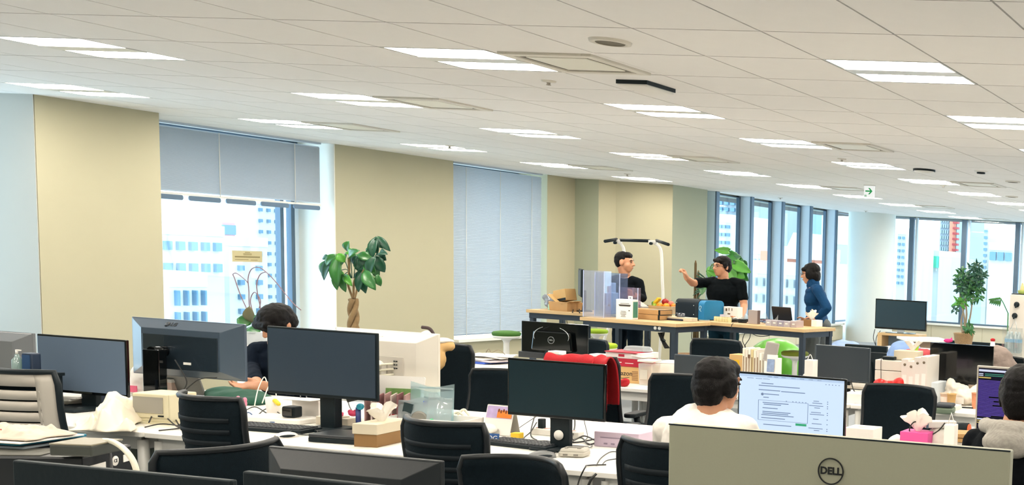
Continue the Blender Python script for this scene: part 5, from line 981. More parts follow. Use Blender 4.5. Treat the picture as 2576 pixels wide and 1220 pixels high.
cable('dark leads tangled right of the opened carton', [on(1440, 786), on(1446, 780) + V((0, 0, .05)), on(1455, 776) + V((0, 0, .08)), on(1458, 787)], .006)
a_, b_ = at_y(1433, 677, 11.6), at_y(1466, 748, 11.6)
t = thing('monitor', 'black monitor turned sideways on the left standing table', 'monitor', (b_.x - .02, 11.6, TH), -.9); h = a_.z - b_.z; obj('housing', M().box((0, 0, b_.z - TH + h/2 + .01), (.52, .03, h)), BLK, t, bevel=.004); obj('screen', M().box((0, -.017, b_.z - TH + h/2 + .01), (.49, .004, h - .03)), SCR, t); obj('stand_neck', M().box((0, .03, .12), (.06, .04, .24)), BLK, t); obj('stand_base', M().rplate((0, .03, 0), .24, .16, .012, .03), BLK, t)
# acrylic boxes
ACB = see_through('acrylic_blue', '#e0eaf8', .07, diffuse=.05); ACC = see_through('acrylic_pale', '#f3f5fc', .07, diffuse=.08)
def acrylic(label, x0, x1, yt, yb, Y, dep, m, a=0, th=.004):
    xa, za = xz(x0, yt, Y); xb, zb = xz(x1, yb, Y); w_ = xb - xa; zb = max(TH, zb); h = za - zb
    t = thing('acrylic_box', label, 'acrylic box', ((xa + xb)/2, Y + dep/2, TH), a)
    for n, c_, d_ in (('front_panel', (0, -dep/2, h/2), (w_, th, h)), ('rear_panel', (0, dep/2, h/2), (w_, th, h)), ('side_panel', (-w_/2, 0, h/2), (th, dep, h)), ('side_panel', (w_/2, 0, h/2), (th, dep, h))): obj(n, M().box(c_, d_), m, t)
    for sx in (-1, 1): obj('edge', M().box((sx*w_/2, -dep/2, h/2), (.006, .006, h)), mat('acrylic_edge', '#c3cdee', .2), t)
    return t, w_, h
acrylic('tall narrow pale blue acrylic box on the middle standing table', 1468, 1519, 676, 796, 10.78, .12, ACC)
acrylic('wide blue acrylic box behind the tall narrow one', 1497, 1558, 676, 790, 10.98, .14, ACB)
t, w_, h = acrylic('small clear acrylic sheet box in front of the short haired man', 1558, 1604, 714, 792, 11.1, .05, see_through('acrylic_smoke', '#ece6ee', .07, diffuse=.08))
q = on(1535, 792); t = thing('white_case', 'white stepped device inside the blue acrylic boxes', 'device', (q.x - .09, q.y + .16, TH)); obj('body', M().box((0, 0, .12), (.10, .10, .24)), mat('case_pale', '#cfd2d8', .5), t, bevel=.008); obj('round_port', M().lathe([(.014, 0), (.014, .004), (.001, .004)], n=16), BLK, t, mx=tr(0, -.05, .10) @ UP_FRONT); obj('column', M().box((0, .01, .29), (.05, .06, .12)), mat('case_pale', '#cfd2d8', .5), t, bevel=.006)
t = thing('grey_box', 'grey box with sloped top right of the acrylic boxes', 'box', (q.x + .10, q.y + .30, TH)); obj('body', M().prism([(-.13, 0), (.13, 0), (.13, .10), (.02, .16), (-.13, .16)], -.06, .06, mx=UP_FRONT), mat('box_grey', '#a6a39c', .5), t, bevel=.004); obj('seam', M().box((0, -.062, .085), (.26, .003, .006)), mat('seam_dark', '#5a5854', .6), t)
a_, b_ = at_y(1547, 752, 10.72), at_y(1588, 797, 10.72); w_ = b_.x - a_.x; h = a_.z - TH
t = thing('product_box', 'white product box with a hang tab and small print on the standing table', 'box', ((a_.x + b_.x)/2, 10.79, TH)); obj('body', M().box((0, 0, h/2), (w_, .10, h)), PAPER, t, bevel=.002); obj('hang_tab', M().box((.01, .04, h + .015), (.05, .003, .04)), PAPER, t); obj('tab_hole', M().box((.01, .038, h + .015), (.02, .003, .008)), BLK, t)
g = M(); random.seed(9)
for k, (wv, zv) in enumerate(((.09, .80), (.12, .72), (.11, .68), (.05, .4), (.06, .33), (.06, .26), (.04, .2), (.05, .14))): g.box((-.01 if k > 2 else .005, -.051, h*zv), (w_*wv*6, .002, .010 if 0 < k < 3 else .004))
g.box((w_*.3, -.051, h*.45), (.012, .002, .012)); obj('small_print', g, mat('print_dark', '#4a4038', .7), t); obj('green_side', M().box((w_/2 + .001, 0, h*.5), (.002, .08, h*.8)), mat('print_teal', '#3f7f6b', .6, var=.3), t)
# mail boxes, fruit bowl
q = on(1620, 803); z = 0
for k in range(2):
    t = thing('mailer_box', ('lower', 'upper')[k] + ' flat brown mailer box with teal tape on the standing table', 'box', (q.x - .0 + .005*k, q.y + .10, TH + .055*k), -.09); obj('box', M().box((0, 0, .026), (.40, .20, .052)), CARD, t, bevel=.004); obj('teal_tape', M().box((.07, 0, .026), (.05, .203, .054), mx=rz(.1)), mat('tape_teal', '#1f5f6f', .5), t); obj('dark_end', M().box((.19, 0, .026), (.02, .202, .053)), BLK, t)
q = on(1623, 790); bx, by = q.x + .02, q.y + .34
t = thing('wooden_crate', 'light wooden crate holding fruit behind the mailer boxes', 'crate', (bx, by, TH)); obj('crate', M().box((0, -.09, .045), (.28, .01, .09)).box((0, .09, .045), (.28, .01, .09)).box((-.14, 0, .045), (.01, .18, .09)).box((.14, 0, .045), (.01, .18, .09)).box((0, 0, .05), (.27, .17, .01)), OAK, t, bevel=.002)
fr = [('orange', '#e88f1a', (-.02, -.05, .18), .038, 'orange lying at the front of the fruit crate'), ('orange', '#ea9a20', (.06, -.045, .18), .038, 'second orange right at the front of the fruit crate'), ('orange', '#e5862a', (.11, .03, .18), .036, 'orange at the rear right of the fruit crate'), ('apple', '#9c1a1c', (.0, .03, .225), .042, 'dark red apple on top of the fruit crate'), ('peach', '#d9705c', (.07, .035, .205), .036, 'pinkish peach beside the red apple'), ('lime', '#8fae28', (-.09, -.05, .175), .030, 'green lime at the left of the fruit crate')]
for n, c_, p_, r_, l_ in fr:
    t = thing(n, l_, 'fruit', (bx + p_[0], by + p_[1], TH + p_[2] - .09)); obj('fruit', M().ell((0, 0, 0), (r_, r_, r_*.95), n=20, m=14), mat(n + '_skin' + c_, c_, .4, var=.08, scale=20, bump=.1, bscale=200), t); obj('stem', M().cyl((0, 0, r_*.85), (.003, 0, r_*1.1), .003), BARK, t)
t = thing('banana_bunch', 'yellow bananas at the left of the fruit crate', 'fruit', (bx - .10, by, TH + .06))
for k in range(3): obj('banana', M().tube(bez([(-.02, .02*k - .02, .0), (.0, .02*k - .03, .06), (.03, .02*k - .02, .10), (.035, .02*k - .01, .12)], 6), [.006] + [.017]*16 + [.010, .006], 10), mat('banana_skin', '#e3c128', .5, var=.1), t)
obj('leaf', M().ell((-.03, 0, .05), (.02, .03, .03)), LEAFL, t)
# printer, keyboard, boxes
q = on(1728, 803); t = thing('machine', 'dark boxy 3d printer with a bright blue right end on the standing table', 'printer', (q.x + .0, q.y + .26, TH), -.25)
f = lambda x0, x1: [(x0, -.17), (x1, -.17), (x1, .12), (x1 - .0, .17), (x0, .17)]
def rr(w2, h_, r): 
    o_ = [(-w2, 0), (w2, 0)]
    for k in range(6): a = pi/2*k/5; o_.append((w2 - r + r*cos(a), h_ - r + r*sin(a)))
    for k in range(6): a = pi/2 + pi/2*k/5; o_.append((-w2 + r + r*cos(a), h_ - r + r*sin(a)))
    return o_
SL = rz(pi/2) @ rx(pi/2)
obj('dark_body', M().prism(rr(.15, .215, .05), -.21, .08, mx=SL), mat('printer_dark', '#101b22', .45, spec=.25), t, bevel=.003); obj('ribbed_band', M().prism(rr(.153, .218, .05), .08, .125, mx=SL), mat('printer_band', '#1a262d', .5, spec=.25), t, bevel=.003); obj('blue_end', M().prism(rr(.15, .212, .05), .125, .21, mx=SL), mat('printer_blue', '#1a78a8', .35), t, bevel=.003)
obj('swirl', M().tube(bez([(.15, -.152, .10), (.17, -.153, .14), (.15, -.153, .15), (.14, -.153, .12), (.17, -.153, .09)], 6), .004), mat('printer_pale', '#a9cfe0', .4), t)
g = M()
for k in range(4): g.lathe([(.006, 0), (.006, .003), (.0005, .003)], n=10, mx=tr((-.19, -.19, .06, .06)[k], -.151, (.05, .17, .05, .15)[k]) @ UP_FRONT)
obj('screw', g, CHROME, t)
q = on(1706, 807); t = thing('flat_box', 'flat cream box in front of the dark printer', 'box', (q.x + .02, q.y + .05, TH), -.09); obj('body', M().box((0, 0, .02), (.30, .10, .04)), CREAM, t, bevel=.003)
t = thing('jar', 'small dark glass jar on the flat cream box', 'jar', (q.x + .0, q.y + .05, TH + .04)); obj('jar', M().lathe([(.042, 0), (.042, .04), (.038, .042), (.036, .006), (.001, .006)], n=20), see_through('jar_dark', '#5a5f6c', .1, diffuse=.5), t); obj('content', M().cyl((0, 0, .006), (0, 0, .016), .034), mat('jar_red', '#6b2f2f', .5), t)
kb('dark low keyboard at the front of the middle standing table', V((on(1697, 806).x, on(1697, 806).y + .02, TH)), -.09, .24, .10, mat('kb_navy', '#171a30', .4), rows=4, cols=14)
# right table
def rt(px, py): q = on(px, py); return q
for k in range(6):
    q = rt(1797 + k*7, 808 + .6*k); t = thing('glass_jar', ('first', 'second', 'third', 'fourth', 'fifth', 'last')[k] + ' cream candle jar from the left beside the blue printer end', 'jar', (q.x, q.y + .03, TH), 0, 'cream jars on the right standing table'); obj('jar', M().lathe([(.020, 0), (.022, .03), (.019, .048), (.001, .048)], n=16), mat('jar_cream', '#d5cb9a', .35), t); obj('lid', M().lathe([(.019, .047), (.019, .053), (.001, .054)], n=16), mat('jar_lid', '#c9b77c', .4), t)
q = rt(1830, 806); t = thing('carton', 'white carton with brown print behind the cream jars', 'box', (q.x, q.y + .12, TH), -.17); obj('body', M().box((0, 0, .075), (.19, .09, .15)), PAPER, t, bevel=.003); obj('brown_print', M().box((-.055, -.046, .115), (.02, .002, .03)).box((-.02, -.046, .12), (.008, .002, .03)).box((.02, -.046, .12), (.008, .002, .03)).box((-.02, -.046, .07), (.035, .002, .014)), mat('spine_brown', '#5a4027', .7), t)
t = thing('tape_roll', 'white lilac roll left of the white carton', 'roll', (q.x - .13, q.y + .10, TH)); obj('roll', M().lathe([(.02, 0), (.05, 0), (.05, .06), (.02, .06), (.02, 0)], n=24), mat('roll_lilac', '#cfc9d6', .6), t); obj('core', ring(.022, .005, ex=.061), CARD, t)
q = rt(1853, 812); t = thing('cable_heap', 'heap of black leads on the right standing table', 'cables', (q.x, q.y + .05, TH)); random.seed(21)
for k in range(7): obj('lead', M().tube(bez([(random.uniform(-.16, .12), random.uniform(-.03, .05), random.uniform(.008, .04)) for _ in range(5)], 5), .007), CABLE, t)
obj('adapter', M().box((.04, -.01, .022), (.09, .05, .04), mx=rz(.3)), BLK, t, bevel=.008); obj('white_adapter', M().box((-.04, .0, .045), (.06, .03, .02), mx=rz(-.3)), WHT, t, bevel=.004); obj('clear_wrap', M().sheet(lambda u, v: V(((u - .5)*.2 + .05, .06 + .02*sin(6*u), .02 + .09*v*(1 - abs(2*u - 1)))), 8, 6), CLEAR, t)
cable('thin lead draped over the front edge of the right standing table', [rt(1842, 815) + V((0, .02, .006)), rt(1842, 818) + V((0, -.01, .003)), at_y(1840, 824, 11.10), at_y(1841, 832, 11.12)], .004)
q = rt(1892, 815); t = thing('grey_panel_box', 'upright pinkish grey box in the middle of the right standing table', 'box', (q.x, q.y + .04, TH), -.1); obj('body', M().box((0, 0, .075), (.115, .05, .15)), mat('panel_pinkgrey', '#a59a96', .5), t, bevel=.003); obj('dark_side', M().box((.059, 0, .075), (.003, .048, .146)), mat('panel_dark', '#5c4e4c', .5), t)
q = rt(1922, 815); t = thing('wire_heap', 'coloured wires and clear wrap right of the pinkish grey box', 'cables', (q.x, q.y + .06, TH)); random.seed(5)
for k in range(6): obj('wire', M().tube(bez([(random.uniform(-.09, .09), random.uniform(-.03, .05), random.uniform(.008, .05)) for _ in range(5)], 5), .004), (CABLE, mat('wire_blue', '#5a6fa0', .5), mat('wire_mauve', '#8d6f80', .5))[k % 3], t)
obj('wrap', M().sheet(lambda u, v: V(((u - .5)*.2, .05 + .03*sin(9*u), .02 + .10*v*(.6 + .4*sin(7*u)))), 12, 6), CLEAR, t)
q = rt(1948, 811); t = thing('laptop', 'open black laptop seen from behind on the right standing table', 'laptop', (q.x + .01, q.y + .14, TH), pi - .16); obj('lid', M().rplate((0, 0, 0), .255, .17, .012, .010), mat('laptop_black', '#1b1c22', .35), t, mx=tr(0, -.01, .09) @ rx(radians(-14)) @ UP_FRONT, bevel=.003); obj('base', M().rplate((0, -.11, .002), .25, .18, .016, .01), mat('laptop_black', '#1b1c22', .35), t, bevel=.003)
q = rt(1972, 822)
for k in range(5):
    t = thing('parts_case', ('first', 'second', 'third', 'fourth', 'last')[k] + ' clear parts case from the left before the black laptop', 'case', (q.x - .17 + k*.075, q.y + .07 + (.0 if k < 4 else .02) - .012*k, TH), -.17, 'clear parts cases'); obj('case', M().box((0, 0, .03 if k < 4 else .036), (.072, .13, .06 if k < 4 else .072)), see_through('case_clear_%d' % k, ('#dad6dc', '#d2ccd2', '#c2bdcf', '#d8d2d8', '#dccfcf')[k], .08, diffuse=.6), t, bevel=.002); obj('latch', M().box((0, -.067, .035), (.03, .005, .012)), WHT, t)
q = rt(2036, 821); t = thing('tissue_box', 'brown and white tissue box at the right end of the standing table', 'tissue box', (q.x + .0, q.y + .06, TH), -.17); obj('body', M().box((-.02, 0, .036), (.10, .11, .072)), KRAFT, t, bevel=.003); obj('white_end', M().box((.065, 0, .036), (.07, .11, .072)), PAPER, t, bevel=.003); tuft('tissue', t, tr(-.0, 0, .07), 1.1, 12)
# leads under the tables
for k, pp in enumerate(([(1425, 800, 11.6), (1430, 820, 11.6), (1450, 815, 11.6), (1462, 822, 11.6)], [(1632, 822, 11.1), (1630, 850, 11.1), (1636, 858, 11.1), (1630, 876, 11.1), (1634, 886, 11.1)], [(1668, 822, 11.2), (1672, 830, 11.2), (1670, 845, 11.2)], [(1880, 830, 11.6), (1905, 845, 11.6), (1935, 844, 11.6), (1970, 832, 11.6)], [(1878, 829, 11.6), (1868, 855, 11.7), (1876, 875, 11.7), (1878, 892, 11.7)], [(1888, 829, 11.6), (1886, 850, 11.7), (1874, 870, 11.7), (1875, 890, 11.7)], [(1743, 814, 11.5), (1740, 850, 11.6), (1748, 862, 11.6), (1741, 880, 11.6)])):
    cable(('yellowish leads below the left standing table', 'kinked black lead hanging below the middle standing table', 'short lead holding the bundled black cord', 'black lead sagging under the right standing table', 'black lead dangling left under the right standing table', 'black lead dangling right under the right standing table', 'black leads beside the pointing man legs')[k], [at_y(*p_) for p_ in pp], .004, mat('cable_olive', '#4e4a2c', .6) if k == 0 else CABLE)
q = at_y(1668, 858, 11.2); t = thing('cord_bundle', 'bundled black power cord hanging under the middle standing table', 'cord', (q.x, 11.2, q.z), 0)
for k in range(5): obj('strand', M().tube(bez([(-.03 - .006*k, .01*(k - 2), .06), (-.045 + .01*k, .01*(k - 2), .09), (-.01, .012*(k - 2), .02), (.035 + .006*k, .01*(k - 2), -.07), (.05, .01*(k - 2), -.055)], 5), .006), CABLE, t)
obj('tie', M().cyl((-.006, 0, -.0), (.006, 0, .018), .026), BLK, t)
q = at_y(1867, 829, 11.35); tag(blob('cable_knot', M().ell((q.x, q.y, q.z), (.05, .03, .025)).ell((q.x + .03, q.y, q.z - .015), (.03, .025, .02)), mat('knot_brown', '#6b5a3c', .8), None, .008, 1, disp=.03, dscale=.03), 'brown cable knot clamped under the right standing table', 'cables')
# stools
def stool(label, px, py, Y, seat_m, r=.17, a=0):
    p_ = at_y(px, py, Y); t = thing('stool', label, 'stool', (p_.x, Y, 0), a, 'round green stools'); z = p_.z
    obj('cushion', M().lathe([(r*.93, -.045), (r, -.03), (r, -.012), (r*.9, .0), (r*.5, .008), (.001, .010)], (0, 0, z), 32), seat_m, t); obj('seat_plate', M().lathe([(r*.6, -.075), (r*.85, -.068), (r*.99, -.05), (r*.97, -.044), (.001, -.044)], (0, 0, z), 32), WHT, t)
    obj('column', M().lathe([(.028, .03), (.028, z - .12), (.034, z - .10), (.06, z - .07)], n=16), WHT, t); obj('base', M().lathe([(.17, 0), (.165, .02), (.05, .04), (.001, .045)], n=28), WHT, t)
stool('dark green round stool in front of the lowered blind', 1274, 834, 10.6, GREENF, .135)
stool('lime stool half hidden right of the glossy monitor, farther one', 1500, 829, 12.6, LIME, .135)
stool('lime stool right of the glossy monitor, nearer one', 1516, 864, 10.1, mat('lime_bright', '#9fc01c', .8, bump=.15, bscale=200), .135)
stool('olive round stool under the right end of the standing table', 2000, 884, 11.5, mat('olive_fabric', '#6f7a18', .8, bump=.15, bscale=200), .145)
q = at_y(1952, 895, 12.6); t = thing('exercise_ball', 'bright green exercise ball behind the books and tablet', 'ball', (q.x, 12.6, 0)); obj('ball', M().ell((0, 0, .39), .37, n=36, m=24), mat('ball_green', '#6cc23a', .3, spec=.6), t); obj('valve', M().cyl((0, -.365, .39), (0, -.375, .39), .012), WHT, t); obj('ring_stand', M().lathe([(.22, 0), (.28, .03), (.22, .06), (.2, .03), (.22, 0)], n=28), BLK, t)
# pull-up station
Yb = 13.0
def B3(px, py, Y=Yb): return at_y(px, py, Y)
bl, br = B3(1553, 604), B3(1643, 607)
t = thing('pullup_station', 'white pull-up station with black grip bar behind the short haired man', 'pull-up bar', (br.x, Yb, 0)); O = V((br.x, Yb, 0))
def loc(p_): return p_ - O
obj('grip_bar', M().cyl(loc(B3(1560, 604)), loc(B3(1634, 606)), .020), BLK, t)
obj('left_grip', M().cyl(loc(B3(1551, 602)), loc(B3(1522, 607, Yb - .25)), .020), BLK, t); obj('right_grip', M().cyl(loc(B3(1652, 605)), loc(B3(1681, 615, Yb - .25)), .020), BLK, t)
for pp, n_ in ((1553, 'left_clamp'), (1643, 'right_clamp')): c_ = loc(B3(pp, 607 + (pp - 1553)*.02)); obj(n_, M().box(c_, (.10, .06, .045)), WHT, t, bevel=.006); obj('knob', M().cyl(c_ + V((0, -.03, -.02)), c_ + V((0, -.06, -.02)), .018), BLK, t)
obj('right_post', M().tube(bez([loc(B3(1646, 612)), loc(B3(1658, 620)), loc(B3(1664, 640)), loc(B3(1666, 700)), loc(B3(1667, 770)), V((.09, 0, .1))], 6), .018), WHT, t)
obj('left_post', M().tube(bez([loc(B3(1556, 610)), loc(B3(1564, 616)), loc(B3(1570, 635)), loc(B3(1572, 700)), V((-.83, 0, .1))], 6), .018), WHT, t)
obj('foot', M().box((.09, .1, .05), (.08, .9, .06)).box((-.83, .1, .05), (.08, .9, .06)).box((-.37, .3, .06), (.9, .06, .06)), WHT, t, bevel=.006)
c_ = loc(B3(1668, 774)); obj('elbow_pad', M().box(c_, (.14, .2, .05)), WHT, t, bevel=.01); obj('black_handle', M().cyl(c_ + V((-.06, -.1, .0)), c_ + V((-.20, -.12, .01)), .022), BLK, t); obj('side_knob', M().cyl(c_ + V((.03, -.1, -.03)), c_ + V((.03, -.14, -.03)), .03), BLK, t)
# television corner and lounge
Yt = 18.4; a_, b_ = at_y(2203, 752, Yt), at_y(2332, 757, Yt); W = b_.x - a_.x; bz = at_y(2266, 830, Yt).z; H = (a_.z + b_.z)/2 - bz; SZ = bz - .06
t = thing('television', 'large dark television on a low wooden stand before the rear windows', 'television', ((a_.x + b_.x)/2, Yt, SZ)); obj('housing', M().box((0, .02, .06 + H/2), (W, .05, H)), GLOSS, t, bevel=.006); obj('screen', M().box((0, -.007, .065 + H/2), (W - .03, .004, H - .05)), mat('tv_screen', '#17303c', .22, spec=.6), t); obj('neck', M().box((0, .03, .03), (.12, .04, .06)), CHROME, t); obj('base', M().rplate((0, .03, 0), .5, .22, .012, .04), mat('tv_base', '#6f7e86', .2, metal=.5), t)
t = thing('tv_stand', 'light wooden open stand under the television', 'stand', ((a_.x + b_.x)/2 + .02, Yt + .05, 0)); obj('top', M().box((0, 0, SZ - .02), (.74, .4, .04)), OAK, t, bevel=.003); obj('side', M().box((-.33, 0, (SZ - .04)/2), (.08, .4, SZ - .04)), OAK, t); obj('side', M().box((.33, 0, (SZ - .04)/2), (.08, .4, SZ - .04)), OAK, t); obj('inside', M().box((0, .12, (SZ - .04)/2), (.58, .02, SZ - .04)), mat('stand_blue_grey', '#7d93a5', .5), t); obj('shelf', M().box((0, 0, .12), (.58, .38, .02)), OAK, t); obj('player', M().box((-.10, -.05, .17), (.3, .25, .06)), BLK, t)
cable('thin black lead hanging left of the television', [at_y(2201, 828, 18.4), at_y(2197, 850, 18.4), at_y(2203, 870, 18.4), at_y(2206, 890, 18.4)], .006); cable('thin black lead looping below the television', [at_y(2215, 832, 18.35), at_y(2206, 845, 18.35), at_y(2203, 865, 18.35), at_y(2207, 888, 18.35)], .006)
def low_table(label, cpx, cpy, z, w_, d_, a, name='low_table', box=True):
    c_ = at_z(cpx, cpy, z); t = thing(name, label, 'table', (c_.x, c_.y, 0), a); obj('tabletop', M().rplate((0, 0, z - .03), w_, d_, .03, .04), mat('table_gloss_white', '#f2f2ee', .25), t, bevel=.004); obj('pedestal', M().box((0, 0, (z - .03)/2), (w_*.6, d_*.6, z - .03)), mat('pedestal_tan', '#a58e78', .6), t, bevel=.004); obj('foot', M().box((0, 0, .01), (w_*.7, d_*.7, .02)), BSTEEL, t); return t
low_table('white square cafe table in front of the television stand', 2322, 851, .70, .62, .62, .6)
low_table('white low table right of the glossy monitor near the rear plant', 2500, 876, .62, 1.2, .6, 0)
low_table('white table edge behind the dusty red jacket', 2290, 877, .62, .8, .55, 0)
def beanbag(label, px, pyt, Y, w_, m, sd):
    p_ = at_y(px, pyt, Y); z = p_.z; t = thing('bean_bag', label, 'bean bag', (p_.x, Y, 0)); blob('bag', M().ell((0, 0, z*.42), (w_/2, w_*.42, z*.42)).ell((w_*.05, .05, z*.72), (w_*.36, w_*.32, z*.28)).ell((-w_*.12, 0, z*.55), (w_*.36, w_*.3, z*.3)), m, t, .02, 4, disp=.05, dscale=.2); return t
beanbag('pale blue bean bag left of the television behind the dark grey monitor', 2118, 856, 14.2, .72, mat('bean_pale_blue', '#8fa6cc', .85, bump=.1), 1)
beanbag('blue grey bean bag before the cafe table', 2268, 856, 12.2, .66, mat('bean_blue', '#7f9ccc', .85, var=.1, scale=4, bump=.1), 2)
p_ = at_y(2225, 900, 11.2); t = thing('cushion', 'turquoise cushion at the foot of the blue grey bean bag', 'cushion', (p_.x, 11.2, 0)); blob('cushion', M().ell((0, 0, p_.z*.5), (.16, .13, p_.z*.52)), mat('cushion_turquoise', '#62b7cf', .85), t, .015, 3, disp=.02)
p_ = at_y(2180, 868, 13.2); t = thing('bench', 'dark bench back seen between the two blue bean bags', 'bench', (p_.x, 13.2, 0)); obj('back', M().box((0, 0, p_.z - .14), (.55, .06, .28)), BLK, t, bevel=.01); obj('seat', M().box((0, -.2, p_.z - .35), (.55, .42, .08)), BLK, t, bevel=.01); obj('leg', M().box((-.25, -.2, (p_.z - .39)/2), (.04, .4, p_.z - .39)), BSTEEL, t); obj('leg', M().box((.25, -.2, (p_.z - .39)/2), (.04, .4, p_.z - .39)), BSTEEL, t)
p_ = at_y(2015, 878, 13.6); t = thing('cushion', 'navy cushion on the floor behind the olive stool', 'cushion', (p_.x - .1, 13.7, 0)); blob('cushion', M().ell((0, 0, p_.z*.45), (.34, .2, p_.z*.5)), mat('cushion_navy', '#1f3a66', .85), t, .02, 3, disp=.03)
# white tall panel with hooks, bottles and ornament
Yl = 10.2; a_ = at_y(2541, 740, Yl); t = thing('locker', 'tall white cabinet end with two black hooks at the right edge', 'cabinet', (a_.x + .5, Yl + .25, 0)); LH = a_.z; obj('cabinet', M().box((0, 0, LH/2), (1.0, .5, LH)), mat('cabinet_white', '#dcd6cc', .5, var=.02), t, bevel=.006); obj('black_top', M().box((0, 0, LH + .004), (.98, .48, .008)), BLK, t)
for k, (px, py) in enumerate(((2558, 766), (2553, 794))):
    p_ = at_y(px, py, Yl) - V((a_.x + .5, Yl + .25, 0)); obj('hook_disc', M().lathe([(.026, 0), (.026, .012), (.018, .018), (.001, .018)], n=20), BLK, t, mx=tr(p_) @ UP_FRONT); obj('hook', M().tube([p_ + V((0, -.016, 0)), p_ + V((0, -.03, -.02)), p_ + V((-.003, -.035, -.03))], .008), BLK, t)
p_ = at_y(2548, 905, Yl - .1) - V((a_.x + .5, Yl + .25, 0)); obj('bracket_shelf', M().box(p_ + V((0.03, -.02, -.02)), (.16, .2, .05)), WHT, t, bevel=.004); obj('clamp_rod', M().cyl(p_ + V((.0, -.13, 0)), p_ + V((.10, -.13, .005)), .006), CHROME, t); obj('clamp_grip', M().cyl(p_ + V((.105, -.13, -.03)), p_ + V((.105, -.13, .04)), .013), BLK, t)
p_ = at_y(2553, 800, Yl - .06); t = thing('bottle_bag', 'clear bag of water bottles with pale blue labels hanging on the white cabinet', 'bag', (p_.x, Yl - .07, 0)); zt, zb = at_y(2553, 835, Yl - .1).z, at_y(2545, 888, Yl - .1).z
BOT = see_through('bottle_plastic', '#dbe7ea', .12, diffuse=.3)
for k in range(4):
    x_ = (-.055, -.018, .02, .055)[k]; h = zt - zb; obj('bottle', M().lathe([(.020, 0), (.030, .02), (.030, h*.7), (.012, h*.9), (.012, h), (.001, h)], n=16), BOT, t, mx=tr(x_, -.01*(k % 2), zb)); obj('blue_label', M().lathe([(.0308, h*.5), (.0308, h*.66)], n=16), mat('label_sky', '#7db4d6', .5), t, mx=tr(x_, -.01*(k % 2), zb))
obj('film', M().sheet(lambda u, v: V((-.10 + .2*u, -.048 - .01*sin(9*u), zb - .02 + (zt - zb + .06)*v)), 10, 4), see_through('film', '#eef2f2', .1, diffuse=.12), t); obj('handle', M().tube([(-.03, -.01, zt + .02), (0, .02, p_.z), (.03, -.01, zt + .02)], .004), CLEAR, t)
p_ = at_y(2568, 738, Yl); t = thing('ornament', 'small yellow and green bird ornament on the white cabinet', 'ornament', (p_.x, Yl + .05, LH + .008)); blob('yellow_bird', M().ell((0, 0, .045), (.02, .02, .045)).ell((0, 0, .085), (.012, .012, .02)), mat('orn_yellow', '#d6c08a', .6), t, .004, 2); obj('green_nest', M().lathe([(.035, 0), (.045, .03), (.03, .035), (.001, .02)], n=18), mat('orn_green', '#8a9a4a', .7), t)
# ------------------------------------------------------------------ plants
def leaf(m, base, tip, wd, nrm=V((0, 0, 1)), droop=.2, mi=0, n=6, shape=1.):
    """pointed leaf with a folded midrib from base to tip"""
    base, tip = V(base), V(tip); d = tip - base; L = d.length; s = d.cross(nrm); s = s.normalized() if s.length > 1e-6 else V((1, 0, 0)); up = s.cross(d).normalized()
    def f(u, v):
        k = (u - .5)*2; w_ = wd*(sin(pi*min(1, v**shape*.96 + .03)))**.8; return base + d*v + s*(k*w_) + up*(abs(k)*w_*.35 + L*droop*sin(pi*v))
    return m.sheet(f, 4, n, .0015, mi)
def leafobj(name, parent, base, tip, wd, mm, nrm=V((0, 0, 1)), droop=.15, shape=1.):
    m = M(); leaf(m, base, tip, wd, nrm, droop, 0, 7, shape); return obj(name, m, mm, parent)
# braided money tree by the window pier
Yp = 10.35
def Q(px, py, dy=0): return at_y(px, py, Yp + dy)
O = V((Q(890, 800).x, Yp, 0)); t = thing('potted_tree', 'braided trunk money tree with drooping leaves before the left beige pier', 'potted plant', O)
def lq(px, py, dy=0): return Q(px, py, dy) - O
fork = lq(888, 752); zf = fork.z
for k in range(3): obj('trunk', M().tube([V((fork.x*(z/zf)**1.2 + .032*(1.25 - .4*z/zf)*cos(2*pi*k/3 + 13*z), .032*(1.25 - .4*z/zf)*sin(2*pi*k/3 + 13*z), z)) for z in [.25 + (zf - .25)*i/26 for i in range(27)]], [.034 - .0004*i for i in range(27)], 8), BARK, t)
obj('pot', M().lathe([(.15, 0), (.20, .32), (.21, .34), (.18, .34), (.001, .28)], n=28), mat('pot_white', '#dedad2', .4), t); obj('soil', M().cyl((0, 0, .27), (0, 0, .29), .17), mat('soil', '#3d2d20', .95), t)
br_ = [((888, 752), (877, 722), (871, 690)), ((892, 750), (899, 725), (905, 700)), ((889, 750), (890, 715), (894, 700)), ((876, 718), (878, 680), (877, 648)), ((903, 705), (925, 660), (944, 622))]
for pp in br_: obj('branch', M().tube(bez([lq(*p_) for p_ in pp], 5), .011, 7), BARK, t)
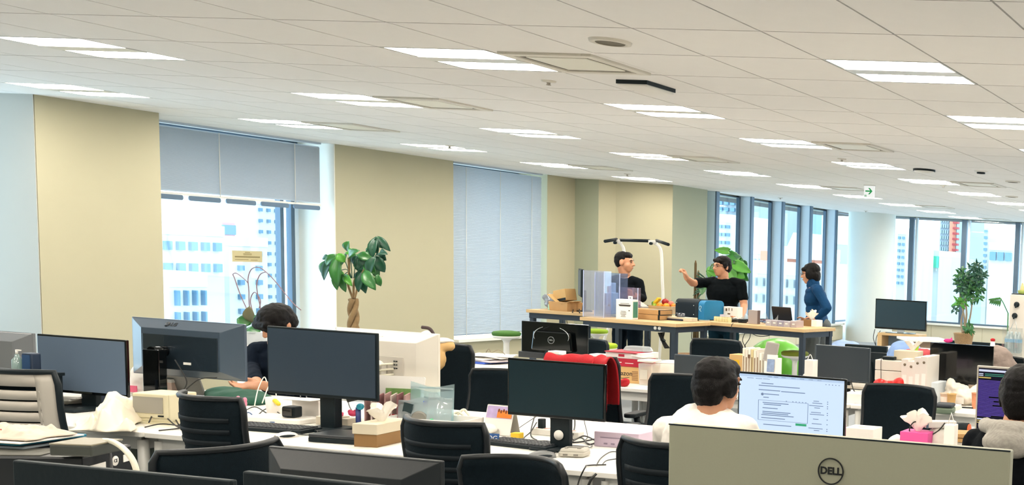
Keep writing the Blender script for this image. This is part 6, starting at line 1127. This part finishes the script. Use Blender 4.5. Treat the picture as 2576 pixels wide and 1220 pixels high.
LV = [((848, 640), (820, 668), 20), ((846, 640), (815, 705), 24), ((846, 642), (836, 690), 34), ((850, 638), (868, 660), 20), ((856, 640), (850, 722), 30), ((872, 640), (852, 672), 26), ((874, 632), (878, 606), 20), ((874, 632), (888, 640), 16),
      ((825, 655), (810, 690), 18), ((830, 650), (812, 648), 12), ((855, 680), (848, 730), 20), ((856, 680), (868, 715), 16), ((878, 650), (905, 630), 20), ((900, 640), (880, 655), 16), ((898, 645), (920, 690), 26), ((898, 643), (892, 668), 16), ((900, 640), (940, 655), 22), ((905, 638), (932, 680), 22),
      ((918, 680), (920, 738), 26), ((918, 680), (945, 730), 28), ((918, 680), (896, 712), 20), ((918, 680), (902, 735), 20), ((920, 660), (945, 690), 24), ((944, 645), (930, 690), 24), ((945, 645), (968, 685), 28), ((946, 648), (952, 702), 24), ((945, 640), (972, 655), 18), ((948, 595), (938, 650), 22), ((948, 595), (962, 625), 16), ((948, 595), (982, 632), 18), ((946, 596), (950, 640), 18), ((940, 625), (922, 640), 16), ((955, 635), (975, 640), 14), ((968, 640), (970, 655), 14), ((950, 690), (958, 720), 16), ((868, 690), (886, 720), 14), ((862, 690), (870, 735), 16)]
random.seed(3)
for k, (a_, b_, w_) in enumerate(LV):
    dy = random.uniform(-.16, .12); pa = lq(*a_, dy); pb = lq(b_[0], b_[1], dy + random.uniform(-.08, .04)); leafobj('leaf', t, pa, pb, w_*.0017 + .012, (LEAF, LEAFD, LEAF, LEAFL)[k % 4] if a_[0] < 880 else (LEAFD, LEAF, LEAFD)[k % 3], V((.2, -1, .5)), .12)
for c_ in ((847, 641), (874, 634), (900, 642), (918, 680), (946, 645), (948, 596), (856, 681), (866, 691)): obj('petiole', M().tube(bez([lq(*c_), (lq(*c_) + lq(890, 690))*.5 + V((0, 0, .03)), lq(888 + (c_[0] - 888)*.15, 700)], 5), .004, 6), LEAFD, t)
# orchid on the window sill
Yo = 8.35
def Qo(px, py, dy=0): return at_y(px, py, Yo + dy)
O = V((Qo(640, 870).x, Yo, 0)); t = thing('potted_orchid', 'bloomed-out orchid with bowed stems in a white pot by the left window', 'potted plant', O)
def lo(px, py, dy=0): return Qo(px, py, dy) - O
zp = lo(640, 838).z
obj('white_pot', M().lathe([(.10, zp - .36), (.17, zp - .1), (.17, zp), (.15, zp), (.001, zp - .04)], n=28), mat('pot_white', '#dedad2', .4), t); obj('stand', M().cyl((0, 0, 0), (0, 0, zp - .36), .12), WHT, t); obj('cone_wrap', M().lathe([(.11, zp - .3), (.20, zp + .02)], n=24), see_through('wrap_clear', '#eef2f4', .1, diffuse=.5), t)
for a_, b_, w_ in (((632, 815), (596, 802), 28), ((634, 818), (655, 835), 30), ((636, 812), (628, 770), 24), ((638, 815), (660, 800), 22), ((632, 820), (640, 842), 26)): leafobj('leaf', t, lo(*a_), lo(*b_, -.05), w_*.0016 + .012, LEAF if w_ != 24 else mat('leaf_brownish', '#6f6a4a', .5), V((.3, -1, .4)), .1)
for pp in ([(636, 815), (622, 780), (604, 740), (590, 700), (586, 690), (596, 688), (618, 705), (625, 715)], [(640, 815), (628, 775), (626, 730), (624, 700), (632, 678), (648, 672), (664, 680), (690, 705), (735, 760), (757, 780)], [(645, 812), (655, 780), (648, 740), (646, 712), (655, 690), (670, 684)], [(645, 812), (630, 760), (640, 735), (655, 755), (652, 775)]): obj('flower_stem', M().tube(bez([lo(*p_, .02) for p_ in pp], 6), .004, 6), mat('stem_mauve', '#8d6f78', .6), t)
p_ = Qo(622, 645, .9); t = thing('name_plate', 'tan paper plate with writing hanging on the left window glass', 'sign', (-11.915, at_x(622, 645, -11.915).y, at_x(622, 645, -11.915).z), pi/2); obj('plate', M().box((0, 0, 0), (.36, .006, .125)), mat('plate_tan', '#c9b98d', .7), t)
g = M()
for k, (wv, zv) in enumerate(((.06, .045), (.10, .030), (.10, .018), (.30, -.006), (.16, -.036), (.08, -.040))): g.box((0 if k < 4 else (-.07 if k == 4 else .08), -.004, zv), (wv, .002, .016 if k == 3 else .006))
obj('writing', g, mat('ink_brown', '#8a7a50', .7), t); 
# monstera behind the pointing man
Ym = 13.4
def Qm(px, py, dy=0): return at_y(px, py, Ym + dy)
O = V((Qm(1800, 760).x, Ym, 0)); t = thing('potted_plant', 'big glossy climbing plant behind the pointing man', 'potted plant', O)
def lm(px, py, dy=0): return Qm(px, py, dy) - O
def heart(name, parent, c_, tip, wd, mm, nrm=V((.1, -1, .3))):
    c_, tip = V(c_), V(tip); d = tip - c_; s = d.cross(nrm).normalized(); up = s.cross(d).normalized(); L = d.length
    def f(u, v):
        k = (u - .5)*2; w_ = wd*(sin(pi*min(1, (v*.93 + .05)**.62)))**.75*(1 - .10*(sin(v*26) > .2)*abs(k)); back = .16*L*(abs(k))*(1 - v)**3; return c_ + d*v - d.normalized()*back + s*(k*w_) + up*(.25*w_*abs(k) - .1*L*v*v)
    return obj(name, M().sheet(f, 8, 12, .002), mm, parent)
HL = [((1833, 632), (1797, 628), 18), ((1834, 640), (1868, 655), 22), ((1842, 655), (1875, 672), 26), ((1850, 665), (1886, 684), 26), ((1848, 672), (1880, 705), 28), ((1840, 670), (1862, 708), 26), ((1838, 680), (1850, 706), 24), ((1845, 655), (1862, 645), 20), ((1790, 675), (1783, 700), 20), ((1800, 690), (1778, 680), 14), ((1770, 720), (1765, 740), 18), ((1776, 720), (1760, 735), 14), ((1855, 690), (1872, 698), 22), ((1800, 668), (1786, 690), 18)]
for k, (a_, b_, w_) in enumerate(HL): heart('leaf', t, lm(*a_, .05*(k % 3) - .05), lm(*b_, .05*(k % 3) - .1), w_*.0030, (LEAFL, LEAF, LEAFL, LEAFL, LEAF, LEAFD)[k % 6])
random.seed(8)
for k in range(12): a_ = random.uniform(0, 6.28); cx_, cy_ = 1852 + 20*cos(a_), 676 + 22*sin(a_); heart('leaf', t, lm(cx_, cy_, random.uniform(.0, .2)), lm(cx_ + random.uniform(-10, 22), cy_ + random.uniform(8, 30), random.uniform(-.05, .2)), .052, (LEAF, LEAFD, LEAFL)[k % 3])
for a_, b_ in (((1835, 640), (1820, 740)), ((1850, 668), (1822, 745)), ((1790, 690), (1812, 745)), ((1772, 722), (1806, 752))): obj('stalk', M().tube(bez([lm(*a_), (lm(*a_) + lm(*b_))*.5 + V((.02, 0, .04)), lm(*b_), V((.0, 0, .4))], 5), .009, 7), LEAF, t)
for (x0, y0, h_) in ((1750, 655, 14), (1757, 680, 10)): obj('moss_pole', M().tube([lm(x0, y0), lm(x0, y0 + 8), V((lm(x0, y0).x, 0, .3))], [.006, .016, .020], 8), mat('pole_brown', '#5b4a2c', .9, var=.4, scale=30, bump=.5), t)
for k in range(9): a_ = lm(1775, 700); leafobj('thin_leaf', t, a_ + V((0, 0, -.02*k)), a_ + V((-.10 - .02*(k % 4), -.03, .08 - .045*k)), .010, LEAFD, V((0, -1, .2)), .1)
obj('basket_pot', M().lathe([(.16, 0), (.21, .36), (.20, .38), (.17, .37), (.001, .3)], n=28), mat('wicker', '#7d5f3f', .85, var=.3, scale=40, bump=.5), t); obj('rear_basket', M().lathe([(.13, 0), (.17, .42), (.15, .42), (.001, .36)], (lm(1733, 890).x, 0, 0), 24), mat('wicker', '#7d5f3f', .85), t)
# bushy tree before the rear windows
Yr = 20.6
def Qr(px, py, dy=0): return at_y(px, py, Yr + dy)
O = V((Qr(2424, 850).x, Yr, 0)); t = thing('potted_tree', 'bushy dark green potted tree in a wicker pot before the rear windows', 'potted plant', O)
def lr(px, py, dy=0): return Qr(px, py, dy) - O
zp = lr(2424, 838).z
obj('wicker_pot', M().lathe([(.15, zp - .30), (.19, zp - .02), (.20, zp), (.17, zp), (.001, zp - .05)], n=28), mat('wicker_tan', '#9c7d58', .9, var=.35, scale=50, bump=.6, bscale=60), t); obj('stand', M().box((0, 0, (zp - .30)/2), (.34, .34, zp - .30)), OAK, t)
for pp in ([(2428, 838), (2426, 800), (2420, 770), (2414, 740)], [(2430, 838), (2440, 800), (2446, 760), (2450, 720)], [(2422, 838), (2418, 810), (2424, 780), (2436, 740)], [(2426, 838), (2432, 790), (2428, 750), (2430, 710)]): obj('stem', M().tube(bez([lr(*p_) for p_ in pp], 5), [.022 - .0009*k for k in range(16)], 7), mat('stem_tan', '#a08f78', .9), t)
random.seed(17)
def lump(cx, cy, rx_, ry_, n, mm, L=.15, nm='foliage'):
    m = M()
    for k in range(n):
        a = random.uniform(0, 2*pi); r = sqrt(random.random()); c_ = lr(cx + rx_*r*cos(a), cy + ry_*r*sin(a), random.uniform(-.35, .35)); d = V((random.uniform(-1, 1), random.uniform(-1, 1), random.uniform(-1.1, .6))).normalized()*L*random.uniform(.6, 1.1); leaf(m, c_, c_ + d, .020, V((0, -1, .3)), .12, 0, 3)
    return obj(nm, m, mm, t, kind='stuff')
lump(2428, 712, 22, 26, 170, LEAFD); lump(2455, 690, 14, 30, 110, LEAFD); lump(2448, 730, 22, 30, 170, LEAF); lump(2420, 700, 14, 22, 90, LEAF); lump(2415, 760, 12, 8, 40, LEAFL); lump(2462, 715, 10, 14, 40, LEAFD); lump(2402, 775, 6, 10, 14, LEAFD, .12); lump(2436, 822, 10, 12, 40, LEAF, .13); lump(2470, 692, 8, 8, 20, LEAFD, .12); lump(2456, 668, 5, 8, 14, LEAFD, .12)
for k in range(5): leafobj('strap_leaf', t, lr(2434 + 2*k, 826), lr(2428 + 6*k, 842), .018, LEAF, V((0, -1, .3)), .2)
# split leaf of a monstera beside the white cabinet
Ys = 10.8
def Qs(px, py, dy=0): return at_y(px, py, Ys + dy)
O = V((Qs(2538, 800).x, Ys, 0)); t = thing('potted_plant', 'single split monstera leaf arching out left of the white cabinet', 'potted plant', O)
def ls(px, py, dy=0): return Qs(px, py, dy) - O
obj('leaf_stalk', M().tube(bez([ls(2536, 788), ls(2530, 775), ls(2524, 762), ls(2518, 752)], 5) + [], .005, 7), LEAF, t); obj('stem', M().tube([ls(2536, 788), V((-.0, .0, .35))], .007, 7), LEAF, t); obj('pot', M().lathe([(.08, 0), (.11, .3), (.09, .3), (.001, .28)], n=20), WHT, t)
c_ = ls(2508, 756)
for k in range(6):
    sx = -12 + 5*k
    for s in (-1, 1):
        base = ls(2518 - 4*k, 752 + .3*k); leafobj('leaf_lobe', t, base, ls(2512 - 5.0*k + (2 if s > 0 else -1), 752 + (20 - 1.5*k if s > 0 else -3 + 1.0*k)), .010, LEAF, V((0, -1, .1)), .05)
obj('midrib', M().tube(bez([ls(2520, 752), ls(2505, 750), ls(2490, 758)], 5), .004, 6), LEAFL, t)
# ------------------------------------------------------------------ people
TEE = mat('black_tee', '#060c10', .85, spec=.1, var=.12, scale=6, bump=.15, bscale=40); KNIT = mat('black_knit', '#060c11', .9, spec=.1, var=.1, scale=8, bump=.15, bscale=50)
BLUES = mat('blue_shirt', '#0f3a60', .8, spec=.15, var=.12, scale=6, bump=.15, bscale=40); NAVY = mat('navy_sweater', '#0b1522', .9, spec=.1, var=.12, scale=7, bump=.15, bscale=50)
WTEE = mat('white_tee', '#efe8de', .85, bump=.1, bscale=25); DPANT = mat('dark_trousers', '#0f1b25', .85, spec=.1, var=.12, scale=6); GPANT = mat('grey_trousers', '#555a5a', .85, var=.2, scale=9, bump=.15); TPANT = mat('teal_trousers', '#0e2c38', .85, spec=.1, var=.12, scale=6)
EYE = mat('eye_dark', '#1a1413', .3); LIP = mat('lips', '#a8665a', .5); SHOE = mat('dark_shoe', '#17181a', .5); HOOD = mat('hoodie_black', '#090d12', .9, spec=.1, bump=.15, bscale=50); CHECK = mat('checked_hood', '#a5a097', .85, var=.45, scale=60, stretch=(1, 6, 1))
def frame(c_, yaw, pitch=0., roll=0.): return Matrix.Translation(c_) @ rz(yaw) @ rx(pitch) @ ry(roll)
def head_prims(m, F):
    """face looks along local +Y; c is the middle of the head, chin to crown .235"""
    m.ell((0, -.012, .030), (.074, .094, .088), mx=F); m.ell((0, .028, -.030), (.062, .066, .080), mx=F); m.ell((0, .044, -.080), (.042, .042, .034), mx=F)
    m.ell((.036, .040, -.030), (.028, .036, .034), mx=F); m.ell((-.036, .040, -.030), (.028, .036, .034), mx=F)
    m.cap((0, .090, .012), (0, .108, -.026), .009, .014, mx=F); m.cap((-.034, .082, .026), (.034, .082, .026), .012, mx=F)
    m.ell((.014, .096, -.030), (.009, .012, .008), mx=F); m.ell((-.014, .096, -.030), (.009, .012, .008), mx=F); m.ell((0, .084, -.062), (.024, .014, .012), mx=F)
    for s in (-1, 1): m.ell((s*.076, -.012, -.008), (.010, .022, .032), mx=F)
def face_parts(t, F):
    for s in (-1, 1):
        obj('eye', M().ell((s*.031, .086, .006), (.013, .008, .006), mx=F), EYE, t); obj('eyebrow', M().tube([F @ V((s*.016, .094, .026)), F @ V((s*.034, .091, .031)), F @ V((s*.052, .080, .025))], .004, 6), HAIR, t)
    obj('lips', M().ell((0, .096, -.058), (.020, .006, .005), mx=F), LIP, t)
def glasses(t, F):
    m = M()
    for s in (-1, 1): m.tube([F @ V((s*.033 + .021*cos(a), .102, .005 + .014*sin(a))) for a in [2*pi*k/14 for k in range(15)]], .0018, 6); m.tube([F @ V((s*.060, .102, .008)), F @ V((s*.080, .05, .008)), F @ V((s*.080, -.02, .004))], .0026, 6)
    m.tube([F @ V((-.010, .106, .006)), F @ V((.010, .106, .006))], .0026, 6); obj('glasses', m, mat('glasses_frame', '#3a2b2a', .3), t)
def hand(m, wrist, d, side, curl=.35, fist=False, sc=1.):
    """wrist point, direction of the fingers d, side: direction of the thumb"""
    d = V(d).normalized(); s = V(side); s = (s - d*s.dot(d)).normalized(); n = d.cross(s); w_ = V(wrist)
    R_ = Matrix((s, d, n)).transposed().to_4x4(); F = Matrix.Translation(w_) @ R_
    sc *= 1.08; m.ell((0, .045*sc, 0), (.042*sc, .054*sc, .020*sc), mx=F); m.cap((0, -.01*sc, 0), (0, .02*sc, 0), .025*sc, .027*sc, mx=F)
    for k, (x, L) in enumerate(((.030, .068), (.010, .078), (-.010, .072), (-.028, .056))):
        p0 = V((x*sc, .085*sc, 0)); a = 0; r = .0095*sc
        for j, f in enumerate((.45, .32, .23)):
            a += (1.35 if fist else curl)*(1 if j else .7); p1 = p0 + V((x*.1*sc, cos(a)*L*f*sc, -sin(a)*L*f*sc)); m.cap(p0, p1, r, r*.92, mx=F); p0 = p1; r *= .92
    p0 = V((.030*sc, .022*sc, -.006*sc)); p1 = V((.056*sc, .050*sc, -.018*sc)); p2 = V(((.040 if fist else .058)*sc, .080*sc, -.030*sc)); m.cap(p0, p1, .014*sc, .011*sc, mx=F); m.cap(p1, p2, .011*sc, .009*sc, mx=F)
def limb(m, pts, rs):
    for i in range(len(pts) - 1): m.cap(pts[i], pts[i + 1], rs[i], rs[i + 1])
def torso(m, pel, chest, neck, lat, k=1., wid=.175, dep=.105, bel=.15):
    """pelvis, chest and neck-base points, lat: unit vector towards the left shoulder"""
    pel, chest, neck, lat = V(pel), V(chest), V(neck), V(lat).normalized(); up = (neck - pel).normalized(); fw = lat.cross(up).normalized(); lat2 = up.cross(fw)
    R_ = Matrix((lat2, fw, up)).transposed().to_4x4(); L = (neck - pel).length
    for c_, r in ((pel, (bel*1.03, dep*1.02, .13)), (pel.lerp(chest, .5), (bel*.95, dep*.95, L*.30)), (chest, (wid*.98, dep*1.05, L*.30)), (chest.lerp(neck, .55), (wid*.85, dep*.8, L*.14))): m.ell((0, 0, 0), (r[0]*k, r[1]*k, r[2]*k), mx=Matrix.Translation(c_) @ R_, n=20, m=12)
def person(label, head, hyaw, hpitch, pel, chest, neck, lat, arms, legs, top_m, top_len, pant_m, hair_fn, sleeves, extra=None, glass=False, face=True, wid=.18, collar=None, voxel=.0075, hroll=0.):
    """arms: two (shoulder, elbow, wrist, hand dir, thumb side, fist, curl); legs: two (hip, knee, ankle, foot dir)"""
    t = thing('person', label, 'person', (pel[0], pel[1], 0)); O = Matrix.Translation((-pel[0], -pel[1], 0))
    def L(p_): return O @ V(p_)
    F = O @ frame(V(head), hyaw, hpitch, hroll); m = M(); head_prims(m, F)
    nk = L(neck); m.cap(nk, F @ V((0, -.022, -.06)), .062, .056); torso(m, L(pel), L(chest), nk, lat, .94, wid)
    for a in arms: limb(m, [L(a[0]), L(a[1]), L(a[2])], [.052, .042, .029]); hand(m, L(a[2]), a[3], a[4], a[6], a[5])
    for g in legs: limb(m, [L(g[0]), L(g[1]), L(g[2])], [.085, .058, .042])
    blob('body', m, SKIN, t, voxel, 3)
    if face: face_parts(t, F)
    if glass: glasses(t, F)
    h = M(); hair_fn(h, F); blob('hair', h, HAIR, t, .006, 1, disp=.010, dscale=.03)
    s = M(); torso(s, L(pel) + V((0, 0, .02)), L(chest), nk - (nk - L(chest))*.06, lat, 1.085, wid, .108, .152)
    for a, sl in zip(arms, sleeves):
        sh, el, wr = L(a[0]), L(a[1]), L(a[2]); 
        if sl >= 1: e2 = el.lerp(wr, sl - 1); limb(s, [nk.lerp(sh, .55) - V((0, 0, .02)), sh, el, e2], [.058, .058, .050, .050 - .014*(sl - 1)])
        else: limb(s, [nk.lerp(sh, .55) - V((0, 0, .02)), sh, sh.lerp(el, sl)], [.058, .060, .058])
    if collar: s.cap(nk + V((0, 0, -.01)), nk.lerp(F @ V((0, -.022, -.06)), .55), .074, .068)
    blob('top', s, top_m, t, voxel, 2, disp=.014, dscale=.07)
    p_ = M(); torso_b = L(pel); p_.ell(torso_b - V((0, 0, .03)), (.16, .13, .12), n=20)
    for g in legs: limb(p_, [L(g[0]), L(g[1]), L(g[2])], [.098, .072, .062])
    blob('trousers', p_, pant_m, t, .009, 2, disp=.014, dscale=.07)
    for g in legs:
        a = L(g[2]); d = V((*g[3], 0)).normalized(); obj('shoe', M().cap(V((a.x, a.y, .045)) - d*.04, V((a.x, a.y, .04)) + d*.14, .045, .038), SHOE, t)
    if extra: extra(t, L, F)
    return t
def short_hair(h, F): h.ell((0, .018, .078), (.068, .070, .046), mx=F); h.ell((0, -.05, -.01), (.070, .056, .060), mx=F); h.ell((0, -.022, .052), (.077, .092, .076), mx=F); h.ell((0, -.045, .015), (.076, .070, .070), mx=F)
def side_hair(h, F): h.ell((0, -.016, .056), (.083, .100, .078), mx=F); h.ell((0, -.05, .005), (.080, .070, .085), mx=F); h.cap((-.045, .062, .070), (.045, .064, .072), .022, mx=F); h.ell((.074, .005, .02), (.014, .03, .045), mx=F); h.ell((-.074, .005, .02), (.014, .03, .045), mx=F)
def long_hair(h, F): h.ell((0, -.016, .050), (.081, .098, .078), mx=F); h.ell((0, -.05, -.02), (.076, .060, .088), mx=F); h.cap((-.045, .068, .055), (.045, .070, .055), .024, mx=F); h.ell((.074, .0, -.005), (.014, .045, .062), mx=F); h.ell((-.074, .0, -.005), (.014, .045, .062), mx=F)
def nape_hair(h, F): h.ell((0, -.014, .044), (.079, .097, .076), mx=F); h.ell((0, -.045, -.008), (.078, .064, .084), mx=F); h.ell((0, -.045, -.045), (.068, .052, .060), mx=F); h.ell((.078, .0, .0), (.014, .038, .055), mx=F); h.ell((-.078, .0, .0), (.014, .038, .055), mx=F); h.ell((.0, .05, .062), (.060, .045, .05), mx=F)
# pointing man, black t-shirt
Y2 = 12.15
def W2(px, py, dy=0): p_ = at_y(px, py, Y2 + dy); return (p_.x, p_.y, p_.z)
hd = W2(1816, 671); nk = W2(1819, 694, .02); sl = W2(1864, 714, .04); sr = W2(1775, 711, 0)
pl = W2(1822, 800, .08); pl = (pl[0], pl[1], .93); ch = W2(1822, 738, .04)
person('man in a black t-shirt with glasses, raising his bent arm to the left', hd, 1.25 + pi/2 - .25 + .15, 0, pl, ch, nk, (1, .1, 0),
    [(sr, W2(1742, 712, -.18), W2(1727, 699, -.30), (-.25, -.2, .9), (.5, -.6, .3), True, .4), (sl, W2(1872, 770, .02), W2(1867, 797, -.30), (-.1, -1, -.12), (-1, 0, .1), False, .25)],
    [((pl[0] + .09, pl[1], .90), (pl[0] + .10, pl[1] - .02, .48), (pl[0] + .11, pl[1], .08), (0, -1)), ((pl[0] - .09, pl[1], .90), (pl[0] - .10, pl[1] - .02, .48), (pl[0] - .11, pl[1], .08), (0, -1))],
    TEE, 0, TPANT, side_hair, (.62, .62), glass=True, wid=.20)
# man with cropped hair looking right
Y1 = 12.0
def W1(px, py, dy=0): p_ = at_y(px, py, Y1 + dy); return (p_.x, p_.y, p_.z)
hd = W1(1571, 660); nk = W1(1572, 690, .02); sr = W1(1542, 706, .05); sl = W1(1607, 712, .03); ch = W1(1576, 735, .04); pl = W1(1580, 800, .06); pl = (pl[0], pl[1], .93)
def book(t, L, F): 
    p_ = L(W1(1582, 733, -.24)); obj('phone', M().box(p_, (.15, .012, .09), mx=None), mat('phone_maroon', '#4a2430', .4), t, bevel=.004)
person('man with cropped hair in a black sweater, looking right and holding a phone', hd, -1.30, 0, pl, ch, nk, (1, -.05, 0),
    [(sr, W1(1540, 745, .0), W1(1566, 741, -.22), (.8, -.3, .1), (0, -.2, 1), False, .6), (sl, W1(1616, 750, .0), W1(1596, 742, -.22), (-.8, -.3, .05), (0, -.2, 1), False, .6)],
    [((pl[0] + .09, pl[1], .90), (pl[0] + .11, pl[1] - .02, .48), (pl[0] + .13, pl[1], .08), (0, -1)), ((pl[0] - .09, pl[1], .90), (pl[0] - .11, pl[1] - .02, .48), (pl[0] - .12, pl[1], .08), (0, -1))],
    KNIT, 0, DPANT, short_hair, (1.85, 1.85), extra=book, wid=.185)
# man in blue shirt in profile
Y3 = 12.0
def W3(px, py, dy=0): p_ = at_y(px, py, Y3 + dy); return (p_.x, p_.y, p_.z)
hd = W3(2040, 689); nk = W3(2046, 716, 0); ch = W3(2052, 752, 0); pl = W3(2055, 812, 0); sr = W3(2050, 728, .17); sl = W3(2056, 728, -.17)
person('man in a blue shirt and grey trousers, in profile facing left', hd, pi/2 + .15, -.12, pl, ch, nk, (.15, -1, 0),
    [(sl, W3(2081, 775, -.20), W3(2052, 806, -.20), (-.8, -.2, -.4), (0, 0, 1), False, .5), (sr, W3(2052, 775, .20), W3(2030, 808, .15), (-.9, 0, -.3), (0, 0, 1), False, .4)],
    [((pl[0], pl[1] - .09, pl[2] - .04), (pl[0] - .02, pl[1] - .10, .46), (pl[0] + .03, pl[1] - .10, .08), (-1, 0)), ((pl[0], pl[1] + .09, pl[2] - .04), (pl[0] - .06, pl[1] + .10, .46), (pl[0] - .04, pl[1] + .10, .08), (-1, 0))],
    BLUES, 0, GPANT, long_hair, (1.8, 1.8), glass=True, collar=True, wid=.17)
# seated person in the white t-shirt, from behind
Y4 = 4.32
def W4(px, py, dy=0): p_ = at_y(px, py, Y4 + dy); return (p_.x, p_.y, p_.z)
hd = W4(1804, 967); nk = W4(1790, 1042, -.03); ch = W4(1775, 1120, -.02); pl = (W4(1775, 1120)[0], Y4 - .05, .50); sl = W4(1678, 1082, 0); sr = W4(1868, 1078, 0)
person('seated person in a white t-shirt with short black hair, seen from behind', hd, -.30, -.08, pl, ch, nk, (-1, .08, 0),
    [(sl, (sl[0] - .06, Y4 + .12, sl[2] - .24), (sl[0] + .05, Y4 + .46, DZ + .05), (.2, 1, 0), (1, 0, 0), False, .4), (sr, (sr[0] + .06, Y4 + .12, sr[2] - .24), (sr[0] - .03, Y4 + .46, DZ + .05), (-.2, 1, 0), (-1, 0, 0), False, .4)],
    [((pl[0] - .09, Y4, .50), (pl[0] - .11, Y4 + .38, .48), (pl[0] - .11, Y4 + .32, .08), (0, 1)), ((pl[0] + .09, Y4, .50), (pl[0] + .11, Y4 + .38, .48), (pl[0] + .11, Y4 + .32, .08), (0, 1))],
    WTEE, 0, DPANT, nape_hair, (.7, .7), wid=.185)
# seated hooded person at the right edge, from behind
Y5_ = 4.12
def W5(px, py, dy=0): p_ = at_y(px, py, Y5_ + dy); return (p_.x, p_.y, p_.z)
hd = W5(2566, 992); hd = (hd[0] + .01, hd[1], hd[2] + .0); nk = W5(2560, 1072, -.02); ch = (nk[0], Y5_ - .02, nk[2] - .18); pl = (nk[0], Y5_ - .05, .50); sl = (nk[0] - .17, Y5_ + .02, nk[2] - .085); sr = (nk[0] + .17, Y5_ + .02, nk[2] - .085)
def hood(t, L, F):
    n_ = L(nk); blob('hood', M().tube(bez([n_ + V((-.13, .02, -.005)), n_ + V((-.09, -.07, .0)), n_ + V((0, -.10, .005)), n_ + V((.09, -.07, .0)), n_ + V((.13, .02, -.005))], 5), .030, 10).ell(n_ + V((0, -.11, -.05)), (.11, .035, .06)), CHECK, t, .008, 2, disp=.012, dscale=.06)
person('seated person in a black hooded top with a checked hood at the right edge', hd, .05, -.05, pl, ch, nk, (-1, 0, 0),
    [(sl, (sl[0] - .08, Y5_ + .14, sl[2] - .23), (sl[0] + .04, Y5_ + .52, DZ + .05), (.2, 1, 0), (1, 0, 0), False, .4), (sr, (sr[0] + .07, Y5_ + .14, sr[2] - .23), (sr[0] - .04, Y5_ + .52, DZ + .05), (-.2, 1, 0), (-1, 0, 0), False, .4)],
    [((pl[0] - .09, Y5_, .50), (pl[0] - .11, Y5_ + .38, .48), (pl[0] - .11, Y5_ + .34, .08), (0, 1)), ((pl[0] + .09, Y5_, .50), (pl[0] + .11, Y5_ + .38, .48), (pl[0] + .11, Y5_ + .34, .08), (0, 1))],
    HOOD, 0, DPANT, nape_hair, (1.9, 1.9), extra=hood, wid=.19)
# bowed person at the far desk by the window
Y6 = 6.42
def W6(px, py, dy=0): p_ = at_y(px, py, Y6 + dy); return (p_.x, p_.y, p_.z)
hd = W6(699, 815); hd = (hd[0], hd[1], hd[2] - .0); nk = W6(700, 862, .12); ch = (nk[0], Y6 + .16, nk[2] - .20); pl = (nk[0], Y6 + .26, .50); sl = (nk[0] + .17, Y6 + .12, nk[2] - .06); sr = (nk[0] - .17, Y6 + .12, nk[2] - .06)
h1 = at_y(640, 968, 6.02); h2 = at_y(610, 966, 6.02)
def bowl_hair(h, F): side_hair(h, F); h.ell((0, -.01, .05), (.098, .110, .088), mx=F); h.ell((0, .01, .02), (.098, .095, .06), mx=F); h.cap((-.05, .085, .045), (.05, .085, .045), .03, mx=F)
person('bowed dark haired person in a navy top typing by the left window', hd, pi - .25, -.55, pl, ch, nk, (1, 0, 0),
    [(sl, (sl[0] + .02, Y6 - .02, sl[2] - .26), (h1.x + .03, h1.y + .03, DZ + .07), (-.7, -.7, -.1), (-.5, .5, .2), False, .35), (sr, W6(632, 925, .02), (h2.x + .04, h2.y + .06, DZ + .07), (-.2, -1, -.1), (1, 0, .2), False, .35)],
    [((pl[0] - .09, Y6 + .2, .50), (pl[0] - .10, Y6 - .16, .48), (pl[0] - .10, Y6 - .1, .08), (0, -1)), ((pl[0] + .09, Y6 + .2, .50), (pl[0] + .10, Y6 - .16, .48), (pl[0] + .10, Y6 - .1, .08), (0, -1))],
    NAVY, 0, DPANT, bowl_hair, (1.8, 1.8), wid=.18)
q = at_z(585, 985, DZ); t = thing('keyboard', 'white flat keyboard under the typing hands of the bowed person', 'keyboard', (h1.x - .06, 5.96, DZ), .1); obj('base', M().box((0, 0, .008), (.32, .12, .014)), WHT, t, bevel=.004)
g = M()
for r_ in range(5):
    for c2 in range(14): g.box((-.14 + c2*.0215, -.045 + r_*.022, .0165), (.018, .018, .005), top=.85)
obj('keys', g, WHT, t, kind='stuff')
# lettering becomes plain geometry
bpy.context.view_layer.update(); dg = bpy.context.evaluated_depsgraph_get()
for o in [o for o in C.objects if o.type == 'FONT']:
    me = bpy.data.meshes.new_from_object(o.evaluated_get(dg)); n = bpy.data.objects.new('lettering', me); C.objects.link(n)
    n.parent = o.parent; n.matrix_basis = o.matrix_basis.copy(); bpy.data.objects.remove(o)
